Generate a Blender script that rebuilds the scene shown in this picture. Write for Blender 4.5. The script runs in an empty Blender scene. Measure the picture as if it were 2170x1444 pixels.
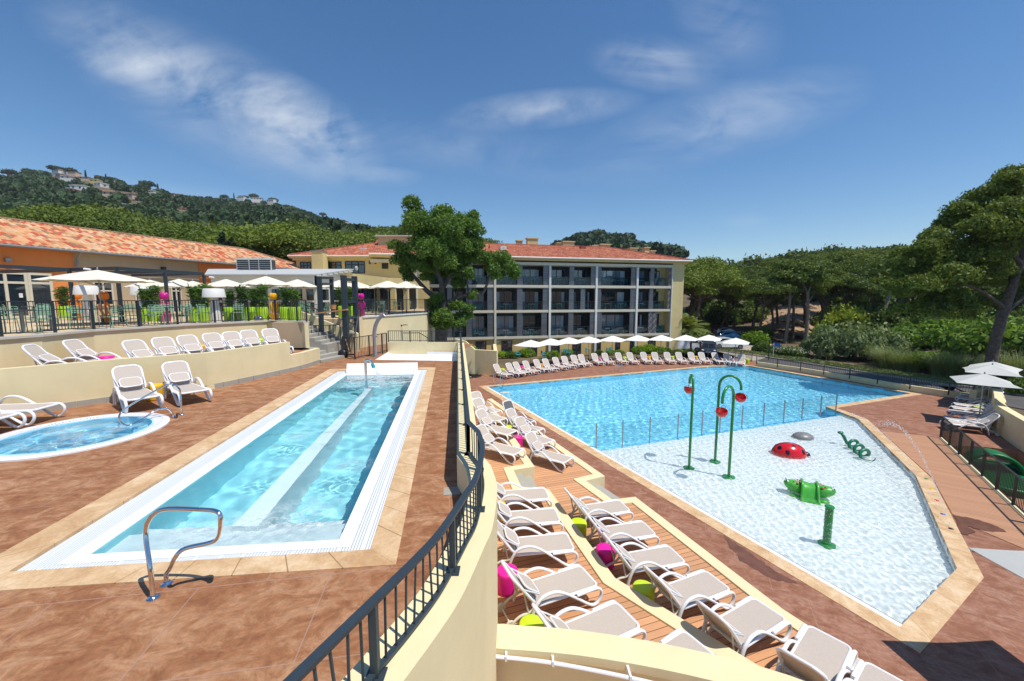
import bpy, math, random
import numpy as np
from mathutils import Vector, Matrix
from mathutils.geometry import tessellate_polygon

R = math.radians
rnd = random.Random(11)
SC = bpy.context.scene
COL = SC.collection
HC, F, PW, PH = 2.9, 850.0, 2170.0, 1444.0
PIT = math.atan2(91.0, 850.0)
CP, SP = math.cos(PIT), math.sin(PIT)
LO, TZ, T1 = -3.65, 1.75, 0.55          # pool deck below, restaurant terrace, first sun terrace (upper deck is 0)
SUN_AZ, SUN_EL = R(-30), R(66)


# ------------------------------------------------------------------ measuring helpers (photo pixel -> real point)
def ray(px, py):
    x = (px - PW / 2) / F
    s = -(py - PH / 2) / F
    return Vector((x, CP + s * SP, -SP + s * CP))


def at(px, py, z):
    d = ray(px, py)
    t = (z - HC) / d.z
    return Vector((d.x * t, d.y * t, z))


def atd(px, py, y):
    d = ray(px, py)
    t = y / d.y
    return Vector((d.x * t, y, HC + d.z * t))


def onplane(px, py, a, b):
    d = ray(px, py)
    nx, ny = -(b[1] - a[1]), b[0] - a[0]
    t = (nx * a[0] + ny * a[1]) / (nx * d.x + ny * d.y)
    return Vector((d.x * t, d.y * t, HC + d.z * t))


def pxof(p):
    y, z = p[1], p[2] - HC
    dep = y * CP - z * SP
    up = y * SP + z * CP
    return (PW / 2 + F * p[0] / dep, PH / 2 - F * up / dep)


# ------------------------------------------------------------------ objects
def props(o, label=None, cat=None, group=None, kind=None):
    if label: o['label'] = label
    if cat: o['category'] = cat
    if group: o['group'] = group
    if kind: o['kind'] = kind
    return o


def thing(name, label, cat, loc=(0, 0, 0), rz=0.0, group=None, scale=1.0):
    o = bpy.data.objects.new(name, None)
    o.empty_display_size = 0.3
    COL.objects.link(o)
    o.location = loc
    o.rotation_euler = (0, 0, rz)
    o.scale = (scale,) * 3 if not isinstance(scale, tuple) else scale
    return props(o, label, cat, group)


KIDS = {}


def copy_tree(o, parent=None):
    c = o.copy()
    COL.objects.link(c)
    if parent is not None:
        c.parent = parent
        KIDS.setdefault(parent.name, []).append(c)
    for ch in list(KIDS.get(o.name, [])):
        copy_tree(ch, c)
    return c


def dup(o, loc, rz, label=None, group=None, scale=None):
    c = copy_tree(o)
    c.location = loc
    c.rotation_euler = (0, 0, rz)
    if scale is not None: c.scale = (scale,) * 3 if not isinstance(scale, tuple) else scale
    if label: c['label'] = label
    if group: c['group'] = group
    return c


def link(name, me, parent=None, loc=None, rz=None):
    o = bpy.data.objects.new(name, me)
    COL.objects.link(o)
    if parent is not None:
        o.parent = parent
        KIDS.setdefault(parent.name, []).append(o)
    if loc is not None: o.location = loc
    if rz is not None: o.rotation_euler = (0, 0, rz)
    return o


class MB:
    def __init__(s):
        s.v, s.f, s.uv = [], [], []
        s.m = Matrix.Identity(4)

    def add(s, vs, fs, uvs=None):
        b = len(s.v)
        for p in vs:
            s.v.append(tuple(s.m @ Vector(p)))
        for i, f in enumerate(fs):
            s.f.append(tuple(b + k for k in f))
            s.uv.append(uvs[i] if uvs else None)
        return s

    def box(s, x0, x1, y0, y1, z0, z1):
        vs = [(x0, y0, z0), (x1, y0, z0), (x1, y1, z0), (x0, y1, z0), (x0, y0, z1), (x1, y0, z1), (x1, y1, z1), (x0, y1, z1)]
        return s.add(vs, [(3, 2, 1, 0), (4, 5, 6, 7), (0, 1, 5, 4), (1, 2, 6, 5), (2, 3, 7, 6), (3, 0, 4, 7)])

    def beam(s, p, q, w, h, up=(0, 0, 1)):
        p, q = Vector(p), Vector(q)
        d = (q - p).normalized()
        u = Vector(up)
        if abs(d.dot(u)) > 0.98: u = Vector((1, 0, 0))
        a = d.cross(u).normalized() * (w / 2)
        b = a.cross(d).normalized() * (h / 2)
        vs = [p - a - b, p + a - b, p + a + b, p - a + b, q - a - b, q + a - b, q + a + b, q - a + b]
        return s.add(vs, [(0, 1, 2, 3), (7, 6, 5, 4), (0, 4, 5, 1), (1, 5, 6, 2), (2, 6, 7, 3), (3, 7, 4, 0)])

    def tube(s, pts, r, n=8, closed=False, flat=1.0):
        pts = [Vector(p) for p in pts]
        k = len(pts)
        rs = r if isinstance(r, (list, tuple)) else [r] * k
        vs, fs = [], []
        prev = None
        for i, p in enumerate(pts):
            a = pts[(i - 1) % k] if (closed or i > 0) else p
            b = pts[(i + 1) % k] if (closed or i < k - 1) else p
            d = (b - a).normalized()
            if prev is None:
                u = Vector((0, 1, 0)) if abs(d.y) < 0.9 else Vector((0, 0, 1))
            else:
                u = prev
            u = (u - d * u.dot(d)).normalized()
            prev = u
            w = d.cross(u)
            for j in range(n):
                t = 2 * math.pi * j / n
                vs.append(p + (u * math.cos(t) * flat + w * math.sin(t)) * rs[i])
        m = k if closed else k - 1
        for i in range(m):
            for j in range(n):
                a, b = i * n + j, i * n + (j + 1) % n
                c, d = ((i + 1) % k) * n + (j + 1) % n, ((i + 1) % k) * n + j
                fs.append((a, b, c, d))
        if not closed:
            fs.append(tuple(range(n - 1, -1, -1)))
            fs.append(tuple((k - 1) * n + j for j in range(n)))
        return s.add(vs, fs)

    def lathe(s, prof, n=24, c=(0, 0, 0)):
        vs, fs = [], []
        for (r, z) in prof:
            for j in range(n):
                t = 2 * math.pi * j / n
                vs.append((c[0] + r * math.cos(t), c[1] + r * math.sin(t), c[2] + z))
        for i in range(len(prof) - 1):
            for j in range(n):
                fs.append((i * n + j, i * n + (j + 1) % n, (i + 1) * n + (j + 1) % n, (i + 1) * n + j))
        fs.append(tuple(range(n - 1, -1, -1)))
        fs.append(tuple((len(prof) - 1) * n + j for j in range(n)))
        return s.add(vs, fs)

    def prism(s, poly, z0, z1, bottom=True):
        n = len(poly)
        area = sum(poly[i][0] * poly[(i + 1) % n][1] - poly[(i + 1) % n][0] * poly[i][1] for i in range(n))
        if area < 0: poly = list(poly)[::-1]
        vs = [(p[0], p[1], z0) for p in poly] + [(p[0], p[1], z1) for p in poly]
        fs = [tuple(n + i for i in range(n))]
        if bottom: fs.append(tuple(range(n - 1, -1, -1)))
        for i in range(n):
            j = (i + 1) % n
            fs.append((i, j, n + j, n + i))
        return s.add(vs, fs)

    def sheet(s, outer, holes, z):
        loops = [[Vector((p[0], p[1], 0)) for p in outer]] + [[Vector((p[0], p[1], 0)) for p in h] for h in holes]
        tris = tessellate_polygon(loops)
        flat = [p for l in loops for p in l]
        fs = []
        for a, b, c in tris:
            pa, pb, pc = flat[a], flat[b], flat[c]
            cr = (pb.x - pa.x) * (pc.y - pa.y) - (pb.y - pa.y) * (pc.x - pa.x)
            if abs(cr) < 1e-9: continue
            fs.append((a, b, c) if cr > 0 else (a, c, b))
        return s.add([(p.x, p.y, z) for p in flat], fs)

    def wall(s, pts, w, z0, z1):
        """a wall of thickness w along a plan polyline; z0, z1 numbers or one value per point"""
        k = len(pts)
        Z0 = z0 if isinstance(z0, (list, tuple)) else [z0] * k
        Z1 = z1 if isinstance(z1, (list, tuple)) else [z1] * k
        off = offset_line(pts, w / 2), offset_line(pts, -w / 2)
        vs = []
        for i in range(k):
            a, b = off[0][i], off[1][i]
            vs += [(a[0], a[1], Z0[i]), (b[0], b[1], Z0[i]), (b[0], b[1], Z1[i]), (a[0], a[1], Z1[i])]
        fs = []
        for i in range(k - 1):
            o, p = 4 * i, 4 * i + 4
            for j in range(4):
                fs.append((o + j, o + (j + 1) % 4, p + (j + 1) % 4, p + j))
        fs.append((3, 2, 1, 0))
        e = 4 * (k - 1)
        fs.append((e, e + 1, e + 2, e + 3))
        return s.add(vs, fs)

    def ball(s, c, r, n=16, m=10, sc=(1, 1, 1), z0=-1.0):
        vs, fs = [], []
        for i in range(m + 1):
            t = math.asin(max(-1, z0)) + (math.pi / 2 - math.asin(max(-1, z0))) * i / m
            for j in range(n):
                a = 2 * math.pi * j / n
                vs.append((c[0] + r * sc[0] * math.cos(t) * math.cos(a), c[1] + r * sc[1] * math.cos(t) * math.sin(a), c[2] + r * sc[2] * math.sin(t)))
        for i in range(m):
            for j in range(n):
                fs.append((i * n + j, i * n + (j + 1) % n, (i + 1) * n + (j + 1) % n, (i + 1) * n + j))
        return s.add(vs, fs)

    def mesh(s, name, mat, smooth=False):
        me = bpy.data.meshes.new(name)
        me.from_pydata(s.v, [], s.f)
        if any(u is not None for u in s.uv):
            l = me.uv_layers.new(name='UVMap')
            k = 0
            for i, f in enumerate(s.f):
                for j in range(len(f)):
                    l.data[k].uv = s.uv[i][j] if s.uv[i] else (0, 0)
                    k += 1
        if mat: me.materials.append(mat)
        if smooth is True:
            me.polygons.foreach_set('use_smooth', [True] * len(me.polygons))
        elif smooth:
            me.polygons.foreach_set('use_smooth', [True] * len(me.polygons))
            me.set_sharp_from_angle(angle=R(smooth))
        me.update()
        return me

    def build(s, name, mat, parent=None, loc=None, rz=None, smooth=False, bevel=0.0, recalc=False):
        o = link(name, s.mesh(name, mat, smooth), parent, loc, rz)
        if bevel:
            b = o.modifiers.new('b', 'BEVEL')
            b.width = bevel
            b.segments = 2
            b.limit_method = 'ANGLE'
        return o


def offset_line(pts, d, closed=False):
    """plan polyline moved d to its left"""
    k = len(pts)
    out = []
    for i in range(k):
        p = Vector((pts[i][0], pts[i][1]))
        ds = []
        if closed or i > 0:
            q = pts[(i - 1) % k]
            ds.append((p - Vector((q[0], q[1]))).normalized())
        if closed or i < k - 1:
            q = pts[(i + 1) % k]
            ds.append((Vector((q[0], q[1])) - p).normalized())
        n = Vector((0, 0))
        for e in ds: n += Vector((-e.y, e.x))
        n.normalize()
        c = n.dot(Vector((-ds[0].y, ds[0].x)))
        out.append(p + n * (d / max(c, 0.3)))
    return out


def inset(poly, ds):
    """counter-clockwise polygon with each edge i (point i to i+1) moved inward by ds[i]"""
    n = len(poly)
    L = []
    for i in range(n):
        a, b = Vector(poly[i][:2]), Vector(poly[(i + 1) % n][:2])
        d = (b - a).normalized()
        nn = Vector((-d.y, d.x))
        L.append((a + nn * (ds[i] if isinstance(ds, (list, tuple)) else ds), d))
    out = []
    for i in range(n):
        p, d = L[i - 1]
        q, e = L[i]
        cr = d.x * e.y - d.y * e.x
        if abs(cr) < 1e-6:
            out.append(q)
        else:
            t = ((q - p).x * e.y - (q - p).y * e.x) / cr
            out.append(p + d * t)
    return out


def resample(pts, step):
    pts = [Vector(p) for p in pts]
    out = [pts[0].copy()]
    need = step
    for a, b in zip(pts, pts[1:]):
        l = (b - a).length
        pos = 0.0
        while l - pos >= need:
            pos += need
            out.append(a + (b - a) * (pos / l))
            need = step
        need -= l - pos
    return out


def smooth_line(pts, n=6):
    """Catmull-Rom through the points"""
    P = [Vector(p) for p in pts]
    P = [P[0] * 2 - P[1]] + P + [P[-1] * 2 - P[-2]]
    out = []
    for i in range(1, len(P) - 2):
        for k in range(n):
            t = k / n
            a, b, c, d = P[i - 1], P[i], P[i + 1], P[i + 2]
            out.append(0.5 * ((2 * b) + (c - a) * t + (2 * a - 5 * b + 4 * c - d) * t * t + (3 * b - a - 3 * c + d) * t ** 3))
    out.append(P[-2])
    return out


def np_mesh(name, verts, quads, mat, smooth=False, tri=False):
    k = 3 if tri else 4
    me = bpy.data.meshes.new(name)
    verts = np.ascontiguousarray(verts, dtype=np.float32)
    quads = np.ascontiguousarray(quads, dtype=np.int32)
    me.vertices.add(len(verts))
    me.vertices.foreach_set('co', verts.ravel())
    me.loops.add(quads.size)
    me.loops.foreach_set('vertex_index', quads.ravel())
    me.polygons.add(len(quads))
    me.polygons.foreach_set('loop_start', np.arange(0, quads.size, k, dtype=np.int32))
    me.polygons.foreach_set('loop_total', np.full(len(quads), k, dtype=np.int32))
    if smooth: me.polygons.foreach_set('use_smooth', np.ones(len(quads), dtype=bool))
    if mat: me.materials.append(mat)
    me.update(calc_edges=True)
    return me


ORD = ['first', 'second', 'third', 'fourth', 'fifth', 'sixth', 'seventh', 'eighth', 'ninth', 'tenth', 'eleventh', 'twelfth', 'thirteenth', 'fourteenth', 'fifteenth', 'sixteenth', 'seventeenth', 'eighteenth', 'nineteenth', 'twentieth']
TENS = {20: 'twenty', 30: 'thirty', 40: 'forty', 50: 'fifty', 60: 'sixty', 70: 'seventy', 80: 'eighty', 90: 'ninety'}


def ordinal(i):
    """1 -> first"""
    if i > 99: return ("one hundredth" if i == 100 else "hundred and " + ordinal(i - 100))
    if i <= 20: return ORD[i - 1]
    if i % 10 == 0: return TENS[i][:-1] + 'ieth'
    return TENS[i // 10 * 10] + '-' + ORD[i % 10 - 1]


# ------------------------------------------------------------------ materials
MATS = {}


def nodes(name):
    m = bpy.data.materials.new(name)
    m.use_nodes = True
    t = m.node_tree
    MATS[name] = m
    return m, t, t.nodes['Principled BSDF']


def nn(t, typ, **kw):
    n = t.nodes.new(typ)
    for k, v in kw.items():
        if k in n.inputs.keys() if hasattr(n.inputs, 'keys') else False: n.inputs[k].default_value = v
        else: setattr(n, k, v)
    return n


def ramp(t, fac, stops):
    r = t.nodes.new('ShaderNodeValToRGB')
    e = r.color_ramp.elements
    e[0].position, e[0].color = stops[0][0], (*stops[0][1], 1)
    e[1].position, e[1].color = stops[-1][0], (*stops[-1][1], 1)
    for p, c in stops[1:-1]:
        x = e.new(p)
        x.color = (*c, 1)
    t.links.new(fac, r.inputs[0])
    return r


def mixc(t, fac, a, b, mode='MIX'):
    m = t.nodes.new('ShaderNodeMix')
    m.data_type = 'RGBA'
    m.blend_type = mode
    for s, v in ((0, fac), (6, a), (7, b)):
        if hasattr(v, 'links') or hasattr(v, 'is_linked'): t.links.new(v, m.inputs[s])
        else: m.inputs[s].default_value = v if s == 0 else (*v, 1)
    return m.outputs[2]


def math_(t, op, a, b=None):
    m = t.nodes.new('ShaderNodeMath')
    m.operation = op
    for i, v in enumerate((a, b)):
        if v is None: continue
        if hasattr(v, 'is_linked'): t.links.new(v, m.inputs[i])
        else: m.inputs[i].default_value = v
    return m.outputs[0]


def noisetex(t, vec, scale, detail=4, rough=.55, dist=0.0):
    n = t.nodes.new('ShaderNodeTexNoise')
    n.inputs['Scale'].default_value = scale
    n.inputs['Detail'].default_value = detail
    n.inputs['Roughness'].default_value = rough
    n.inputs['Distortion'].default_value = dist
    if vec is not None: t.links.new(vec, n.inputs['Vector'])
    return n.outputs['Fac']


def world_pos(t):
    return t.nodes.new('ShaderNodeNewGeometry').outputs['Position']


def obj_pos(t):
    return t.nodes.new('ShaderNodeTexCoord').outputs['Object']


def bump(t, b, h, strength, dist=.02):
    n = t.nodes.new('ShaderNodeBump')
    n.inputs['Strength'].default_value = strength
    n.inputs['Distance'].default_value = dist
    t.links.new(h, n.inputs['Height'])
    t.links.new(n.outputs[0], b.inputs['Normal'])


def plain(name, c, rough=.5, metal=0.0, var=.12, scale=3.0, bmp=0.0, bscale=60.0, spec=.5, coat=0.0):
    """a colour that wanders a little, with a fine grain"""
    m, t, b = nodes(name)
    p = world_pos(t) if scale < 1.5 else obj_pos(t)
    f = noisetex(t, p, scale, 5, .6)
    lo = tuple(x * (1 - var) for x in c)
    hi = tuple(min(1, x * (1 + var)) for x in c)
    t.links.new(ramp(t, f, [(.3, lo), (.7, hi)]).outputs[0], b.inputs['Base Color'])
    b.inputs['Roughness'].default_value = rough
    b.inputs['Metallic'].default_value = metal
    b.inputs['Specular IOR Level'].default_value = spec
    b.inputs['Coat Weight'].default_value = coat
    if bmp: bump(t, b, noisetex(t, p, bscale, 3), bmp, .01)
    return m
# ------------------------------------------------------------------ surfaces
def mapped(t, vec, rz=0.0, sc=(1, 1, 1), loc=(0, 0, 0)):
    m = t.nodes.new('ShaderNodeMapping')
    m.inputs['Rotation'].default_value = (0, 0, rz)
    m.inputs['Scale'].default_value = sc
    m.inputs['Location'].default_value = loc
    t.links.new(vec, m.inputs['Vector'])
    return m.outputs[0]


def stamped(name, dark, mid, pale, rz, joint, wet=0.0):
    m, t, b = nodes(name)
    p = mapped(t, world_pos(t), rz)
    big = noisetex(t, p, .55, 5, .6)
    veins = noisetex(t, mapped(t, p, R(32), (1.0, 1.6, 1)), 2.3, 12, .74, .7)
    grain = noisetex(t, p, 14, 6, .65)
    base = ramp(t, veins, [(.33, dark), (.47, mid), (.60, pale), (.74, tuple(min(1, x * 1.22) for x in pale))]).outputs[0]
    base = mixc(t, ramp(t, big, [(.42, (0, 0, 0)), (.75, (.45, .45, .45))]).outputs[0], base, mid)
    g = ramp(t, grain, [(.25, (.72, .72, .72)), (.7, (1.12, 1.12, 1.12))]).outputs[0]
    base = mixc(t, 1.0, base, g, 'MULTIPLY')
    br = t.nodes.new('ShaderNodeTexBrick')
    br.inputs['Scale'].default_value = 1.0
    br.inputs['Brick Width'].default_value = joint[0]
    br.inputs['Row Height'].default_value = joint[1]
    br.inputs['Mortar Size'].default_value = .008
    br.inputs['Mortar Smooth'].default_value = .2
    br.offset = .5
    t.links.new(p, br.inputs['Vector'])
    base = mixc(t, math_(t, 'MULTIPLY', br.outputs['Fac'], .6), base, tuple(x * .8 + .13 for x in mid))
    t.links.new(base, b.inputs['Base Color'])
    t.links.new(ramp(t, grain, [(.3, (.6,) * 3), (.7, (.9,) * 3)]).outputs[0], b.inputs['Roughness'])
    b.inputs['Specular IOR Level'].default_value = .25
    h = math_(t, 'ADD', math_(t, 'MULTIPLY', veins, 1.0), math_(t, 'MULTIPLY', br.outputs['Fac'], -.6))
    bump(t, b, h, .5, .012)
    return m


stamped('upper_deck', (.215, .080, .037), (.318, .140, .064), (.445, .245, .135), R(-9.3), (1.25, 1.05))
stamped('lower_deck', (.20, .078, .043), (.285, .125, .073), (.38, .20, .135), R(24), (1.3, 1.0))


def stone(name, c1, c2, c3):
    m, t, b = nodes(name)
    p = world_pos(t)
    f = noisetex(t, p, 2.2, 8, .62, .8)
    g = noisetex(t, p, 26, 4, .6)
    col = ramp(t, f, [(.3, c1), (.5, c2), (.68, c3)]).outputs[0]
    col = mixc(t, 1.0, col, ramp(t, g, [(.3, (.86,) * 3), (.7, (1.06,) * 3)]).outputs[0], 'MULTIPLY')
    t.links.new(col, b.inputs['Base Color'])
    b.inputs['Roughness'].default_value = .75
    b.inputs['Specular IOR Level'].default_value = .3
    bump(t, b, math_(t, 'ADD', f, math_(t, 'MULTIPLY', g, .4)), .5, .012)
    return m


stone('coping_stone', (.50, .30, .150), (.62, .42, .235), (.73, .55, .36))


def render_wall(name, c, var=.07):
    m, t, b = nodes(name)
    p = world_pos(t)
    f = noisetex(t, p, .9, 6, .65)
    streak = noisetex(t, mapped(t, p, 0, (1.6, 1.6, .25)), 1.6, 5, .6)
    g = noisetex(t, p, 90, 3, .6)
    lo = tuple(x * (1 - var) for x in c)
    hi = tuple(min(1, x * (1 + var * .6)) for x in c)
    col = ramp(t, f, [(.3, lo), (.65, hi)]).outputs[0]
    col = mixc(t, ramp(t, streak, [(.48, (0, 0, 0)), (.8, (.42,) * 3)]).outputs[0], col, tuple(x * .84 for x in c))
    t.links.new(col, b.inputs['Base Color'])
    b.inputs['Roughness'].default_value = .85
    b.inputs['Specular IOR Level'].default_value = .2
    bump(t, b, g, .35, .006)
    return m


CREAM = (.77, .66, .40)
render_wall('cream_wall', CREAM)
render_wall('cream_curb', (.75, .64, .40), .04)
render_wall('yellow_wall', (.66, .47, .19))
render_wall('orange_wall', (.72, .25, .075))
render_wall('tan_wall', (.50, .385, .25))
render_wall('hotel_wall', (.66, .535, .27))
render_wall('white_wall', (.74, .74, .72))
render_wall('grey_concrete', (.38, .36, .31))
render_wall('cap_stone', (.58, .54, .47))
render_wall('terrace_paving', (.60, .47, .30))
render_wall('white_liner', (.84, .84, .83), .03)
render_wall('bench_liner', (.93, .94, .93), .02)
plain('joint_dark', (.30, .19, .10), .9, var=.1)
plain('joint_pale', (.66, .47, .25), .9, var=.1)
plain('asphalt', (.085, .08, .077), .9, var=.25, scale=.8, bmp=.3)
plain('parking_ground', (.36, .31, .25), .95, var=.2, scale=.3, bmp=.2)
plain('kerb_concrete', (.38, .34, .29), .9, var=.12)
plain('white_plastic', (.80, .80, .82), .32, var=.02, spec=.5)
plain('shade_plastic', (.62, .60, .52), .5, var=.04)
plain('sling', (.49, .42, .36), .8, var=.05, scale=30, bmp=.3, bscale=300)
plain('sling_grey', (.115, .118, .12), .8, var=.05, scale=30, bmp=.3, bscale=300)
plain('pink_plastic', (.78, .012, .33), .38, var=.03)
plain('yellow_plastic', (.85, .47, .012), .38, var=.03)
plain('lime_plastic', (.56, .74, .02), .38, var=.03)
plain('purple_plastic', (.22, .02, .20), .4, var=.03)
plain('dark_metal', (.030, .036, .042), .42, var=.1, spec=.5)
plain('black_metal', (.016, .018, .020), .45, var=.1)
plain('blue_steel', (.030, .045, .058), .45, var=.1)
plain('steel_grey', (.33, .34, .36), .35, .8, var=.08)
plain('shower_grey', (.25, .25, .27), .45, var=.06)
plain('chrome', (.72, .73, .74), .10, 1.0, var=.03)
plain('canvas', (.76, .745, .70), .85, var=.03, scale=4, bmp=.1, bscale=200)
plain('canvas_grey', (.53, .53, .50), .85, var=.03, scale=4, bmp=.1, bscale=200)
plain('canvas_ecru', (.72, .665, .545), .85, var=.03, scale=4, bmp=.1, bscale=200)
plain('awning_grey', (.46, .47, .47), .7, var=.05)
plain('lamp_white', (.74, .72, .68), .5, var=.02)
plain('mint_metal', (.27, .47, .33), .45, var=.06)
plain('turquoise_plastic', (.035, .33, .37), .45, var=.06)
plain('lime_fabric', (.36, .60, .02), .7, var=.08)
plain('orange_plastic', (.90, .23, .01), .3, var=.03)
plain('sun_yellow_plastic', (.88, .42, .01), .3, var=.03)
plain('magenta_plastic', (.62, .01, .30), .3, var=.03)
plain('toy_green', (.018, .235, .045), .25, var=.05, coat=.3)
plain('frog_green', (.07, .40, .045), .28, var=.08, coat=.3)
plain('snake_green', (.012, .17, .075), .3, var=.15, scale=8, coat=.3)
plain('slide_green', (.008, .16, .045), .35, var=.1)
plain('toy_red', (.62, .008, .012), .2, var=.05, coat=.5)
plain('toy_black', (.012, .012, .014), .3, var=.05)
plain('toy_white', (.8, .8, .8), .3, var=.03)
plain('stone_grey', (.20, .20, .20), .4, var=.25, scale=20)
plain('nozzle_blue', (.02, .14, .5), .4)
plain('timber', (.52, .28, .11), .7, var=.18, scale=6)
plain('wood_handle', (.60, .37, .17), .6, var=.12)
plain('ac_white', (.56, .55, .50), .6, var=.05)
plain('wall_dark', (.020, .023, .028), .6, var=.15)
plain('frame_dark', (.022, .025, .030), .4, var=.1)
plain('frame_cream', (.62, .57, .45), .5, var=.04)
plain('curtain', (.42, .50, .57), .9, var=.2, scale=9)
plain('gutter', (.26, .27, .28), .5, .3, var=.08)
plain('white_trim', (.68, .68, .64), .6, var=.05)
plain('bark', (.125, .095, .075), .95, var=.45, scale=5, bmp=.9, bscale=22)
plain('bark_cork', (.10, .085, .07), .95, var=.5, scale=4, bmp=1.0, bscale=16)
plain('bark_pale', (.25, .21, .18), .95, var=.35, scale=5, bmp=.8, bscale=22)
plain('soil', (.125, .092, .052), 1.0, var=.35, scale=.35)
plain('earth', (.34, .225, .13), 1.0, var=.35, scale=.8, bmp=.5, bscale=3)
plain('red_flower', (.40, .035, .02), .7, var=.3)
plain('white_flower', (.62, .60, .48), .7, var=.15)
plain('car_white', (.72, .73, .75), .22, var=.02, coat=.6)
plain('car_silver', (.42, .44, .47), .25, .5, var=.03, coat=.6)
plain('car_blue', (.03, .20, .42), .22, var=.04, coat=.6)
plain('car_dark', (.022, .026, .034), .2, var=.05, coat=.7)
plain('car_navy', (.03, .045, .10), .2, var=.05, coat=.7)
plain('car_red', (.22, .03, .03), .22, var=.05, coat=.6)
plain('car_glass', (.012, .015, .018), .06, var=.02)
plain('tyre', (.018, .018, .018), .8, var=.1)
plain('sign_blue', (.015, .08, .42), .4)
plain('bag_black', (.014, .014, .016), .45, var=.2)
plain('sign_white', (.72, .72, .70), .5)
plain('bin_green', (.012, .07, .045), .5, var=.1)


def stripes(name, base, dark, rz, pitch, gap, var=.18, rough=.7, along=None):
    """boards: dark joints every pitch metres across direction rz"""
    m, t, b = nodes(name)
    p = mapped(t, world_pos(t), -rz)
    sx = t.nodes.new('ShaderNodeSeparateXYZ')
    t.links.new(p, sx.inputs[0])
    q = math_(t, 'DIVIDE', sx.outputs[1], pitch)
    fr = math_(t, 'FRACT', q)
    idx = math_(t, 'FLOOR', q)
    wn = t.nodes.new('ShaderNodeTexWhiteNoise')
    wn.noise_dimensions = '1D'
    t.links.new(idx, wn.inputs['W'])
    n = noisetex(t, mapped(t, p, 0, (.7, 12, 1)), 3, 5, .6)
    lo = tuple(x * (1 - var) for x in base)
    hi = tuple(min(1, x * (1 + var)) for x in base)
    c = ramp(t, math_(t, 'ADD', math_(t, 'MULTIPLY', n, .6), math_(t, 'MULTIPLY', wn.outputs['Value'], .4)), [(.25, lo), (.75, hi)]).outputs[0]
    j = math_(t, 'LESS_THAN', fr, gap)
    c = mixc(t, j, c, dark)
    t.links.new(c, b.inputs['Base Color'])
    b.inputs['Roughness'].default_value = rough
    b.inputs['Specular IOR Level'].default_value = .25
    bump(t, b, math_(t, 'SUBTRACT', 1.0, j), .8, .01)
    return m


def tiles(name, cols):
    """fired clay tiles: each tile (uv cell) takes one of the colours"""
    m, t, b = nodes(name)
    uv = t.nodes.new('ShaderNodeUVMap').outputs[0]
    sx = t.nodes.new('ShaderNodeSeparateXYZ')
    t.links.new(uv, sx.inputs[0])
    u = math_(t, 'FLOOR', math_(t, 'DIVIDE', sx.outputs[0], .26))
    vq = math_(t, 'DIVIDE', sx.outputs[1], .36)
    v = math_(t, 'FLOOR', vq)
    cx = t.nodes.new('ShaderNodeCombineXYZ')
    t.links.new(u, cx.inputs[0])
    t.links.new(v, cx.inputs[1])
    wn = t.nodes.new('ShaderNodeTexWhiteNoise')
    wn.noise_dimensions = '2D'
    t.links.new(cx.outputs[0], wn.inputs['Vector'])
    r = t.nodes.new('ShaderNodeValToRGB')
    r.color_ramp.interpolation = 'CONSTANT'
    e = r.color_ramp.elements
    e[0].position, e[0].color = 0, (*cols[0][1], 1)
    e[1].position, e[1].color = cols[1][0], (*cols[1][1], 1)
    for p_, c_ in cols[2:]:
        x = e.new(p_)
        x.color = (*c_, 1)
    t.links.new(wn.outputs['Value'], r.inputs[0])
    n = noisetex(t, world_pos(t), 1.2, 5, .6)
    c = mixc(t, 1.0, r.outputs[0], ramp(t, n, [(.3, (.78,) * 3), (.7, (1.08,) * 3)]).outputs[0], 'MULTIPLY')
    t.links.new(c, b.inputs['Base Color'])
    b.inputs['Roughness'].default_value = .85
    b.inputs['Specular IOR Level'].default_value = .2
    bump(t, b, math_(t, 'FRACT', vq), .8, .03)
    return m


tiles('roof_tile_mixed', [(0, (.60, .33, .16)), (.34, (.50, .11, .055)), (.58, (.63, .42, .26)), (.76, (.31, .19, .115)), (.86, (.56, .24, .12))])
tiles('roof_tile_red', [(0, (.44, .150, .085)), (.3, (.38, .115, .065)), (.6, (.50, .20, .12)), (.85, (.31, .10, .065))])


def leaf(name, c, trans=.25, var=.35, rough=.6):
    m, t, b = nodes(name)
    p = obj_pos(t)
    oi = t.nodes.new('ShaderNodeObjectInfo')
    f = math_(t, 'ADD', math_(t, 'MULTIPLY', noisetex(t, p, .9, 4, .6), .7), math_(t, 'MULTIPLY', oi.outputs['Random'], .3))
    lo = (c[0] * (1 - var), c[1] * (1 - var * .8), c[2] * (1 - var * .5))
    hi = (min(1, c[0] * (1 + var * 1.2)), min(1, c[1] * (1 + var)), c[2] * (1 + var * .3))
    col = ramp(t, f, [(.32, lo), (.7, hi)]).outputs[0]
    t.links.new(col, b.inputs['Base Color'])
    b.inputs['Roughness'].default_value = rough
    b.inputs['Specular IOR Level'].default_value = .25
    tr = t.nodes.new('ShaderNodeBsdfTranslucent')
    t.links.new(mixc(t, 1.0, col, (1.25, 1.15, .5), 'MULTIPLY'), tr.inputs[0])
    mx = t.nodes.new('ShaderNodeMixShader')
    mx.inputs[0].default_value = trans
    t.links.new(b.outputs[0], mx.inputs[1])
    t.links.new(tr.outputs[0], mx.inputs[2])
    t.links.new(mx.outputs[0], t.nodes['Material Output'].inputs[0])
    return m


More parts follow.
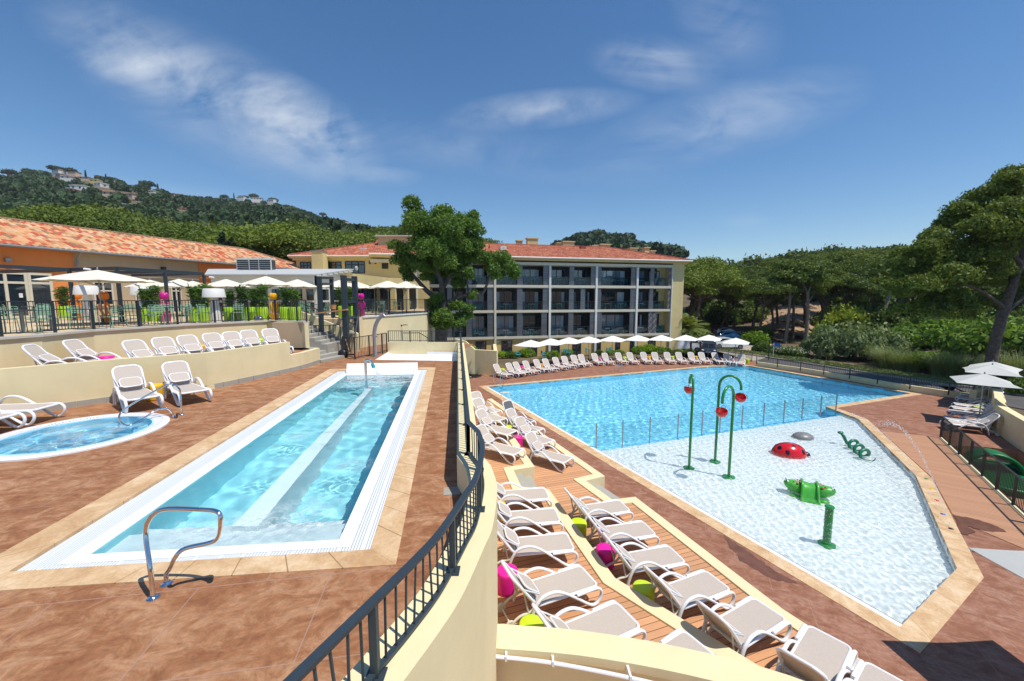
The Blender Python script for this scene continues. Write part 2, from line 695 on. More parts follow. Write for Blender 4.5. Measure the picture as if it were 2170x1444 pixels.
leaf('pine_leaf', (.130, .180, .030), .27)
leaf('pine_dark_leaf', (.10, .148, .030), .24)
leaf('oak_leaf', (.15, .255, .045), .34)
leaf('shrub_leaf', (.095, .165, .03), .28)
leaf('bright_leaf', (.20, .33, .022), .32)
leaf('lime_leaf', (.25, .31, .035), .32)
leaf('grey_leaf', (.19, .25, .115), .25, .25)
leaf('reed_leaf', (.22, .27, .12), .3, .25)
leaf('palm_leaf', (.20, .24, .04), .25)
leaf('bamboo_leaf', (.10, .19, .045), .3)
leaf('cypress_leaf', (.022, .045, .018), .15)
leaf('wood_leaf', (.105, .138, .025), .22)
leaf('hill_leaf', (.046, .082, .034), .18)


def glass_pane(name, tint, refl=.12, dark=None):
    """window glass: mirror-smooth dark pane"""
    m, t, b = nodes(name)
    b.inputs['Base Color'].default_value = (*tint, 1)
    b.inputs['Roughness'].default_value = .03
    b.inputs['Specular IOR Level'].default_value = refl * 8
    return m


glass_pane('window_glass', (.016, .026, .040), .18)
glass_pane('window_glass_pale', (.13, .20, .27), .24)


def clear_glass(name, tint, mixf):
    m, t, b = nodes(name)
    t.nodes.remove(b)
    tr = t.nodes.new('ShaderNodeBsdfTransparent')
    tr.inputs[0].default_value = (*tint, 1)
    gl = t.nodes.new('ShaderNodeBsdfGlossy')
    gl.inputs['Roughness'].default_value = .02
    fr = t.nodes.new('ShaderNodeFresnel')
    fr.inputs[0].default_value = 1.45
    mx = t.nodes.new('ShaderNodeMixShader')
    bf = t.nodes.new('ShaderNodeNewGeometry').outputs['Backfacing']
    t.links.new(math_(t, 'MULTIPLY', math_(t, 'ADD', fr.outputs[0], mixf), math_(t, 'SUBTRACT', 1.0, bf)), mx.inputs[0])
    t.links.new(tr.outputs[0], mx.inputs[1])
    t.links.new(gl.outputs[0], mx.inputs[2])
    t.links.new(mx.outputs[0], t.nodes['Material Output'].inputs[0])
    return m


clear_glass('pool_glass', (.87, .93, .93), .0)
clear_glass('balcony_glass', (.60, .70, .76), .02)


def water(name, tint, rough=0.0):
    m, t, b = nodes(name)
    t.nodes.remove(b)
    g = t.nodes.new('ShaderNodeBsdfGlass')
    g.inputs['IOR'].default_value = 1.33
    g.inputs['Roughness'].default_value = rough
    g.inputs['Color'].default_value = (*tint, 1)
    t.links.new(g.outputs[0], t.nodes['Material Output'].inputs[0])
    return m


water('pool_water', (.93, .985, 1.0))
water('shallow_water', (.945, .988, .993))
def foamy(name, tint, spots, strip=None):
    """clear water that turns into white churned foam round the jets"""
    m, t, b = nodes(name)
    b.inputs['Base Color'].default_value = (.80, .88, .90, 1)
    b.inputs['Roughness'].default_value = .6
    g = t.nodes.new('ShaderNodeBsdfGlass')
    g.inputs['IOR'].default_value = 1.33
    g.inputs['Roughness'].default_value = 0
    g.inputs['Color'].default_value = (*tint, 1)
    p = world_pos(t)
    tot = None
    for (x, y, r) in spots:
        v = t.nodes.new('ShaderNodeVectorMath')
        v.operation = 'DISTANCE'
        t.links.new(p, v.inputs[0])
        v.inputs[1].default_value = (x, y, -.05)
        k = math_(t, 'MAXIMUM', math_(t, 'SUBTRACT', 1.0, math_(t, 'DIVIDE', v.outputs['Value'], r)), 0)
        tot = k if tot is None else math_(t, 'ADD', tot, k)
    n = noisetex(t, p, 7, 8, .7, 1.2)
    f = math_(t, 'MULTIPLY', tot, math_(t, 'MAXIMUM', math_(t, 'MULTIPLY', math_(t, 'SUBTRACT', n, .38), 3.2), 0))
    f = math_(t, 'MULTIPLY', math_(t, 'MINIMUM', f, .9), .5)
    mx = t.nodes.new('ShaderNodeMixShader')
    t.links.new(f, mx.inputs[0])
    t.links.new(g.outputs[0], mx.inputs[1])
    t.links.new(b.outputs[0], mx.inputs[2])
    t.links.new(mx.outputs[0], t.nodes['Material Output'].inputs[0])
    return m


foamy('lap_water', (.90, .985, 1.0), [(at(a, b_, -.05).x, at(a, b_, -.05).y, r_) for a, b_, r_ in ((745, 803, 1.0), (780, 801, 1.1), (820, 800, 1.1), (862, 799, .9), (790, 815, 1.0), (850, 812, .8), (735, 815, .8), (630, 925, .35), (745, 985, .45), (560, 1105, .6), (650, 1085, .6), (420, 1125, .6))])
foamy('spa_water', (.84, .965, 1.0), [(-9.0, 8.1, .6), (-9.8, 8.6, .5), (-8.8, 8.8, .4)])
m, t, b = nodes('foam')
b.inputs['Base Color'].default_value = (.82, .88, .90, 1)
b.inputs['Roughness'].default_value = .5
m, t, b = nodes('water_drop')
b.inputs['Base Color'].default_value = (.9, .94, .97, 1)
b.inputs['Roughness'].default_value = .08
b.inputs['Alpha'].default_value = .75


def liner(name, c, c2):
    m, t, b = nodes(name)
    f = noisetex(t, world_pos(t), .35, 3, .5)
    t.links.new(ramp(t, f, [(.3, c), (.7, c2)]).outputs[0], b.inputs['Base Color'])
    b.inputs['Roughness'].default_value = .6
    return m


liner('main_liner', (.28, .71, .88), (.32, .75, .91))
liner('wade_liner', (.80, .81, .80), (.84, .84, .83))
liner('lap_liner', (.36, .77, .84), (.41, .81, .87))
liner('spa_liner', (.34, .66, .80), (.38, .70, .83))


def grille(name, rz):
    m, t, b = nodes(name)
    p = mapped(t, world_pos(t), -rz)
    sx = t.nodes.new('ShaderNodeSeparateXYZ')
    t.links.new(p, sx.inputs[0])
    a = math_(t, 'LESS_THAN', math_(t, 'FRACT', math_(t, 'DIVIDE', sx.outputs[1], .034)), .36)
    c = math_(t, 'GREATER_THAN', math_(t, 'FRACT', math_(t, 'DIVIDE', sx.outputs[1], .26)), .10)
    k = math_(t, 'MULTIPLY', a, c)
    t.links.new(mixc(t, k, (.76, .78, .80), (.42, .46, .50)), b.inputs['Base Color'])
    b.inputs['Roughness'].default_value = .5
    bump(t, b, math_(t, 'SUBTRACT', 1.0, k), .7, .006)
    return m


def M(n): return MATS[n]
# ------------------------------------------------------------------ camera, sky, sun
cam = bpy.data.cameras.new('camera')
cam.sensor_width = 36
cam.lens = F / PW * 36
cam.clip_start = 0.05
cam.clip_end = 6000
co = bpy.data.objects.new('camera', cam)
COL.objects.link(co)
co.location = (0, 0, HC)
co.rotation_euler = (R(90) - PIT, 0, 0)
SC.camera = co

SC.view_settings.view_transform = 'Standard'
SC.view_settings.look = 'None'
SC.view_settings.exposure = EXPOSURE = 0.12
SC.view_settings.gamma = 1
SC.cycles.max_bounces = 8
SC.cycles.transparent_max_bounces = 24
SC.cycles.use_denoising = True
SC.cycles.sample_clamp_indirect = 6

lamp = bpy.data.lights.new('sun', 'SUN')
lamp.energy = 4.4
lamp.angle = R(.5)
lamp.color = (1, .955, .87)
lamp.cycles.is_caustics_light = True
so = bpy.data.objects.new('sun', lamp)
COL.objects.link(so)
so.rotation_euler = Vector((math.cos(SUN_AZ) * math.cos(SUN_EL), math.sin(SUN_AZ) * math.cos(SUN_EL), math.sin(SUN_EL))).to_track_quat('Z', 'Y').to_euler()

wd = bpy.data.worlds.new('World')
SC.world = wd
wd.use_nodes = True
t = wd.node_tree
bg = t.nodes['Background']
sky = t.nodes.new('ShaderNodeTexSky')
sky.sky_type = 'NISHITA'
sky.sun_disc = False
sky.sun_elevation = SUN_EL
sky.sun_rotation = math.atan2(math.cos(SUN_AZ), math.sin(SUN_AZ))
sky.altitude = 100
sky.air_density = 1.0
sky.dust_density = .25
sky.ozone_density = 3.0
bg.inputs[1].default_value = .13
tc0 = t.nodes.new('ShaderNodeTexCoord')
s0 = t.nodes.new('ShaderNodeSeparateXYZ')
t.links.new(tc0.outputs['Generated'], s0.inputs[0])
c0_ = t.nodes.new('ShaderNodeCombineXYZ')
t.links.new(s0.outputs[0], c0_.inputs[0])
t.links.new(s0.outputs[1], c0_.inputs[1])
t.links.new(math_(t, 'MAXIMUM', s0.outputs[2], .09), c0_.inputs[2])
vn = t.nodes.new('ShaderNodeVectorMath')
vn.operation = 'NORMALIZE'
t.links.new(c0_.outputs[0], vn.inputs[0])
t.links.new(vn.outputs[0], sky.inputs['Vector'])
hs = t.nodes.new('ShaderNodeHueSaturation')
hs.inputs['Saturation'].default_value = 1.22
hs.inputs['Value'].default_value = .90
t.links.new(sky.outputs[0], hs.inputs['Color'])
tc = t.nodes.new('ShaderNodeTexCoord')
sx = t.nodes.new('ShaderNodeSeparateXYZ')
t.links.new(tc.outputs['Generated'], sx.inputs[0])
yy = math_(t, 'MAXIMUM', sx.outputs[1], .02)
U = math_(t, 'DIVIDE', sx.outputs[0], yy)
V = math_(t, 'DIVIDE', sx.outputs[2], yy)
cx = t.nodes.new('ShaderNodeCombineXYZ')
t.links.new(U, cx.inputs[0])
t.links.new(V, cx.inputs[1])


def uvdir(px, py):
    d = ray(px, py)
    return d.x / d.y, d.z / d.y


wisp = noisetex(t, mapped(t, cx.outputs[0], R(12), (1.5, 3.9, 1)), 1.15, 9, .60, 1.3)
curl = noisetex(t, mapped(t, cx.outputs[0], R(-20), (2.6, 3.6, 1), (3, 1, 0)), 1.7, 8, .60, .9)
tot = None
for (px, py, a, b_, rz, amt) in ((450, 205, .34, .11, -26, .62), (650, 275, .16, .08, -30, 1.0), (330, 120, .25, .07, -18, .38), (255, 145, .10, .03, -15, .5), (1150, 232, .19, .036, 5, .8), (1390, 135, .13, .05, -8, .75),
                                 (1540, 255, .28, .07, 14, .6), (820, 375, .07, .02, 0, .5), (1580, 470, .05, .016, 0, .3), (900, 300, .5, .05, -8, .3), (1540, 40, .12, .08, -40, .4), (200, 400, .5, .03, -6, .3)):
    u0, v0 = uvdir(px, py)
    mp = t.nodes.new('ShaderNodeMapping')
    mp.vector_type = 'TEXTURE'
    mp.inputs['Location'].default_value = (u0, v0, 0)
    mp.inputs['Rotation'].default_value = (0, 0, R(rz))
    mp.inputs['Scale'].default_value = (a, b_, 1)
    t.links.new(cx.outputs[0], mp.inputs['Vector'])
    ln = t.nodes.new('ShaderNodeVectorMath')
    ln.operation = 'LENGTH'
    t.links.new(mp.outputs[0], ln.inputs[0])
    fall = math_(t, 'MULTIPLY', math_(t, 'MAXIMUM', math_(t, 'SUBTRACT', 1.35, ln.outputs['Value']), 0), amt)
    tot = fall if tot is None else math_(t, 'ADD', tot, fall)
den = math_(t, 'ADD', math_(t, 'MULTIPLY', wisp, .55), math_(t, 'MULTIPLY', curl, .45))
cl = math_(t, 'MULTIPLY', tot, math_(t, 'MAXIMUM', math_(t, 'MULTIPLY', math_(t, 'SUBTRACT', den, .40), 3.4), 0))
cl = math_(t, 'MULTIPLY', math_(t, 'MINIMUM', cl, 1.0), .78)
col = mixc(t, cl, hs.outputs[0], (5.6, 6.0, 6.5))
t.links.new(col, bg.inputs[0])


# ------------------------------------------------------------------ ground
def sm(a, b, x):
    t_ = np.clip((x - a) / (b - a), 0, 1)
    return t_ * t_ * (3 - 2 * t_)


def ground_z(x, y):
    x, y = np.asarray(x, float), np.asarray(y, float)
    z = np.full(np.broadcast(x, y).shape, LO - .10)
    r = np.hypot(x, y)
    w = -(x + 33.5 - (y - 22) * .29)
    left = sm(0, 4, w) * sm(70, 40, y * 0 + y) * (5.3 + .05 * np.clip(w, 0, 200))
    back = sm(56, 75, y) * sm(14, -12, x) * (4.6 + .045 * np.clip(y - 60, 0, 200))
    z = z + np.maximum(left, back)
    right = sm(72, 150, r) * sm(-5, 25, x) * (9 + .03 * np.clip(r - 100, 0, 300))
    bank = sm(30, 44, x - .15 * y) * sm(62, 44, y) * 2.4
    z = z + np.maximum(right, bank)
    return z


na, nr = 361, 130
ang = np.linspace(R(-180), R(180), na)
rad = np.concatenate([[3], np.geomspace(12, 1600, nr - 1)])
A_, R_ = np.meshgrid(ang, rad)
X, Y = np.sin(A_) * R_, np.cos(A_) * R_
Z = ground_z(X, Y)
def structure(o):
    o['kind'] = 'structure'
    return o


def W2(p): return (p[0], p[1])


# ------------------------------------------------------------------ parapet line between the two decks (plan of the wall top, z = .5)
PZ = .5
rail_px = [(807.5, 1421), (875, 1338), (927.5, 1267.5), (961, 1209), (989, 1154), (1007.5, 1117), (1020, 1061.5), (1023, 1024.6), (1014, 990), (993, 963)]
rail_curve = [at(a, b, PZ) for a, b in rail_px]
rail_far = at(976, 726.6, PZ)
near_ext = [rail_curve[0] + (rail_curve[0] - rail_curve[1]).normalized() * k for k in (3.2, 2.4, 1.6, .8)]
rail_pts = [Vector((p.x, p.y, 0)) for p in near_ext + rail_curve[:-1]]
rail_pts = smooth_line(rail_pts, 4) + [Vector((rail_curve[-1].x, rail_curve[-1].y, 0)), Vector((rail_far.x, rail_far.y, 0))]

# ------------------------------------------------------------------ upper deck with its pools cut out
lap_out = [Vector((-5.72, 3.63)), Vector((-1.265, 4.085)), Vector((-3.19, 16.54)), Vector((-7.42, 16.10))]
lap_in = inset(lap_out, [.30, .33, .34, .42])
lap_rim = inset(lap_out, [.44, .58, .50, .75])
lap_wat = inset(lap_out, [.60, .75, .62, .96])
SPA = Vector((-9.27, 8.31))
SPA_R = 1.48
spa_ring = lambda r, n=64: [Vector((SPA.x + r * math.cos(2 * math.pi * k / n), SPA.y + r * math.sin(2 * math.pi * k / n))) for k in range(n)]
snow = [at(795, 763, 0), at(972, 765.5, 0), at(972, 746.5, 0), at(826, 744, 0)]
deck_r = [W2(p) for p in rail_pts]
deck_poly = deck_r + [(-2.4, 25), (-9, 25.5), (-24, 24), (-26, 2), (-20, -3)]
mb = MB().sheet(deck_poly, [[W2(p) for p in lap_out], [W2(p) for p in spa_ring(SPA_R)], [W2(p) for p in snow]], 0)
structure(mb.build('deck', M('upper_deck')))


def coping(name, outer, inner, z0, z1, step=.52, mat='coping_stone', skip=(), joint='joint_dark'):
    """a rim of separate stones between two matching polygons"""
    mb = MB()
    n = len(outer)
    for i in range(n):
        if i in skip: continue
        a, b, c, d = Vector(outer[i][:2]), Vector(outer[(i + 1) % n][:2]), Vector(inner[(i + 1) % n][:2]), Vector(inner[i][:2])
        k = max(1, int((b - a).length / step))
        for j in range(k):
            g = .006 / max((b - a).length / k, .05)
            t0, t1 = j / k + (g / k if j else 0), (j + 1) / k - (g / k if j < k - 1 else 0)
            h = rnd.uniform(-.0015, .0015)
            mb.prism([a.lerp(b, t0), a.lerp(b, t1), d.lerp(c, t1), d.lerp(c, t0)], z0, z1 + h)
    o = mb.build(name, M(mat), bevel=.004)
    jb = MB()
    for i in range(n):
        a, b, c, d = Vector(outer[i][:2]), Vector(outer[(i + 1) % n][:2]), Vector(inner[(i + 1) % n][:2]), Vector(inner[i][:2])
        jb.add([(a.x, a.y, z1 - .005), (b.x, b.y, z1 - .005), (c.x, c.y, z1 - .005), (d.x, d.y, z1 - .005)], [(0, 1, 2, 3)])
    jb.build('mortar_joint', M(joint), o)
    return o


def pool_shell(name, label, poly, ztop, zfloor, mat, floor_mat=None):
    """walls and floor of a basin, open at the top"""
    mb = MB()
    n = len(poly)
    vs = [(p[0], p[1], zfloor) for p in poly] + [(p[0], p[1], ztop) for p in poly]
    fs = [tuple(range(n))] + [(n + i, n + (i + 1) % n, (i + 1) % n, i) for i in range(n)]
    mb.add(vs, fs)
    return mb


def receiver(o):
    o.cycles.is_caustics_receiver = True
    return o


def inside(poly, X, Y):
    c = np.zeros(X.shape, bool)
    n = len(poly)
    for i in range(n):
        x0, y0 = poly[i][0], poly[i][1]
        x1, y1 = poly[(i + 1) % n][0], poly[(i + 1) % n][1]
        if y0 == y1: continue
        k = ((y0 > Y) != (y1 > Y)) & (X < (x1 - x0) * (Y - y0) / (y1 - y0) + x0)
        c ^= k
    return c


def wave_field(seed, lams, amp, n=26):
    g = np.random.RandomState(seed)
    W = []
    for i in range(n):
        l = lams[0] * (lams[1] / lams[0]) ** g.rand()
        th = g.rand() * 2 * np.pi
        W.append((2 * np.pi / l * np.cos(th), 2 * np.pi / l * np.sin(th), g.rand() * 6.28, amp * l * (.5 + g.rand())))
    return W


def waves(W, X, Y):
    z = np.zeros_like(X)
    for kx, ky, ph, a in W:
        s = np.sin(kx * X + ky * Y + ph + .6 * np.sin(.37 * kx * Y - .31 * ky * X))
        z += a * (1 - np.abs(s)) * 1.2 if False else a * s
    return z


def water_sheet(name, poly, z, step, W, mat, extra=None, grow=.06):
    xs, ys = [p[0] for p in poly], [p[1] for p in poly]
    gx = np.arange(min(xs) - grow, max(xs) + grow + step, step)
    gy = np.arange(min(ys) - grow, max(ys) + grow + step, step)
    X, Y = np.meshgrid(gx, gy)
    big = offset_line(poly, -grow, True)
    H = waves(W, X, Y)
    if extra is not None: H = H + extra(X, Y)
    idx = np.arange(X.size).reshape(X.shape)
    q = np.stack([idx[:-1, :-1], idx[:-1, 1:], idx[1:, 1:], idx[1:, :-1]], -1).reshape(-1, 4)
    cxm = (X[:-1, :-1] + step / 2).ravel()
    cym = (Y[:-1, :-1] + step / 2).ravel()
    q = q[inside(big, cxm, cym)]
    used, inv = np.unique(q, return_inverse=True)
    v = np.stack([X.ravel(), Y.ravel(), (z + H).ravel()], -1)[used]
    me = np_mesh(name, v, inv.reshape(-1, 4), M(mat), True)
    o = link(name, me)
    o.cycles.is_caustics_caster = True
    return structure(o)


def flat_ring(name, outer, inner, z, mat):
    mb = MB()
    n = len(outer)
    vs = [(p[0], p[1], z) for p in outer] + [(p[0], p[1], z) for p in inner]
    mb.add(vs, [(i, (i + 1) % n, n + (i + 1) % n, n + i) for i in range(n)])
    return mb


# lap pool: stone rim, overflow grating, white edge, turquoise basin
lap = thing('lap_pool', 'long narrow turquoise lap pool with white overflow grating and sandstone edge, upper left', 'swimming pool', (0, 0, 0))
o = coping('coping', lap_out, lap_in, -.10, .012)
o.parent = lap
ang_lap = [math.atan2((lap_out[(i + 1) % 4] - lap_out[i]).y, (lap_out[(i + 1) % 4] - lap_out[i]).x) for i in range(4)]
for i in range(4):
    a, b = lap_in[i], lap_in[(i + 1) % 4]
    c, d = lap_rim[(i + 1) % 4], lap_rim[i]
    gm = grille('grating_%d' % i, ang_lap[i] + (math.pi / 2 if i % 2 == 0 else 0))
    mb = MB().prism([a, b, c, d], -.10, -.035)
    o = receiver(mb.build('overflow_grating', gm, lap))
o = receiver(flat_ring('pool_edge', lap_rim, lap_wat, -.032, 'white_liner').build('pool_edge', M('white_liner'), lap))
mb = pool_shell('basin', '', lap_wat, -.032, -1.15, 'lap_liner')
o = receiver(mb.build('basin', M('lap_liner'), lap))
# the white dividing bench under water and the entry shelf at the near end
p0, p1 = at(492, 1134, -.2), at(781, 828, -.2)
q0, q1 = at(548, 1134, -.2), at(793, 826, -.2)
o = receiver(MB().prism([p0, q0, q1, p1], -1.15, -.115).build('dividing_bench', M('bench_liner'), lap))
sh0, sh1 = lap_wat[0].lerp(lap_wat[3], .005), lap_wat[1].lerp(lap_wat[2], .005)
mb = MB()
for k, (u0, u1, zz) in enumerate(((.002, .048, -.26), (.048, .075, -.52))):
    mb.prism([lap_wat[0].lerp(lap_wat[3], u0), lap_wat[1].lerp(lap_wat[2], u0), lap_wat[1].lerp(lap_wat[2], u1), lap_wat[0].lerp(lap_wat[3], u1)], -1.149, zz)
o = receiver(mb.build('entry_shelf', M('white_liner'), lap))
# sloping white slab at the far end
fa, fb = at(734, 796, -.03), at(884, 794, -.03)
ga, gb = at(735, 771.0, .30), at(885, 768.5, .30)
mb = MB()
mb.add([(fa.x, fa.y, -.3), (fb.x, fb.y, -.3), (gb.x, gb.y, .0), (ga.x, ga.y, .0), (fa.x, fa.y, -.02), (fb.x, fb.y, -.02), (gb.x, gb.y, .30), (ga.x, ga.y, .30)],
       [(3, 2, 1, 0), (4, 5, 6, 7), (0, 1, 5, 4), (1, 2, 6, 5), (2, 3, 7, 6), (3, 0, 4, 7)])
o = receiver(mb.build('sloping_slab', M('white_liner'), lap))


def lap_bubbles(X, Y):
    # churned water at the far end, at the jets and on the entry shelf
    h = np.zeros_like(X)
    g = np.random.RandomState(4)
    for (px, py, r, a) in ((760, 812, .55, .03), (825, 805, .5, .03), (870, 800, .4, .03), (735, 815, .4, .025), (630, 925, .32, .022), (745, 985, .4, .022), (570, 990, .3, .018), (570, 1105, .5, .02), (660, 1090, .5, .02), (420, 1120, .6, .014)):
        c = at(px, py, -.05)
        d = np.hypot(X - c.x, Y - c.y)
        e = np.exp(-(d / r) ** 2)
        h += .30 * a * e * (np.sin(X * 23 + np.sin(Y * 17)) * np.sin(Y * 27 + 1.3 * np.sin(X * 19)) + .6 * np.sin(X * 51 + Y * 43))
    # fine ripples where the air curtain rises over the dividing bench
    a, b = at(520, 1134, -.1), at(787, 827, -.1)
    u = (b - a).normalized()
    off = (X - a.x) * (-u.y) + (Y - a.y) * u.x
    h += .0022 * np.exp(-(off / .28) ** 2) * (np.sin(X * 47 + 2 * np.sin(Y * 31)) * np.sin(Y * 53 + 2 * np.sin(X * 37)))
    return h


water_sheet('lap_water', lap_wat, -.05, .045, wave_field(3, (.25, 1.1), .0019, 30), 'lap_water', lap_bubbles, .012)

# round spa bath
spa = thing('spa_bath', 'round white rimmed spa bath with bubbling blue water sunk in the upper deck', 'hot tub', (SPA.x, SPA.y, 0))
r_ = SPA_R
prof = [(r_ - .22, -.12), (r_ + .015, -.12), (r_ + .015, .035), (r_ - .02, .05), (r_ - .09, .045), (r_ - .10, .02)]
mb = MB()
n = 72


def ring_profile(mb, prof, n=72):
    vs, fs = [], []
    for (r, z) in prof:
        for j in range(n):
            a = 2 * math.pi * j / n
            vs.append((r * math.cos(a), r * math.sin(a), z))
    for i in range(len(prof) - 1):
        for j in range(n):
            fs.append((i * n + j, i * n + (j + 1) % n, (i + 1) * n + (j + 1) % n, (i + 1) * n + j))
    return mb.add(vs, fs)


receiver(ring_profile(MB(), [(r_ + .02, -.1), (r_ + .02, .03), (r_ - .01, .045), (r_ - .09, .045), (r_ - .10, .025)]).build('rim', M('white_plastic'), spa, smooth=40))
receiver(ring_profile(MB(), [(r_ - .08, .004), (r_ - .275, .004), (r_ - .275, -.05)]).build('channel', M('white_liner'), spa))
mb = MB()
for k in range(150):
    a = 2 * math.pi * k / 150
    mb.beam((math.cos(a) * (r_ - .26), math.sin(a) * (r_ - .26), .012), (math.cos(a) * (r_ - .10), math.sin(a) * (r_ - .10), .018), .034, .02)
receiver(mb.build('overflow_grating', M('white_plastic'), spa))
receiver(ring_profile(MB(), [(r_ - .09, -.06), (r_ - .27, -.06), (r_ - .27, .02), (r_ - .30, .022), (r_ - .31, -.05), (r_ - .36, -.45), (r_ - .62, -.5), (r_ - .7, -.95), (.01, -.98)]).build('shell', M('spa_liner'), spa, smooth=40))


def spa_bubbles(X, Y):
    d = np.hypot(X - SPA.x, Y - SPA.y)
    return .005 * np.exp(-(d / .9) ** 2) * (np.sin(X * 19 + 1.7 * np.sin(Y * 13)) * np.sin(Y * 21 + 1.2 * np.sin(X * 15)) + .5 * np.sin(X * 41 - Y * 37))


water_sheet('spa_water', [W2(p) for p in spa_ring(r_ - .30)], .0, .04, wave_field(9, (.2, .8), .006, 22), 'spa_water', spa_bubbles, .0)

# empty white splash basin at the far end of the upper deck
mb = pool_shell('', '', inset([W2(p) for p in snow], 0.0), .005, -.16, '')
o = mb.build('splash_basin', M('white_liner'))
props(o, 'shallow empty white basin at the far end of the upper deck', 'basin')

# ------------------------------------------------------------------ main pool
main_out = [Vector(W2(at(a, b, LO))) for a, b in ((1950, 1385), (2085, 1225), (1975, 1015), (1838, 889), (1772, 865), (1955, 836), (1590, 774.5), (1500, 775.5), (1015, 819))]
main_in = inset(main_out, .42)
main_wat = inset(main_out, [.42, .42, .42, .42, .42, .42, .42, .42, .58])
div_a, div_b = at(1263, 948, LO), at(1772, 876, LO)
pool = thing('main_pool', 'large blue angular pool with a white shallow paddling area and sandstone edge', 'swimming pool', (0, 0, 0))
o = coping('coping', main_out, main_in, LO - .12, LO + .012, .55, joint='joint_pale')
o.parent = pool
WL = LO - .11
dv = (Vector(W2(div_b)) - Vector(W2(div_a))).normalized()
pn = Vector((-dv.y, dv.x))
da, db = Vector(W2(div_a)) - dv * 3, Vector(W2(div_b)) + dv * 6


def clip(poly, p, n):
    out = []
    k = len(poly)
    for i in range(k):
        a, b = poly[i], poly[(i + 1) % k]
        sa, sb = (a - p).dot(n), (b - p).dot(n)
        if sa >= 0: out.append(a)
        if sa * sb < 0: out.append(a.lerp(b, sa / (sa - sb)))
    return out


deep = clip(main_wat, da, pn)
wade = clip(main_wat, da, -pn)
mb = MB()


def basin(poly, ztop, zf, mat, nm):
    mb = MB()
    n = len(poly)
    mb.add([(p[0], p[1], zf) for p in poly] + [(p[0], p[1], ztop) for p in poly], [tuple(range(n))] + [(n + i, n + (i + 1) % n, (i + 1) % n, i) for i in range(n)])
    return receiver(mb.build(nm, M(mat), pool))


def open_basin(poly, ztop, zf, mat, nm):
    """floor and walls, leaving the side on the dividing line open above the shelf"""
    mb = MB()
    n = len(poly)
    fs = [tuple(range(n))]
    for i in range(n):
        a, b = poly[i], poly[(i + 1) % n]
        if abs((a - da).dot(pn)) < 1e-4 and abs((b - da).dot(pn)) < 1e-4: continue
        fs.append((n + i, n + (i + 1) % n, (i + 1) % n, i))
    mb.add([(p[0], p[1], zf) for p in poly] + [(p[0], p[1], ztop) for p in poly], fs)
    return receiver(mb.build(nm, M(mat), pool))


WZ = LO - .34
open_basin(deep, LO, LO - 1.55, 'main_liner', 'deep_basin')
open_basin(wade, LO, WZ, 'wade_liner', 'paddling_basin')
mb = MB()
dd = [p for p in deep if abs((p - da).dot(pn)) < 1e-4]
mb.add([(dd[0].x, dd[0].y, LO - 1.55), (dd[1].x, dd[1].y, LO - 1.55), (dd[1].x, dd[1].y, WZ), (dd[0].x, dd[0].y, WZ)], [(0, 1, 2, 3)])
receiver(mb.build('step_wall', M('main_liner'), pool))
# white line along the shallow edge (left side)
mb = MB()
e0, e1 = main_in[8], main_in[0]
i0, i1 = main_wat[8], main_wat[0]
mb.prism([e0, e1, i1, i0], LO - .5, LO - .02)
receiver(mb.build('white_edge', M('white_liner'), pool))

Wm = wave_field(21, (.20, .65), .0025, 38)
Ww = wave_field(22, (.12, .42), .0050, 40)
water_sheet('main_water', deep, WL, .058, Wm, 'pool_water')
water_sheet('paddling_water', wade, WL, .036, Ww, 'shallow_water')

# ------------------------------------------------------------------ lower deck
ramp_dir = at(2016, 1089, LO) - at(1870, 917, LO)
stripes('ramp_decking', (.47, .25, .145), (.20, .10, .06), math.atan2(ramp_dir.y, ramp_dir.x) + R(86), .11, .10, .1)
far_edge = [at(1000, 800, LO), at(1050, 784, LO), at(1150, 773, LO), at(1250, 765, LO), at(1350, 760.5, LO), at(1450, 759, LO), at(1560, 759.5, LO), at(1604, 766, LO)]
fence_base = [at(a, b, LO) for a, b in ((1604, 776), (1700, 790), (1800, 807), (1900, 825), (2000, 840.5), (2075, 850))]
curve_base = [at(a, b, LO) for a, b in ((2098, 868), (2101, 890), (2104, 910), (2128, 930), (2163, 955), (2230, 1000), (2330, 1060))]
low_poly = [(-8, -4), (16, -4)] + [W2(curve_base[-1])] + [W2(p) for p in curve_base[::-1][1:]] + [W2(p) for p in fence_base[::-1]] + [W2(p) for p in far_edge[::-1]] + [(-4.5, 34), (-4.5, 10)]
sunk_poly = [at(a, b, LO) for a, b in ((1993, 929), (2160, 1085), (2300, 1230), (2420, 1200), (2161, 953))]
sk = [at(a, b, LO) for a, b in ((2014, 944), (2085, 947), (2158, 956), (2222, 1000), (2310, 1062), (2330, 1150), (2262, 1188), (2105, 1031))]
sunk = [W2(p) for p in sk]
mb = MB()
mb.add([(p[0], p[1], LO - .45) for p in sunk] + [(p[0], p[1], LO) for p in sunk], [tuple(range(len(sunk)))] + [(len(sunk) + i, len(sunk) + (i + 1) % len(sunk), (i + 1) % len(sunk), i) for i in range(len(sunk))])
structure(mb.build('sunken_floor', M('ramp_decking')))
mb = MB().sheet(low_poly, [[W2(p) for p in main_out], sunk], LO)
structure(mb.build('pool_deck', M('lower_deck')))
idx = np.arange(na * nr).reshape(nr, na)
q = np.stack([idx[:-1, :-1], idx[:-1, 1:], idx[1:, 1:], idx[1:, :-1]], -1).reshape(-1, 4)[:, ::-1]
hid = inside(offset_line(low_poly, .4, True), X.ravel(), Y.ravel()) | ((X.ravel() < 0) & (Y.ravel() < 22) & (X.ravel() > -24))
q = q[~hid[q].any(1)]
o = link('ground', np_mesh('ground', np.stack([X, Y, Z], -1).reshape(-1, 3), q, M('soil'), True))
o['kind'] = 'structure'

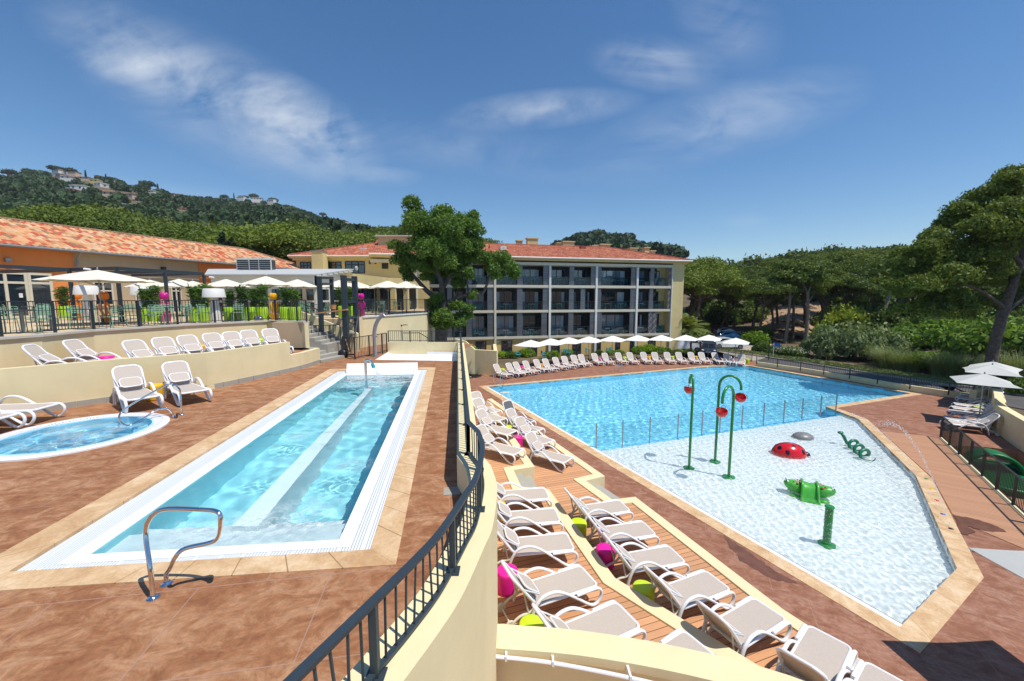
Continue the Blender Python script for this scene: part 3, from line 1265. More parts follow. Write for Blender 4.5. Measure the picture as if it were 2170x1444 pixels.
# ------------------------------------------------------------------ timber terraces with cream kerbs
ZB, ZA = LO + .40, LO + .82
Bl = [at(a, b, ZB) for a, b in ((1042, 846), (1282, 1011), (1241, 1021), (1298, 1061), (1346, 1055), (1660, 1295), (1893, 1446), (2050, 1545))]
Al = [at(a, b, ZA) for a, b in ((1045, 862), (1133, 991), (1088, 998), (1105, 1034), (1163, 1039), (1303, 1227.6), (1603, 1412), (1760, 1500))]
bd = (Bl[5] - Bl[4]).normalized()
board_ang = math.atan2(bd.y, bd.x) + R(90)
stripes('decking', (.57, .30, .155), (.11, .05, .025), board_ang, .145, .07)
under = [(1.4, .2), (-.6, 3.2)] + [W2(p) for p in rail_pts if 2.2 < p.y < 12] + [(-1.3, 14)]
left_b = [(-1.75, 15), (-1.0, 9), (-.6, 6), (-.6, 2.0), (2.5, .2)]


def closed_terrace(name, label, line, z, zb, left):
    top = thing(name, label, 'terrace')
    poly = [W2(p) for p in line] + left[::-1]
    inner_line = offset_line(line, -.30)
    MB().prism([W2(p) for p in inner_line] + left[::-1], zb, z + .0).build('decking', M('decking'), top)
    n = len(line)
    mb = MB()
    mb.wall([p for p in offset_line(line, -.15)], .30, zb, z + .035)
    mb.build('kerb', M('cream_curb'), top, bevel=.008)
    return top


closed_terrace('timber_terrace', 'lower timber sun terrace with cream kerb beside the paddling pool', Bl, ZB, LO, left_b)
closed_terrace('timber_terrace', 'upper timber sun terrace with cream kerb below the curved parapet', Al, ZA, LO + .001, [(-1.72, 14.9), (-1.0, 9), (-.6, 6), (-.6, 2.05), (2.4, .3)])


def small_steps(name, label, l, z0, z1):
    """two concrete steps inside the notch of a terrace edge (points 1-4 of the line)"""
    a, b, c, d = (Vector(W2(p)) for p in l[1:5])
    th = thing(name, label, 'steps')
    out_dir = (a - b).normalized()
    s, e = b, c
    if True:
        for k in range(2):
            w = .32 * (2 - k)
            z = z0 + (z1 - z0) * (k + 1) / 3
            q = [s - out_dir * .05, e - out_dir * .05, e + out_dir * w, s + out_dir * w]
            MB().prism(q, z0 + .001 * k, z).build('step', M('grey_concrete'), th, bevel=.006)
    return th


small_steps('terrace_steps', 'pair of grey concrete steps cut into the lower terrace kerb', Bl, LO, ZB)
small_steps('terrace_steps', 'pair of grey concrete steps cut into the upper terrace kerb', Al, ZB, ZA)

# ------------------------------------------------------------------ walls
par = thing('parapet_wall', 'long cream parapet wall curving between the upper deck and the timber terraces', 'wall')
MB().wall(rail_pts, .36, LO, PZ).build('wall', M('cream_wall'), par, smooth=30)

# low cream wall in the foreground, its pipe running along it
fw = [at(1036, 1346, -1.25), at(1230, 1362, -1.25), at(1450, 1400, -1.25), at(1680, 1462, -1.25), at(1900, 1560, -1.25)]
fwall = thing('foreground_wall', 'cream wall with a flat top in the foreground, white pipe along its face', 'wall')
fwl = smooth_line([Vector((p.x, p.y, 0)) for p in fw], 4)
MB().wall(fwl, .36, -1.36, -1.25).build('cap', M('cream_wall'), fwall, smooth=30)
MB().wall([Vector((p.x, p.y, 0)) for p in offset_line(fwl, .09)], .15, LO, -1.361).build('wall', M('cream_wall'), fwall, smooth=30)
# ------------------------------------------------------------------ railings
def railing(name, label, pts, h, post_step=1.5, bal=.11, lean=0.0, mat='dark_metal', group=None, post_w=.045, rail_w=.05, foot=False, bot=.08, cat='fence', post_at=None, post_drop=0.0):
    """metal railing standing on the 3D line pts: rails, posts and a panel of upright bars"""
    th = thing(name, label, cat, (0, 0, 0), 0, group)
    line = [Vector(p) for p in pts]
    up = Vector((0, 0, 1))
    mb = MB()
    for a, b in zip(line, line[1:]): mb.beam(a + up * (h - .015), b + up * (h - .015), rail_w, .03)
    mb.build('top_rail', M(mat), th)
    mb = MB()
    for a, b in zip(line, line[1:]): mb.beam(a + up * bot, b + up * bot, .04, .025)
    mb.build('bottom_rail', M(mat), th)
    P = resample(line, post_step)
    if (P[-1] - line[-1]).length > post_step * .35: P.append(line[-1])
    for p in P:
        mb = MB().box(p.x - post_w / 2, p.x + post_w / 2, p.y - post_w / 2, p.y + post_w / 2, p.z - post_drop, p.z + h - .03)
        if foot: mb.box(p.x - .06, p.x + .06, p.y - .06, p.y + .06, p.z + .001, p.z + .012)
        mb.build('post', M(mat), th)
    mb = MB()
    Q = resample(line, bal)
    for i in range(len(Q) - 1):
        p = Q[i]
        if min((p - k).length for k in P) < .04: continue
        d = (Q[i + 1] - Q[i]).normalized()
        k = rnd.uniform(-lean, lean)
        mb.beam(p + up * bot + d * -k, p + up * (h - .03) + d * k, .014, .014)
    mb.build('slat_panel', M(mat), th)
    return th


up_ = Vector((0, 0, 1))
curve_part = [Vector((p.x, p.y, PZ)) for p in rail_pts[:-1]]
straight = [Vector((p.x, p.y, PZ)) for p in rail_pts[-2:]]
railing('parapet_railing', 'dark metal railing on the curved end of the parapet in the foreground', curve_part, .53, 1.05, .105, .022, 'blue_steel', foot=True, post_w=.05, rail_w=.06, bot=.035)
railing('parapet_railing', 'dark metal railing on the straight run of the parapet beside the lap pool', straight, .53, 1.45, .105, .0, 'blue_steel', foot=True, post_w=.05, rail_w=.06, bot=.035)

# pipe along the foreground wall
pp = [at(1032, 1374, -1.32), at(1170, 1389, -1.32), at(1330, 1419, -1.32), at(1480, 1455, -1.32)]
pipe = thing('wall_pipe', 'white plastic pipe clipped along the foreground wall', 'pipe')
d0 = Vector((-.02, -.10, 0))
MB().tube([p + d0 for p in smooth_line(pp, 5)], .022, 8).build('pipe', M('white_plastic'), pipe, smooth=40)
MB().tube([pp[0] + d0, pp[0] + d0 + Vector((-.04, -.02, -.05)), pp[0] + d0 + Vector((-.05, -.05, -1.5))], .022, 8).build('down_pipe', M('white_plastic'), pipe, smooth=40)
for p in (pp[0].lerp(pp[1], .3), pp[1], pp[2]):
    MB().box(p.x - .012, p.x + .012, p.y - .13, p.y + .02, p.z - .025, p.z + .04).build('clip', M('white_plastic'), pipe)

# drain beside the parapet
g0 = at(957, 1041, 0)
gr = MB().box(-.12, .12, -.12, .12, .002, .005)
for k in range(9): gr.box(-.12, .12, -.118 + k * .028, -.106 + k * .028, .005, .008)
props(gr.build('drain_grate', M('kerb_concrete'), None, (g0.x, g0.y, 0), R(8)), 'square metal drain grate in the upper deck beside the parapet', 'drain grate')

# ------------------------------------------------------------------ sun terrace with two retaining walls (upper left)
w1 = [at(a, b, 0) for a, b in ((-420, 935), (-150, 905), (0, 886), (100, 872), (250, 850), (443, 827), (561, 801), (618, 788))]
w1b = [at(a, b, 0) for a, b in ((618, 788), (645, 781), (679, 769))]
rw = thing('retaining_wall', 'low cream retaining wall with a course of grey blocks along its foot, beside the spa', 'wall')
o1 = [Vector((p.x, p.y, 0)) for p in offset_line(w1, .10) for p in [Vector((p.x, p.y, 0))]]
MB().wall(o1, .20, 0, 1.18).build('wall', M('cream_wall'), rw)
MB().wall([Vector((p.x, p.y, 0)) for p in offset_line(w1b, .10)], .20, 0, .66).build('end_wall', M('cream_wall'), rw)
mb = MB()
allw = w1 + w1b[1:]
Q = resample([Vector((p.x, p.y, 0)) for p in offset_line(allw, -.012)], .55)
for a, b in zip(Q, Q[1:]):
    d = (b - a).normalized() * .006
    mb.beam(a + d + up_ * .08, b - d + up_ * .08, .03, .16)
mb.build('base_course', M('grey_concrete'), rw)
cap_px = ((-260, 757), (0, 723), (83, 712.5), (194, 702), (388, 690), (568, 681.5), (647, 683.5))
cap = [at(a, b, TZ) for a, b in cap_px]
cap[0] = Vector((-15.6, 7.4, TZ))
cap.insert(1, Vector((-14.9, 9.4, TZ)))
cap[2] = Vector((-14.35, 11.17, TZ))
mb = MB().prism([W2(p) for p in offset_line(allw, .1)] + [W2(cap[-1]), W2(cap[-2]), W2(cap[-3]), W2(cap[-4]), W2(cap[-5]), W2(cap[-6]), W2(cap[0])], .02, T1)
props(mb.build('sun_terrace', M('upper_deck')), 'raised red brown sun terrace between the two cream retaining walls', 'terrace')
# restaurant terrace on the upper wall
st_x0, st_x1, st_y0, st_y1 = -11.2, -8.75, 18.75, 21.4
w3a, w3b = at(764, 673, TZ), at(900, 664.5, TZ)
terr = [W2(p) for p in cap] + [(st_x0, 18.7), (st_x0, 21.6), (w3a.x, 21.9), (w3a.x, w3a.y), (w3b.x, w3b.y), (w3b.x - .4, 36), (-9, 41.9), (-26, 42), (-42, 30), (-38, 10), (-24, 5)]
mb = MB().prism(terr, -.5, TZ)
structure(mb.build('restaurant_terrace', M('terrace_paving')))
rw2 = thing('retaining_wall', 'upper cream retaining wall with pale stone cap below the restaurant railing', 'wall')
MB().wall([Vector((p.x, p.y, 0)) for p in offset_line(cap, .06)], .24, 0, TZ - .02).build('wall', M('cream_wall'), rw2)
MB().wall([Vector((p.x, p.y, 0)) for p in offset_line(cap, .06)], .36, TZ - .02, TZ + .05).build('cap', M('cap_stone'), rw2)
railing('terrace_railing', 'black railing along the restaurant terrace above the upper retaining wall', [Vector((p.x, p.y, TZ + .05)) for p in offset_line(cap, .08)], 1.0, 1.35, .115, .02, 'dark_metal', post_w=.06)
rw3 = thing('retaining_wall', 'cream retaining wall below the far terrace, right of the black steel frame', 'wall')
w3 = [Vector((w3a.x, 21.95, 0)), Vector((w3a.x, w3a.y, 0)), Vector((w3b.x, w3b.y, 0)), Vector((w3b.x - .3, 35.5, 0))]
MB().wall(w3, .26, LO, TZ - .02).build('wall', M('cream_wall'), rw3)
MB().wall(w3[1:], .36, TZ - .02, TZ + .05).build('cap', M('white_trim'), rw3)
railing('terrace_railing', 'black railing around the far terrace beside the pink tulip sculpture', [Vector((p.x, p.y, TZ + .05)) for p in w3[1:]], 1.0, 1.3, .115, .0, 'dark_metal')
# plate and lamp on that wall
pm = w3[1].lerp(w3[2], .55)
d3 = (w3[2] - w3[1]).normalized()
n3 = Vector((d3.y, -d3.x, 0))
fl = thing('wall_lamp', 'small dark outdoor lamp on a bracket on the far cream retaining wall', 'lamp', (pm.x + n3.x * .13, pm.y + n3.y * .13, 1.05), math.atan2(n3.y, n3.x))
MB().beam((0, 0, 0), (.30, 0, .04), .04, .03).build('arm', M('dark_metal'), fl)
MB().box(.20, .46, -.07, .07, .03, .07).build('head', M('dark_metal'), fl)
MB().box(-.002, .02, -.05, .05, -.06, .06).build('base_plate', M('dark_metal'), fl)

# stairs from the deck to the sun terrace and on to the restaurant
stp = thing('deck_steps', 'four wide grey concrete steps from the upper deck to the sun terrace', 'steps')
fr0, fr1 = at(681, 770, 0), at(735, 758, 0)
sd = (fr1 - fr0).normalized()
so_ = Vector((-sd.y, sd.x, 0))
for k in range(4):
    a, b = fr0 + so_ * (.33 * k), fr1 + so_ * (.33 * k - .0)
    e = so_ * (2.2 - .33 * k)
    z0 = T1 / 4 * k
    MB().prism([W2(a), W2(b), W2(b + e), W2(a + e)], z0 + .001, z0 + T1 / 4).build('step', M('grey_concrete'), stp, bevel=.008)
stc = thing('terrace_stairs', 'grey concrete stairs rising left to the restaurant terrace behind a black railing', 'stairs')
for k in range(8):
    x1 = st_x1 - .30 * k
    MB().box(st_x0 - .001, x1, st_y0 + .15, st_y1 - .12, T1 + (TZ - T1) / 8 * k + .001 if k else 0, T1 + (TZ - T1) / 8 * (k + 1) - .001).build('step', M('grey_concrete'), stc, bevel=.006)
mb = MB()
mb.add([(st_x0, st_y1 - .12, 0), (st_x1 + .5, st_y1 - .12, 0), (st_x1 + .5, st_y1 - .12, T1 + .45), (st_x0, st_y1 - .12, TZ + .42),
        (st_x0, st_y1 + .1, 0), (st_x1 + .5, st_y1 + .1, 0), (st_x1 + .5, st_y1 + .1, T1 + .45), (st_x0, st_y1 + .1, TZ + .42)],
       [(0, 1, 2, 3), (7, 6, 5, 4), (3, 2, 6, 7), (1, 5, 6, 2), (0, 3, 7, 4)])
mb.build('flank_wall', M('cream_wall'), stc)
mb = MB().tube([(st_x1 + .5, st_y1, T1 + .85), (st_x0, st_y1, TZ + .85), (st_x0 - .3, st_y1, TZ + .85)], .022, 8)
for k in range(3): mb.tube([(st_x1 + .3 - k * 1.1, st_y1, T1 + .5 + .55 * k), (st_x1 + .3 - k * 1.1, st_y1, T1 + .94 + .53 * k)], .016, 6)
mb.build('handrail', M('dark_metal'), stc)
fa1, fa2 = at(651, 732, T1), at(722, 731, T1)
railing('stair_railing', 'black railing panel in front of the stairs at the end of the sun terrace', [fa1, fa2], 1.0, 1.1, .115, .0, 'dark_metal')
MB().box(-.0, .3, 0, .25, 0, .32)
blk = fr1 + so_ * .9
f1 = [at(728, 757, 0), at(754, 762, 0), at(776, 757, 0), at(800, 752, 0), at(820, 747, 0)]
railing('deck_railing', 'black railing with gate in front of the steel frame, beside the concrete deck steps', f1, 1.05, 1.1, .115, .0, 'dark_metal', post_w=.055)
# cream wall behind the splash basin
sw = [at(822, 745, 0), at(969, 746, 0)]
sw = [Vector((p.x, p.y + .16, 0)) for p in sw]
bw = thing('basin_wall', 'low cream wall behind the empty white basin', 'wall')
MB().wall(sw, .24, LO, .50).build('wall', M('cream_wall'), bw)
railing('basin_railing', 'black railing on the low cream wall behind the white basin', [Vector((sw[0].x, sw[0].y, .5)), Vector((sw[1].x, sw[1].y, .5))], .62, 1.2, .115, .0, 'dark_metal')
e3 = [Vector((sw[0].x + 1.6, sw[0].y + .5, .95)), Vector((sw[0].x + 2.9, sw[0].y + .7, .05))]
hr = MB().tube([e3[0] + Vector((-.9, -.1, 0)), e3[0], e3[1]], .022, 8).tube([e3[0] - up_ * .6, e3[0]], .02, 6).tube([e3[1] - up_ * 2, e3[1]], .02, 6)
props(hr.build('stair_handrail', M('dark_metal')), 'sloping dark handrail of stairs going down behind the white basin', 'handrail')
# cream wall end on the pool deck right of the parapet
lw = [at(982, 792, LO), at(1054, 795, LO)]
lwt = thing('deck_wall', 'tall cream wall end on the pool deck beside the first poolside lounger', 'wall')
zt = onplane(1030, 743, lw[0], lw[1]).z
MB().wall([Vector((lw[0].x - .6, lw[0].y, 0)), Vector((lw[0].x + .25, lw[0].y, 0)), Vector((lw[0].x + 1.05, lw[0].y, 0)), Vector((lw[1].x, lw[1].y, 0))], .3, LO, [zt + .95, zt + .75, zt + .02, zt]).build('wall', M('cream_wall'), lwt)
MB().wall([Vector((lw[1].x - .155, lw[1].y + .16, 0)), Vector((lw[1].x - .45, lw[1].y + 5, 0))], .3, LO, zt - .01).build('side_wall', M('cream_wall'), lwt)

# grey shower column, water cannon, chrome rails
sb = at(795, 756, 0)
sh = thing('shower_column', 'tall grey outdoor shower column bending over at the top beside the white basin', 'shower', sb)
zt = zat_ = onplane(795, 700, (sb.x - 1, sb.y), (sb.x + 1, sb.y)).z
tip = onplane(810, 668, (sb.x - 1, sb.y), (sb.x + 1, sb.y))
hh = tip.z
path = [(0, 0, 0), (.0, 0, hh * .35), (.0, 0, hh * .55), (.06, 0, hh * .72), (.18, 0, hh * .86), (.34, 0, hh * .96), (.50, 0, hh * 1.02)]
MB().tube(smooth_line([Vector(p) for p in path], 4), .095, 12, flat=.8).build('column', M('shower_grey'), sh, smooth=40)
MB().tube([(.46, 0, hh * 1.0), (.56, 0, hh * .955)], .085, 12).build('shower_head', M('steel_grey'), sh, smooth=40)
MB().lathe([(.15, 0), (.15, .02), (.11, .03)], 16).build('base_plate', M('steel_grey'), sh)
MB().tube([(.09, -.03, 1.0), (.16, -.03, 1.0)], .03, 8).build('tap', M('chrome'), sh)

cb = at(776.5, 824, -.05)
ct = onplane(776, 763, (cb.x - 1, cb.y), (cb.x + 1, cb.y)).z
cn = thing('water_cannon', 'chrome swan neck water spout standing in the lap pool', 'water spout', (cb.x, cb.y, -.16))
hh = ct + .16
pth = [(0, 0, 0), (0, 0, hh * .8), (.0, 0, hh * .92), (.03, .0, hh * .985), (.09, 0, hh), (.15, 0, hh * .985), (.21, 0, hh * .90), (.25, 0, hh * .82)]
receiver(MB().tube(smooth_line([Vector(p) for p in pth], 4), .04, 12).build('pipe', M('chrome'), cn, smooth=40))
MB().tube([(.22, 0, hh * .88), (.27, 0, hh * .76)], [.05, .06], 10).build('nozzle', M('turquoise_plastic'), cn, smooth=40)
mb = MB()
for k in range(9):
    a = k / 8 - .5
    mb.tube([(.27 + t_ * (.34 + a * .22) - a * .03, a * .10 + a * t_ * .2, hh * .76 - t_ * .35 - t_ * t_ * .55) for t_ in (0, .2, .4, .6, .8, .95)], [.012, .010, .008, .007, .006, .004], 5)
mb.build('water_jet', M('water_drop'), cn, smooth=True)


def chrome(name, label, paths, r=.022, cat='handrail', feet=()):
    th = thing(name, label, cat)
    for p in paths: receiver(MB().tube(p, r, 10).build('rail', M('chrome'), th, smooth=50))
    for f in feet: MB().lathe([(.055, 0), (.055, .008), (.04, .014), (.03, .03)], 14, (f[0], f[1], f[2] + .001)).build('flange', M('chrome'), th, smooth=50)
    return th


# handrail in front: two posts in the deck, one loop out over the water
a0, b0 = at(325, 1268, 0), at(354, 1238, 0)
wl_ = lambda px, py, y: atd(px, py, y)
ya = a0.y
top1 = onplane(322, 1110, (a0.x, a0.y), (a0.x - .02, a0.y + 1))
za = .86
lp = [a0, a0 + Vector((0, 0, .35)), a0 + Vector((.0, .0, .60)), a0 + Vector((.02, .06, .76)), a0 + Vector((.06, .16, .83))]
e1 = onplane(440, 1079, (a0.x, a0.y + .42), (a0.x + 1, a0.y + .50))
e1 = at(420, 1080, .84)
e2 = at(462, 1086, .84)
e3_ = at(467, 1112, .72)
e4 = at(462, 1138, .52)
e5 = at(446, 1150, .46)
f1_ = at(392, 1163, .44)
f2_ = at(372, 1180, .38)
f3_ = at(360, 1205, .20)
chrome('pool_handrail', 'bent chrome handrail loop at the near end of the lap pool', [smooth_line([a0, a0 + up_ * .3, at(309, 1136, .58), at(316, 1102, .74), at(345, 1080, .84), e1, e2, e3_, e4, e5, f1_, f2_, f3_, b0 + up_ * .1, b0], 5)], .021, feet=(a0, b0))

B1, B2 = at(386, 880, 0), at(367, 884, 0)
chrome('spa_handrail', 'chrome handrail sloping down into the round spa bath', [
    smooth_line([B1, B1 + up_ * .35, B1 + up_ * .62, at(381, 826, .74), at(370, 816, .80), at(352, 817, .80), at(300, 845, .50), at(262, 869, .2), at(252, 884, .08), at(256, 895, .03), at(265, 901, .0), at(275, 902, 0), at(300, 890, .06), at(330, 870, .20), at(345, 866, .24), at(356, 867, .22), B2 + up_ * .08, B2], 5)], .02, feet=(B1, B2))


def pool_ladder(px0, px1, py, label, out):
    """two bent chrome rails over the pool rim"""
    paths, feet = [], []
    for px in (px0, px1):
        q = at(px, py, LO)
        o = Vector(out)
        base = q + o * .55
        feet.append(base)
        paths.append(smooth_line([base, base + up_ * .6, base + up_ * .82 - o * .06, base + up_ * .90 - o * .2, base + up_ * .80 - o * .36, q - o * .08 + up_ * .1, q - o * .12 - up_ * .3], 4))
    th = chrome('pool_ladder', label, paths, .024, 'ladder', feet)
    a, b = paths[0][-1], paths[1][-1]
    for k in (.0, .22):
        receiver(MB().beam(a + up_ * k, b + up_ * k, .09, .03).build('rung', M('chrome'), th))


pool_ladder(1051, 1066, 817, 'chrome pool ladder at the left corner of the main pool', (-.39, .92, 0))
pool_ladder(1311, 1320, 789, 'chrome pool ladder halfway along the far edge of the main pool', (-.39, .92, 0))
pool_ladder(1552, 1562, 777, 'chrome pool ladder at the right end of the far edge of the main pool', (-.05, .99, 0))

# glass fence between the deep and the paddling part
gf = thing('glass_fence', 'clear glass fence with steel posts between deep and paddling pool', 'fence')
gp = [at(a, b, LO) for a, b in ((1263, 948), (1314, 944 - 7), (1370, 937 - 9), (1428, 928 - 9), (1480, 919 - 7), (1530, 911), (1577, 904), (1622, 897), (1663, 890), (1701, 884), (1739, 878), (1771, 873))]
ga, gb = gp[0], gp[-1]
gp = [ga.lerp(gb, k) for k in [(p - ga).dot((gb - ga).normalized()) / (gb - ga).length for p in gp]]
for i, p in enumerate(gp):
    receiver(MB().box(p.x - .022, p.x + .022, p.y - .022, p.y + .022, LO - .4, LO + 1.06).build('post', M('steel_grey'), gf))
for a, b in zip(gp, gp[1:]):
    d = (b - a).normalized() * .03
    MB().beam(a + d + up_ * .50, b - d + up_ * .50, .010, .94).build('glass_panel', M('pool_glass'), gf)
# ------------------------------------------------------------------ tiled roof planes
def tile_plane(mb, e0, e1, r0, r1, pitch=.26, rise=.05):
    """corrugated tile slope between the eave e0-e1 and the ridge r0-r1 (3D points)"""
    e0, e1, r0, r1 = Vector(e0), Vector(e1), Vector(r0), Vector(r1)
    u = (e1 - e0).normalized()
    L = (e1 - e0).length
    slope = ((r0 + r1) / 2 - (e0 + e1) / 2)
    n = u.cross(slope).normalized()
    if n.z < 0: n = -n
    k = int(L / pitch)
    a0, a1 = (r0 - e0).dot(u), (r1 - e0).dot(u)
    hv = (r0 - e0) - u * a0
    H = hv.length
    hv = hv / H
    prof = [(0, 0), (.13, .55), (.3, .95), (.5, 1.0), (.7, .95), (.87, .55), (1, 0)]
    for i in range(k + 1):
        vs = []
        for (fx, fz) in prof[:-1] + [prof[-1]]:
            x = min(i + fx, L / pitch) * pitch
            # how far up this line of tiles reaches (hips)
            t1 = 1.0
            if a0 > 1e-6 and x < a0: t1 = x / a0
            if a1 < L - 1e-6 and x > a1: t1 = (L - x) / (L - a1)
            t1 = max(t1, .001)
            vs.append((x, fz * rise, t1))
        V, UV = [], []
        rows = max(1, int(H / 1.5))
        for (x, z, t1) in vs:
            for j in range(rows + 1):
                h = H * t1 * j / rows
                V.append(e0 + u * x + hv * h + n * z)
                UV.append((x, h))
        fs, uvs = [], []
        w = rows + 1
        for c in range(len(vs) - 1):
            for j in range(rows):
                f = (c * w + j, (c + 1) * w + j, (c + 1) * w + j + 1, c * w + j + 1)
                fs.append(f)
                cu = (i + .5) * pitch
                uvs.append([(cu, UV[q][1]) for q in f])
        mb.add(V, fs, uvs)


def hip_roof(name, mat, parent, x0, x1, y0, y1, z, rise, hip0=None, hip1=None, pitch=.26):
    ym = (y0 + y1) / 2
    h0 = (y1 - y0) / 2 if hip0 is None else hip0
    h1 = (y1 - y0) / 2 if hip1 is None else hip1
    mb = MB()
    a, b = (x0 + h0, ym, z + rise), (x1 - h1, ym, z + rise)
    tile_plane(mb, (x0, y0, z), (x1, y0, z), a, b, pitch)
    tile_plane(mb, (x1, y1, z), (x0, y1, z), b, a, pitch)
    if h0 > .01: tile_plane(mb, (x0, y1, z), (x0, y0, z), a, a, pitch)
    if h1 > .01: tile_plane(mb, (x1, y0, z), (x1, y1, z), b, b, pitch)
    rd = .10
    mb.tube([Vector(a) + up_ * .03, Vector(b) + up_ * .03], rd, 8)
    for q, (cx_, cy_) in ((a, (x0, y0)), (a, (x0, y1)), (b, (x1, y0)), (b, (x1, y1))):
        if (q is a and h0 > .01) or (q is b and h1 > .01):
            mb.tube([Vector(q) + up_ * .03, Vector((cx_, cy_, z + .06))], rd, 8)
    mb.box(x0 + .1, x1 - .1, y0 + .1, y1 - .1, z - .12, z - .02)
    return mb.build(name, M(mat), parent)


def window(parent, x0, x1, z0, z1, y, frame='frame_dark', glass='window_glass', mull=1, trans=None, fw=.06, name='window', curtain=None):
    """a window standing on plane y (outside is -y): frame with its pane as sub-part"""
    mb = MB()
    mb.box(x0, x0 + fw, y - .04, y + .05, z0, z1).box(x1 - fw, x1, y - .04, y + .05, z0, z1)
    mb.box(x0 + fw, x1 - fw, y - .04, y + .05, z1 - fw, z1).box(x0 + fw, x1 - fw, y - .04, y + .05, z0, z0 + fw)
    for k in range(mull):
        xm = x0 + (x1 - x0) * (k + 1) / (mull + 1)
        mb.box(xm - fw * .5, xm + fw * .5, y - .038, y + .048, z0 + fw, z1 - fw)
    if trans: mb.box(x0 + fw, x1 - fw, y - .036, y + .046, trans - fw * .5, trans + fw * .5)
    f = mb.build(name, M(frame), parent)
    MB().box(x0 + .02, x1 - .02, y + .0, y + .012, z0 + .02, z1 - .02).build('pane', M(glass), f)
    return f


# ------------------------------------------------------------------ restaurant
RA, RB = Vector((-28.0, 22.0, 0)), Vector((-24.1, 35.4, 0))
ru = (RB - RA).normalized()
rz_r = math.atan2(ru.y, ru.x)
rest = thing('restaurant_building', 'long low restaurant with mixed clay tile roof and orange and tan walls, far left', 'building', RA, rz_r)


def rs(px, py=560):
    p = onplane(px, py, RA, RB)
    return (Vector((p.x, p.y, 0)) - RA).dot(ru), p.z


EZ = 5.78
s1, s2, s3 = rs(157)[0], rs(421)[0], rs(512)[0]
SEND = 22.5
wl = [(-9, s1, 'orange_wall'), (s1, s2, 'tan_wall'), (s2, s3 + 2.5, 'orange_wall'), (s3 + 2.5, SEND, 'tan_wall')]
for a, b, m_ in wl:
    MB().box(a, b, 0 if m_ == 'orange_wall' else .06, 8.6, -4, EZ - .1).build('wall', M(m_), rest)
hip_roof('roof', 'roof_tile_mixed', rest, -10, SEND + .6, -.55, 9.2, EZ, 1.95, 0, 4.5)
g = MB().tube([(-10, -.62, EZ - .06), (SEND + .5, -.62, EZ - .06)], .075, 8)
g.tube([(s1 + .1, -.60, EZ - .1), (s1 + .1, -.12, EZ - .5), (s1 + .1, -.12, 4.3)], .05, 8)
g.build('gutter', M('gutter'), rest, smooth=40)
# glazed entrance, left
xa, xb, xc = rs(-38, 620)[0], rs(60, 620)[0], rs(112, 620)[0]
ztp, zhd = rs(60, 578)[1], rs(60, 600)[1]
window(rest, xa, xb, TZ, ztp, -.05, 'frame_cream', 'window_glass', 1, zhd, .13, 'glazed_door')
window(rest, xb + .01, xc, TZ, ztp, -.05, 'frame_cream', 'window_glass', 0, zhd, .13, 'glazed_door')
xw = rs(148 / 3.61, 620)
pd = MB().box(rs(37, 620)[0], rs(45, 620)[0], -.115, -.10, rs(40, 631)[1], rs(40, 622)[1])
pd.build('notice', M('sign_white'), rest)
for p0_, p1_, yt, yb_ in ((198, 240, 597, 648), (285, 318, 596, 650), (362, 384, 600, 665), (398, 425, 600, 665)):
    a, b = rs(p0_, 620)[0], rs(p1_, 620)[0]
    window(rest, a, b, max(TZ, rs((p0_ + p1_) / 2, yb_)[1]), rs((p0_ + p1_) / 2, yt)[1], .0, 'frame_cream', 'window_glass', 1, rs((p0_ + p1_) / 2, yt)[1] - .6, .09)
for px, py in ((14, 552), (344, 569)):
    s_, z_ = rs(px, py)
    lt = MB().box(s_ - .12, s_ + .12, -.22, -.002, z_ - .1, z_ + .1)
    lt.build('wall_lamp', M('steel_grey' if px < 100 else 'black_metal'), rest, bevel=.01)
# second, lower tiled wing behind
r2 = thing('restaurant_wing', 'lower tiled wing at the far end of the restaurant with hipped clay roof', 'building', RA + ru * (SEND + .8) + Vector((ru.y, -ru.x, 0)) * .3, rz_r)
MB().box(0, 8, 0, 8, -4, 5.15).build('wall', M('yellow_wall'), r2)
hip_roof('roof', 'roof_tile_mixed', r2, -.1, 8.5, -.6, 8.4, 5.2, 1.75, 3.0, 4.0)

# pergolas
def pergola(name, label, posts, z, rafters=()):
    th = thing(name, label, 'pergola')
    for p in posts:
        MB().box(p[0] - .06, p[0] + .06, p[1] - .06, p[1] + .06, TZ, z - .001).build('post', M('blue_steel'), th)
    mb = MB()
    for a, b in rafters: mb.beam((a[0], a[1], z + .07), (b[0], b[1], z + .07), .10, .16)
    mb.build('beam', M('blue_steel'), th)
    return th


zp = 4.2
q1 = Vector((-21.8, 20.0))
un = Vector((ru.x, ru.y))
nin = Vector((-ru.y, ru.x))
pa = atd(147, 575, 20.2)
pergola('pergola', 'dark steel pergola in front of the orange restaurant wall, far left', [(pa.x, pa.y), (pa.x - un.x * 9, pa.y - un.y * 9)], zp,
        [((pa.x - un.x * 12, pa.y - un.y * 12), (pa.x + .2, pa.y + .2)), ((pa.x, pa.y), (pa.x + nin.x * 5.6, pa.y + nin.y * 5.6)), ((pa.x - un.x * 4, pa.y - un.y * 4), (pa.x - un.x * 4 + nin.x * 5, pa.y - un.y * 4 + nin.y * 5))])
pb, pc = atd(248, 572, 19.2), atd(432, 583, 23.6)
pm_ = pb.lerp(pc, .5)
nn_ = nin * 6.0
pergola('pergola', 'dark steel pergola with four posts in front of the tan restaurant wall', [W2(pb), W2(pm_), W2(pc)], zp,
        [(W2(pb), W2(pc)), (W2(pb), (pb.x + nn_.x, pb.y + nn_.y)), (W2(pc), (pc.x + nn_.x, pc.y + nn_.y)), (W2(pm_), (pm_.x + nn_.x, pm_.y + nn_.y))])
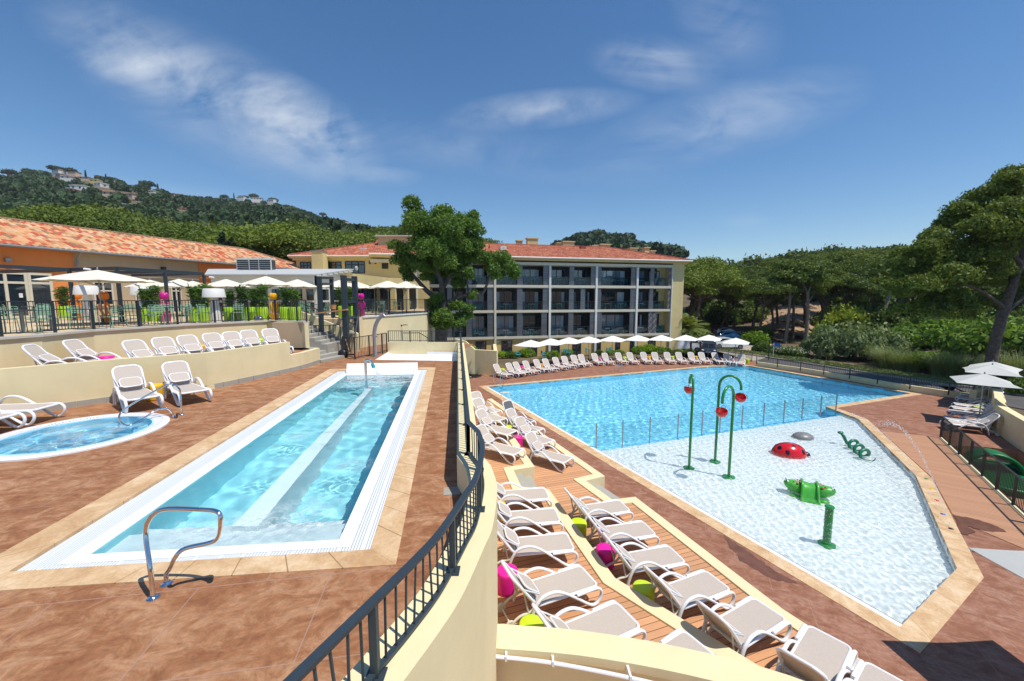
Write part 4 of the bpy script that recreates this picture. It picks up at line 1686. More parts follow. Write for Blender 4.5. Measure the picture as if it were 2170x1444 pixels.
for px, py, lb in ((186, 571, 'small white security camera on the pergola beam beside the tallest terrace parasol'), (449, 588, 'small white spotlight at the left end of the veranda roof edge')):
    p = atd(px, py, 19.4 if px < 300 else 25.6)
    th = thing('spotlight' if px > 300 else 'security_camera', lb, 'lamp' if px > 300 else 'camera', p)
    MB().tube([(0, 0, -.16), (0, 0, -.02)], .02, 6).build('bracket', M('steel_grey'), th)
    MB().tube([(-.14, -.04, .02), (.12, .02, -.02)], .05, 8).build('housing', M('white_plastic'), th, smooth=40)

# glazed veranda with grey sloping canopy
ver = thing('veranda', 'glazed veranda with grey sloping awning roof and white posts beside the restaurant', 'building')
va, vb = atd(434, 583, 26.2), atd(672, 583.5, 26.2)
vc = atd(750, 572, 31.5)
zf, zb_ = va.z, vc.z
vd = atd(470, 570, 33)
mb = MB()
mb.add([(va.x, va.y, zf), (vb.x, vb.y, zf), (vc.x, vc.y, zb_), (vd.x, vc.y, zb_), (va.x, va.y, zf + .06), (vb.x, vb.y, zf + .06), (vc.x, vc.y, zb_ + .06), (vd.x, vc.y, zb_ + .06)],
       [(3, 2, 1, 0), (4, 5, 6, 7), (0, 1, 5, 4), (1, 2, 6, 5), (2, 3, 7, 6), (3, 0, 4, 7)])
mb.build('awning', M('awning_grey'), ver)
MB().tube([(va.x - .1, va.y, zf + .02), (vb.x + .05, vb.y, zf + .02)], .07, 8).build('front_tube', M('awning_grey'), ver, smooth=40)
MB().tube([(vb.x + .6, vc.y, zb_ + .12), (vc.x + .15, vc.y, zb_ + .12)], .16, 10).build('awning_roll', M('awning_grey'), ver, smooth=40)
for k in range(7):
    f = k / 7
    a = Vector((vb.x, vb.y, zf)).lerp(Vector((vc.x, vc.y, zb_)), f)
    MB().box(a.x - .02, a.x + .22, a.y - .05, a.y + .05, a.z - .12, a.z - .005).build('bracket', M('white_trim'), ver)
zt0 = zf - .75
mb = MB().box(va.x, vb.x - .3, va.y + .5, va.y + .62, zt0, zf + .05)
dx, dy = vc.x - vb.x, vc.y - vb.y
mb.add([(vb.x - .3, va.y + .5, zt0), (vc.x - .2, vc.y, zt0 + .1), (vc.x - .2, vc.y, zb_ - .02), (vb.x - .3, va.y + .5, zf + .03),
        (vb.x - .42, va.y + .5, zt0), (vc.x - .32, vc.y, zt0 + .1), (vc.x - .32, vc.y, zb_ - .02), (vb.x - .42, va.y + .5, zf + .03)],
       [(0, 1, 2, 3), (7, 6, 5, 4), (0, 4, 5, 1), (3, 2, 6, 7), (1, 5, 6, 2), (0, 3, 7, 4)])
mb.build('fascia', M('white_trim'), ver)
k = 9
for i in range(k):
    x0 = va.x + (vb.x - .4 - va.x) * i / k
    x1 = va.x + (vb.x - .4 - va.x) * (i + 1) / k
    window(ver, x0, x1 - .002, TZ, zt0 - .002, va.y + .56, 'white_trim', 'window_glass', 0, TZ + .9, .13)
ss = Vector((vb.x - .36, va.y + .56, 0))
se = Vector((vc.x - .26, vc.y, 0))
sv = bpy.data.objects.new('side_glazing', None)
COL.objects.link(sv)
sv.parent = ver
KIDS.setdefault(ver.name, []).append(sv)
sv.location, sv.rotation_euler = ss, (0, 0, math.atan2(se.y - ss.y, se.x - ss.x))
Ls = (se - ss).length
for i in range(3):
    window(sv, Ls * i / 3, Ls * (i + 1) / 3 - .002, TZ, zt0 - .01, 0, 'white_trim', 'window_glass', 0, TZ + .9, .13)
# air conditioners on the roof
for i, px in enumerate((521, 547, 567)):
    p = atd(px, 574, 30.5)
    th = thing('air_conditioner', ['nearest beige air conditioning unit on the veranda roof, leftmost of three', 'middle of three beige air conditioning units on the veranda roof', 'rightmost of three beige air conditioning units on the veranda roof'][i], 'air conditioner', (p.x, p.y, p.z - .1), R(8), 'air conditioners on the veranda roof')
    MB().box(-.45, .45, -.38, .38, 0, .98).build('casing', M('ac_white'), th, bevel=.02)
    mb = MB()
    for q in range(5): mb.box(-.38, .38, -.40, -.381, .16 + q * .15, .26 + q * .15)
    for q in range(4): mb.box(.451, .465, -.3 + q * .16, -.19 + q * .16, .12, .88)
    mb.build('vent_grille', M('wall_dark'), th)
    MB().lathe([(.30, .98), (.31, 1.06), (.27, 1.07), (.25, 1.0)], 18).build('fan_guard', M('ac_white'), th)

# ------------------------------------------------------------------ hotel, left wing
WY = 42.0
wing = thing('hotel_wing', 'cream hotel wing with low red tile roof and square chimney, behind the veranda', 'building')
xl, xr = atd(628, 560, WY).x, -8.6
ez = atd(700, 543, WY).z
MB().box(xl, xr, WY, WY + 10, -4, ez - .45).build('wall', M('hotel_wall'), wing)
mb = MB().box(xl - .25, xr, WY - .25, WY + 10.2, ez - .449, ez - .25)
mb.box(xl - .5, xr, WY - .5, WY + 10.5, ez - .249, ez - .05)
mb.build('cornice', M('hotel_wall'), wing)
MB().tube([(xl - .55, WY - .58, ez - .04), (xr, WY - .58, ez - .04)], .08, 8).build('gutter', M('white_trim'), wing)
hip_roof('roof', 'roof_tile_red', wing, xl - .5, xr + 6, WY - .5, WY + 10.5, ez, 1.9, 6.6, 0, .22)
cy = WY - .35
c0, c1 = atd(661, 560, WY - 1.6), atd(683, 533, WY - 1.6)
MB().box(c0.x, c1.x, WY - 1.6, WY - .5, 3, c1.z).build('chimney', M('hotel_wall'), wing)
MB().box(c0.x - .06, c1.x + .06, WY - 1.66, WY - .44, c1.z + .001, c1.z + .08).build('chimney_cap', M('gutter'), wing)
pz0, pz1 = atd(830, 522, WY + 3), atd(830, 502, WY + 3)
px0, px1 = atd(801, 510, WY + 3).x, atd(880, 510, WY + 3).x
MB().box(px0, px1, WY + 3, WY + 8, ez + .2, pz1.z).build('penthouse', M('hotel_wall'), wing)
MB().box(px0 - .25, px1 + .25, WY + 2.75, WY + 8.2, pz1.z + .001, pz1.z + .14).build('penthouse_roof', M('cap_stone'), wing)
for a, b, yt, yb_ in ((636, 660, 555.5, 585), (687, 725, 555, 585), (731, 774, 554, 580)):
    p, q = atd(a, yt, WY), atd(b, yb_, WY)
    window(wing, p.x, q.x, q.z, p.z, WY - .02, 'frame_dark', 'window_glass', 2, p.z - .35, .09)
for a, b, yt, yb_ in ((782, 786, 553, 560), (794, 798, 553, 560), (809, 823, 553, 570), (868, 876, 553, 560)):
    p, q = atd(a, yt, WY), atd(b, yb_, WY)
    window(wing, p.x, q.x, q.z, p.z, WY - .02, 'frame_dark', 'wall_dark', 0, None, .05)
rv = atd(770, 528, WY + 2.2)
MB().box(rv.x - .3, rv.x + .3, rv.y - .2, rv.y + .3, rv.z - .15, rv.z + .1).build('skylight', M('white_trim'), wing)
# annex with cream fascia and dark glazed front
an = thing('hotel_annex', 'flat roofed hotel annex with cream fascia over dark glazed doors behind the far terrace', 'building')
ap = [(-11.6, 29.5), (-10.9, 35.6), (-9.6, 36.6), (-9.2, 41.5), (-19, 41.5), (-19, 31.7)]
z0_, z1_ = 3.85, atd(753, 580, 29.5).z
MB().prism(ap, z0_, z1_).build('fascia', M('hotel_wall'), an)
ai = inset(ap if True else ap, .5) if sum(ap[i][0] * ap[(i + 1) % 6][1] - ap[(i + 1) % 6][0] * ap[i][1] for i in range(6)) > 0 else inset(ap[::-1], .5)
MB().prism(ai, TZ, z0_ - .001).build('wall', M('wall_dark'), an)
va_, vb_ = Vector((*ap[0], 0)), Vector((*ap[1], 0))
dv_ = (vb_ - va_).normalized()
ag = thing('annex_glazing', 'row of dark glazed doors under the cream fascia of the annex', 'glazing', va_ + Vector((-dv_.y, dv_.x, 0)) * .42 + dv_ * .5, math.atan2(dv_.y, dv_.x))
for i in range(4): window(ag, .05 + i * 1.35, 1.38 + i * 1.35, TZ, 3.8, 0, 'frame_dark', 'window_glass', 0, None, .07, 'glazed_door')
for x_, y_ in ((-10.6, 36.1), (-9.75, 37.2)): MB().box(x_ - .22, x_ + .22, y_ - .22, y_ + .22, TZ, z0_ - .002).build('pillar', M('hotel_wall'), an)

# ------------------------------------------------------------------ hotel, main wing with balconies
HA, HB = Vector((-1.307, 43.99, 0)), Vector((19.36, 48.70, 0))
hu = (HB - HA).normalized()
HCn = onplane(1447, 640, HA, HB)
HCn = Vector((HCn.x, HCn.y, 0))
rz_h = math.atan2(hu.y, hu.x)
hotel = thing('hotel_building', 'four storey cream hotel with grey shuttered balconies, white frame and red tile roof', 'building', HCn, rz_h)


def hs_(px, py=640):
    p = onplane(px, py, HA, HB)
    return (Vector((p.x, p.y, 0)) - HCn).dot(hu)


def hz_(px, py): return onplane(px, py, HA, HB).z


fl_z = [hz_(1423, 709), hz_(1425, 658.5), hz_(1428, 610), hz_(1445, 556) - .55]      # slab centres, top beam
HL = -36.0
DEP = 1.5
ezh = hz_(1447, 554) + .0
pass;('HOTEL floors', fl_z, 'eave', ezh, 'bays', [round(hs_(p), 2) for p in (905, 1049, 1165, 1263, 1349, 1423)])
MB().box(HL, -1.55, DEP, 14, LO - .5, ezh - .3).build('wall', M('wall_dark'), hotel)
MB().box(-1.549, 0, -.02, 14.001, LO - .5, ezh - .3).build('end_wall', M('hotel_wall'), hotel)
MB().box(HL, -1.56, .14, DEP - .002, LO - .5, fl_z[0] - .132).build('ground_floor_wall', M('yellow_wall'), hotel)
MB().box(-2.75, -1.551, DEP - .04, DEP - .003, fl_z[0] + .1, fl_z[3] - .1).build('cream_panel', M('hotel_wall'), hotel)
mb = MB().box(HL, .3, -.3, 14.3, ezh - .299, ezh - .12).box(HL, .55, -.6, 14.6, ezh - .119, ezh - .02)
mb.build('cornice', M('hotel_wall'), hotel)
MB().tube([(HL, -.66, ezh - .03), (.6, -.66, ezh - .03)], .09, 8).build('gutter', M('white_trim'), hotel)
hip_roof('roof', 'roof_tile_red', hotel, HL, .7, -.6, 14.6, ezh + .02, 2.25, 0, 7.4, .22)
for i, z in enumerate(fl_z):
    MB().box(HL, -1.552 if i < 3 else -1.552, .0, DEP + .05, z - .13, z + .13).build('balcony_slab', M('frame_cream'), hotel)
    MB().box(HL, -1.553, -.06, -.001, z - .08, z + .19).build('slab_edge', M('frame_cream'), hotel)
bays_px = [905, 1049, 1165, 1263, 1349, 1422]
bays = [hs_(p) for p in bays_px]
for i, s_ in enumerate([-31.5] + bays[:-1] + [-1.62]):
    w = .12 if i < 6 else .05
    MB().box(s_ - w, s_ + w, -.12, .12, LO, fl_z[3] - .14).build('pillar', M('frame_cream' if i == 2 else 'white_trim'), hotel)
# window and shutter layout per floor (photo pixels), floors 3, 2, 1
lay = {
    2: [('w', 1054, 1095), ('s', 1096.5, 1108), ('w', 1110, 1150), ('s', 1151.5, 1163), ('w', 1168.5, 1206), ('s', 1207, 1217), ('w', 1217.5, 1251.5), ('s', 1252.5, 1262), ('s', 1265.5, 1274.5), ('w', 1275, 1337), ('s', 1338, 1347), ('w', 1350.5, 1378), ('s', 1379, 1387), ('w', 1388, 1411), ('t', 1417, 1423)],
    1: [('w', 1053, 1095), ('s', 1096, 1107), ('w', 1108, 1149), ('s', 1150.5, 1162), ('w', 1167.5, 1205.5), ('s', 1206, 1216), ('w', 1217, 1230), ('s', 1230.5, 1240), ('w', 1240.5, 1259.5), ('s', 1264.5, 1273.5), ('w', 1274, 1335), ('s', 1336, 1346), ('w', 1348, 1375), ('s', 1376, 1384), ('w', 1386, 1408), ('t', 1415, 1422)],
    0: [('w', 1053, 1095), ('s', 1095.5, 1107), ('w', 1108, 1147), ('s', 1147.5, 1159), ('w', 1167, 1203.5), ('s', 1204.5, 1215), ('w', 1215.5, 1248.5), ('s', 1250, 1260), ('s', 1265, 1275), ('w', 1276, 1333), ('s', 1334, 1342.5), ('w', 1347, 1373), ('t', 1374, 1382), ('t', 1383, 1391), ('w', 1392, 1409)],
}
left_lay = [('w', 915, 945), ('s', 948, 958), ('w', 962, 984), ('s', 988, 1000), ('w', 1003, 1031), ('s', 1033, 1046)]
tt = nodes('shutter_slats')
m, t, b = tt
sx_ = t.nodes.new('ShaderNodeSeparateXYZ')
t.links.new(obj_pos(t), sx_.inputs[0])
fr_ = math_(t, 'FRACT', math_(t, 'DIVIDE', sx_.outputs[2], .13))
nz = noisetex(t, mapped(t, world_pos(t), 0, (.3, .3, 6)), 2.2, 4, .6)
c_ = ramp(t, nz, [(.3, (.13, .145, .165)), (.7, (.25, .265, .29))]).outputs[0]
t.links.new(mixc(t, math_(t, 'LESS_THAN', fr_, .16), c_, (.02, .022, .026)), b.inputs['Base Color'])
b.inputs['Roughness'].default_value = .45
bump(t, b, fr_, .7, .04)
m, t, b = nodes('tile_panel')
ch = t.nodes.new('ShaderNodeTexChecker')
ch.inputs['Scale'].default_value = 5.2
ch.inputs[1].default_value = (.05, .085, .18, 1)
ch.inputs[2].default_value = (.33, .22, .10, 1)
t.links.new(obj_pos(t), ch.inputs[0])
ch2 = t.nodes.new('ShaderNodeTexChecker')
ch2.inputs['Scale'].default_value = 2.6
t.links.new(obj_pos(t), ch2.inputs[0])
t.links.new(mixc(t, ch2.outputs['Fac'], ch.outputs[0], (.10, .115, .14)), b.inputs['Base Color'])
BALC = []
for f in range(3):
    z0 = fl_z[f] + .131
    z1 = fl_z[f + 1] - .131
    for kind, a, b_ in left_lay + lay[f]:
        zpy = hz_(1250, [690, 635, 582][f])
        x0, x1 = hs_(a, [690, 635, 582][f]), hs_(b_, [690, 635, 582][f])
        if kind == 'w':
            wn = window(hotel, x0, x1, z0, z1 - .32, DEP - .16, 'frame_dark', 'window_glass' if rnd.random() < .55 else 'window_glass_pale', 1 if x1 - x0 < 2.6 else 2, None, .075)
            w = x1 - x0
            for side in ((0,) if rnd.random() < .5 else (0, 1)):
                cw = w * rnd.uniform(.12, .24)
                cx0 = x0 + .08 if side == 0 else x1 - .08 - cw
                mb = MB()
                nfold = 8
                for q in range(nfold):
                    mb.box(cx0 + cw * q / nfold, cx0 + cw * (q + .8) / nfold, DEP - .165 - (.012 if q % 2 else .0), DEP - .161, z0 + .1, z1 - .42)
                mb.build('curtain', M('curtain'), wn)
            BALC.append((f, x0, x1, z0))
            # railing with glass in front of each opening
            rl = MB().box(x0, x1, .06, .11, z0 + .98, z0 + 1.02)
            rl.box(x0, x1, .07, .10, z0 + .08, z0 + .11)
            kx = max(1, int(round((x1 - x0) / 1.3)))
            for q in range(kx + 1):
                xx = x0 + .02 + (x1 - x0 - .04) * q / kx
                rl.box(xx - .02, xx + .02, .065, .105, z0, z0 + .98)
            ro = rl.build('balcony_railing', M('dark_metal'), hotel)
            MB().box(x0 + .03, x1 - .03, .083, .089, z0 + .12, z0 + .97).build('glass_panel', M('balcony_glass'), ro)
        elif kind == 's':
            MB().box(x0, x1, .02, .08, z0 + .01, z1 - .01).build('shutter', M('shutter_slats'), hotel)
        else:
            MB().box(x0, x1, .02, .08, z0 + .01, z1 - .01).build('tile_panel', M('tile_panel'), hotel)
# partition walls between the flats
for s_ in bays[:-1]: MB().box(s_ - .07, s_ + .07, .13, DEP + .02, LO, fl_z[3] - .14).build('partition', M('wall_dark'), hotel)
# ground floor doors and lamps
for a, b_ in ((1008, 1031), (1063.5, 1086), (1117, 1139), (1168, 1187), (1214, 1232), (1262, 1274), (1305, 1315), (1336, 1347), (1374, 1390)):
    x0, x1 = hs_(a, 740), hs_(b_, 740)
    window(hotel, x0, x1, LO + .02, fl_z[0] - .28, .12, 'frame_dark', 'window_glass', 1 if x1 - x0 > .8 else 0, None, .10, 'door')
for a in (1056, 1110, 1160, 1208, 1256, 1300, 1368):
    x0 = hs_(a, 730)
    mb = MB().ball((x0, .12, LO + 1.75), .14, 10, 8, (1, .6, 1))
    mb.build('wall_lamp', M('lamp_white'), hotel, smooth=True)
# chimneys: px left, right, top y, base y, depth behind the facade
for a, b_, yt, yb_, d in ((1117, 1141, 504, 521, 7.6), (1193, 1218, 511, 522, 7.4), (1272, 1294, 517, 527, 7.2), (1335, 1352, 525, 531, 7.6), (1366, 1377, 524, 538, 5.0), (1378, 1389, 531, 540, 5.0), (1095, 1108, 509, 516, 9), (1180, 1192, 514, 519, 9), (1255, 1271, 520, 526, 9)):
    off = Vector((-hu.y, hu.x, 0)) * d
    p = onplane(a, yt, HA + off, HB + off)
    q = onplane(b_, yb_, HA + off, HB + off)
    x0, x1 = (Vector((p.x, p.y, 0)) - HCn).dot(hu), (Vector((q.x, q.y, 0)) - HCn).dot(hu)
    zb2 = min(q.z, ezh + 2.25 * (1 - abs(d - 7) / 7.6)) - .5
    c = MB().box(x0 + .06, x1 - .06, d, d + .7, zb2, p.z - .12).build('chimney', M('hotel_wall'), hotel)
    MB().box(x0 - .04, x1 + .04, d - .1, d + .8, p.z - .119, p.z).build('chimney_cap', M('hotel_wall'), c)
for px, py, d in ((1066, 525, 3), (1235, 524, 5.5), (1324, 530, 5.5)):
    off = Vector((-hu.y, hu.x, 0)) * d
    p = onplane(px, py, HA + off, HB + off)
    x0 = (Vector((p.x, p.y, 0)) - HCn).dot(hu)
    MB().box(x0 - .35, x0 + .35, d - .3, d + .3, p.z - .3, p.z + .12).build('roof_vent', M('roof_tile_red') if px > 1100 else M('white_trim'), hotel)
# ------------------------------------------------------------------ sun loungers
def rrect(cx_, cy_, w, h, r, n=5):
    """rounded rectangle outline in a plane: list of (a, b)"""
    out = []
    for sx_, sy_, a0 in ((1, 1, 0), (-1, 1, 90), (-1, -1, 180), (1, -1, 270)):
        for k in range(n + 1):
            a = R(a0 + 90 * k / n)
            out.append((cx_ + sx_ * (w / 2 - r) + r * math.cos(a), cy_ + sy_ * (h / 2 - r) + r * math.sin(a)))
    return out


def panel_on(mb, org, ux, uy, outline, thick):
    """a thin cushion-like slab with the given outline in the plane (ux, uy) at org"""
    n = len(outline)
    nrm = ux.cross(uy).normalized() * thick / 2
    vs = [org + ux * a + uy * b + nrm for a, b in outline] + [org + ux * a + uy * b - nrm for a, b in outline]
    fs = [tuple(range(n)), tuple(range(2 * n - 1, n - 1, -1))] + [(i, n + i, n + (i + 1) % n, (i + 1) % n) for i in range(n)]
    mb.add(vs, fs)


def make_lounger(panel='down', back_deg=54, fabric='sling'):
    th = thing('sun_lounger', 'x', 'sun lounger')
    W = .28
    X, Y_, Zv = Vector((1, 0, 0)), Vector((0, 1, 0)), Vector((0, 0, 1))
    # seat
    ol = rrect(.33, 0, 1.30, 2 * W + .04, .09)
    mb = MB().tube([Vector((a, b, .355)) for a, b in ol], .026, 8, True)
    for x in (-.1, .35, .75): mb.beam((x, -W, .325), (x, W, .325), .05, .02)
    mb.build('seat_frame', M('white_plastic'), th, smooth=60)
    mb = MB()
    panel_on(mb, Vector((0, 0, .368)), X, Y_, rrect(.33, 0, 1.25, 2 * W - .005, .08), .012)
    mb.build('seat_sling', M(fabric), th)
    # back
    a = R(back_deg)
    bd_ = Vector((-math.cos(a), 0, math.sin(a)))
    org = Vector((-.30, 0, .365))
    ol = rrect(.39, 0, .80, 2 * W + .03, .16)
    MB().tube([org + bd_ * p + Y_ * q for p, q in ol], .028, 8, True).build('back_frame', M('white_plastic'), th, smooth=60)
    mb = MB()
    nb = Vector((math.sin(a), 0, math.cos(a)))
    panel_on(mb, org + nb * .008, bd_, Y_, rrect(.39, 0, .75, 2 * W - .02, .14), .012)
    mb.build('back_sling', M(fabric), th)
    # arms that loop down to the front feet
    arm = [(-.46, .03), (-.42, .20), (-.34, .40), (-.22, .52), (-.06, .555), (.10, .53), (.30, .42), (.55, .24), (.72, .11), (.84, .045), (.94, .06), (1.02, .16), (1.03, .26), (.97, .335), (.86, .355), (.5, .34)]
    for s_ in (-1, 1):
        pts = smooth_line([Vector((x, s_ * (W + .065), z)) for x, z in arm], 3)
        MB().tube(pts, .027, 8, flat=1.25).build('arm_frame', M('white_plastic'), th, smooth=60)
    # rear legs with wheels
    for s_ in (-1, 1):
        pts = smooth_line([Vector(p) for p in ((-.28, s_ * (W - .02), .34), (-.42, s_ * (W - .03), .24), (-.60, s_ * (W - .05), .20), (-.76, s_ * (W - .06), .09))], 3)
        lg = MB().tube(pts, .024, 8)
        lg.tube([org + bd_ * .42 + Y_ * s_ * (W - .02), Vector((-.44, s_ * (W - .03), .235))], .016, 6)
        lo_ = lg.build('rear_leg', M('shade_plastic'), th, smooth=60)
        wh = MB()
        k = 14
        wh.tube([Vector((-.77, s_ * (W - .06) - .02, .085)), Vector((-.77, s_ * (W - .06) + .02, .085))], .085, k)
        wh.build('wheel', M('shade_plastic'), lo_, smooth=50)
    MB().tube([Vector((-.76, -W + .05, .09)), Vector((-.76, W - .05, .09))], .014, 6).build('axle', M('shade_plastic'), th)
    if panel:
        hinge = org + bd_ * .50
        if panel == 'down':
            cdir = Vector((math.cos(R(-36)), 0, math.sin(R(-36))))
            c = hinge + cdir * .30 + nb * .02
        else:
            cdir = Vector((math.cos(R(8)), 0, math.sin(R(8))))
            c = org + bd_ * 1.12 + Vector((.02, 0, .12))
        mb = MB().tube([c + cdir * p + Y_ * q for p, q in rrect(0, 0, .34, .44, .10)], .017, 6, True)
        for s_ in (-1, 1):
            if panel == 'down':
                mb.tube([hinge + Y_ * s_ * (W + .03), c + cdir * .12 + Y_ * s_ * .26, c + cdir * .14 + Y_ * s_ * .215], .013, 6)
            else:
                mb.tube([org + bd_ * .62 + Y_ * s_ * (W + .03), c - cdir * .05 + Y_ * s_ * .215], .013, 6)
        pn_ = mb.build('sunshade_panel', M('white_plastic'), th, smooth=60)
        mb = MB()
        panel_on(mb, c + Vector((0, 0, .004)), cdir, Y_, rrect(0, 0, .32, .42, .09), .012)
        mb.build('sunshade_sling', M('sling'), pn_)
    return th


PROTO = {'down': make_lounger('down'), 'plain': make_lounger(None), 'dark': make_lounger('up', 60, 'sling_grey')}
for a in PROTO.values(): a.location = (0, 0, -60)
USED = set()


def put(kind, loc, rz, label, group):
    o = PROTO[kind]
    if kind in USED:
        return dup(o, loc, rz, label, group)
    USED.add(kind)
    o.location, o.rotation_euler = loc, (0, 0, rz)
    o['label'] = label
    if group: o['group'] = group
    return o


def lounger_seat(kind, l, r, z, label, group):
    """from the photo: centre of the seat at its back end and at its foot end"""
    a, b = at(l[0], l[1], z + .36), at(r[0], r[1], z + .36)
    d = (b - a).normalized()
    rz = math.atan2(d.y, d.x)
    p = b - d * .93
    return put(kind, (p.x, p.y, z + .001), rz, label, group)


def lounger_foot(kind, x, y, deg, label, group):
    """middle between the two front feet"""
    rz = R(deg)
    return put(kind, (x - .86 * math.cos(rz), y - .86 * math.sin(rz), .001), rz, label, group)


def lounger_back(kind, px, py, z, deg, label, group):
    """from the photo: middle of the top of the back"""
    p = at(px, py, z + ((.80 if px < 200 else .99) if z == T1 else 1.0))
    rz = R(deg)
    return put(kind, (p.x + .76 * math.cos(rz), p.y + .76 * math.sin(rz), z + .001), rz, label, group)


ga_ = 'sun loungers on the upper timber terrace'
A_list = [((1019, 862), (1049, 873)), ((1021, 877), (1060, 890)), ((1028, 903), (1083, 917)), ((1036, 943), (1097, 958)),
          ((1066, 1052), (1155, 1046)), ((1089, 1098), (1177, 1092)), ((1104, 1157), (1204, 1148)), ((1138, 1255), (1243, 1221)), ((1222, 1350), (1326, 1304)), ((1400, 1425), (1480, 1369))]
A_txt = ['farthest beige lounger against the parapet on the upper timber terrace', 'second farthest beige lounger along the parapet on the upper timber terrace', 'third farthest beige lounger along the parapet on the upper timber terrace',
         'beige lounger on the upper timber terrace just beyond the notched steps', 'beige lounger on the upper timber terrace between its notched steps and the yellow stool',
         'beige lounger on the upper timber terrace, just nearer than the yellow stool', 'beige lounger on the upper timber terrace, just beyond the large pink stool', 'beige lounger on the upper timber terrace between the pink and lime stools',
         'beige lounger partly hidden by the foreground wall, right of the lime stool', 'beige lounger almost hidden by the foreground wall, only its foot end showing']
for (l, r_), tx in zip(A_list, A_txt): lounger_seat('down', l, r_, ZA, tx, ga_)
gb_ = 'sun loungers on the lower timber terrace'
B_list = [((1092, 885), (1121, 895)), ((1106, 903), (1141, 912)), ((1126, 925), (1161, 937)), ((1141, 958), (1202, 975)),
          ((1246, 1083), (1320, 1072)), ((1286, 1132), (1372, 1120)), ((1344, 1190), (1430, 1175)), ((1437, 1261), (1517, 1231)), ((1547, 1341), (1627, 1292)), ((1718, 1425), (1756, 1352)), ((1863, 1490), (1886, 1436))]
B_txt = ['dark grey lounger with raised sunshade at the far end of the lower timber terrace', 'beige lounger next to the dark grey one on the lower timber terrace', 'beige lounger on the lower terrace behind the far pink stool, second from the steps',
         'beige lounger on the lower timber terrace just beyond the steps, nearest the pool deck', 'beige lounger on the lower terrace between its steps and the first lime stool',
         'beige lounger on the lower timber terrace between a lime stool and a pink stool', 'beige lounger on the lower timber terrace between the pink stool and the nearer lime stool', 'beige lounger on the lower timber terrace just right of the nearer lime stool',
         'beige lounger on the lower timber terrace, third from the near end, back panel facing us', 'beige lounger seen from behind at the bottom edge on the lower timber terrace', 'beige lounger mostly cut off by the bottom edge, nearest on the lower timber terrace']
for i, ((l, r_), tx) in enumerate(zip(B_list, B_txt)): lounger_seat('dark' if i == 0 else 'down', l, r_, ZB, tx, gb_)

gd = 'sun loungers on the upper deck beside the spa'
lounger_foot('down', -9.45, 10.05, -37, 'beige lounger on the upper deck against the low wall, left of the yellow stool', gd)
lounger_foot('down', -8.70, 10.75, -37, 'beige lounger on the upper deck against the low wall, right of the yellow stool', gd)
lounger_foot('down', -11.0, 9.15, 6, 'beige lounger cut by the left edge, behind the spa bath', gd)
lounger_foot('plain', -10.95, 8.3, 4, 'lounger at the left edge of which only the white foot end shows beside the spa', gd)

gt = 'row of sun loungers on the raised sun terrace'
T_list = [(62, 747, 20), (150, 735, 6), (279, 723, -16), (341, 717, -26), (393, 712.5, -28), (446, 708, -32), (487, 705, -34), (524, 701.5, -36), (570, 698.5, -44)]
for i, (px, py, dg) in enumerate(T_list):
    lounger_back('down', px, py, T1, dg, '%s lounger from the left in the row on the raised sun terrace' % (ordinal(i + 1) if i < 8 else 'last, ninth'), gt)

gf_ = 'row of sun loungers along the far edge of the main pool'
z8 = lambda x, y: (1000 + x / 6.564, 620 + y / 6.564)
z9 = lambda x, y: (1280 + x / 6.564, 620 + y / 6.564)
far = [z8(325, 1000), z8(500, 985), z8(600, 970), z8(735, 955), z8(885, 935), z8(1010, 925), z8(1150, 905), z8(1275, 890), z8(1405, 875), z8(1510, 865), z8(1695, 850), z8(1840, 845),
       z9(190, 840), z9(350, 838), z9(540, 835), z9(697, 835), z9(868, 835), z9(1030, 835), z9(1200, 835), z9(1345, 835), z9(1530, 840), z9(1700, 850), z9(1915, 865)]
for i, (px, py) in enumerate(far):
    n_ = len(far)
    dg = -46 - 44 * min(1, i / 15) if i < 21 else (-95 if i == 21 else -122)
    lounger_back('plain', px, py, LO, dg, '%s lounger from the left in the row along the far edge of the main pool' % ordinal(i + 1), gf_)

gr_ = 'sun loungers under the parasols beside the curved wall'
ra, rb_ = at(2003, 897, LO + .3), at(2036, 836, LO + .3)
rt = ['nearest lounger', 'second nearest lounger', 'third nearest lounger', 'fourth nearest lounger', 'fifth nearest lounger', 'sixth nearest lounger', 'farthest lounger']
for i in range(7):
    f = [0, .10, .32, .45, .58, .82, 1][i]
    p = ra.lerp(rb_, f)
    rz = R(150 - 14 * f)
    put('down' if i < 2 else 'plain', (p.x - .95 * math.cos(rz), p.y - .95 * math.sin(rz), LO + .001), rz, rt[i] + ' under the parasols beside the curved wall on the right', gr_)

# ------------------------------------------------------------------ drum stools
STOOL = {}


def stool(color, loc, label, group, s=1.0):
    mat = {'pink': 'pink_plastic', 'yellow': 'yellow_plastic', 'lime': 'lime_plastic', 'purple': 'purple_plastic', 'orange': 'yellow_plastic'}[color]
    if mat not in STOOL:
        me = MB().lathe([(.185, 0), (.20, .012), (.205, .05), (.212, .38), (.210, .412), (.198, .435), (.18, .445), (.10, .452), (.0, .453)], 40).mesh('drum_stool', M(mat), 50)
        STOOL[mat] = me
    o = link('drum_stool', STOOL[mat], None, (loc[0], loc[1], loc[2] + .001))
    return props(o, label, 'stool', group)


def stool_top(color, px, py, z, label, group): return stool(color, tuple(at(px, py, z + .45))[:2] + (z,), label, group)


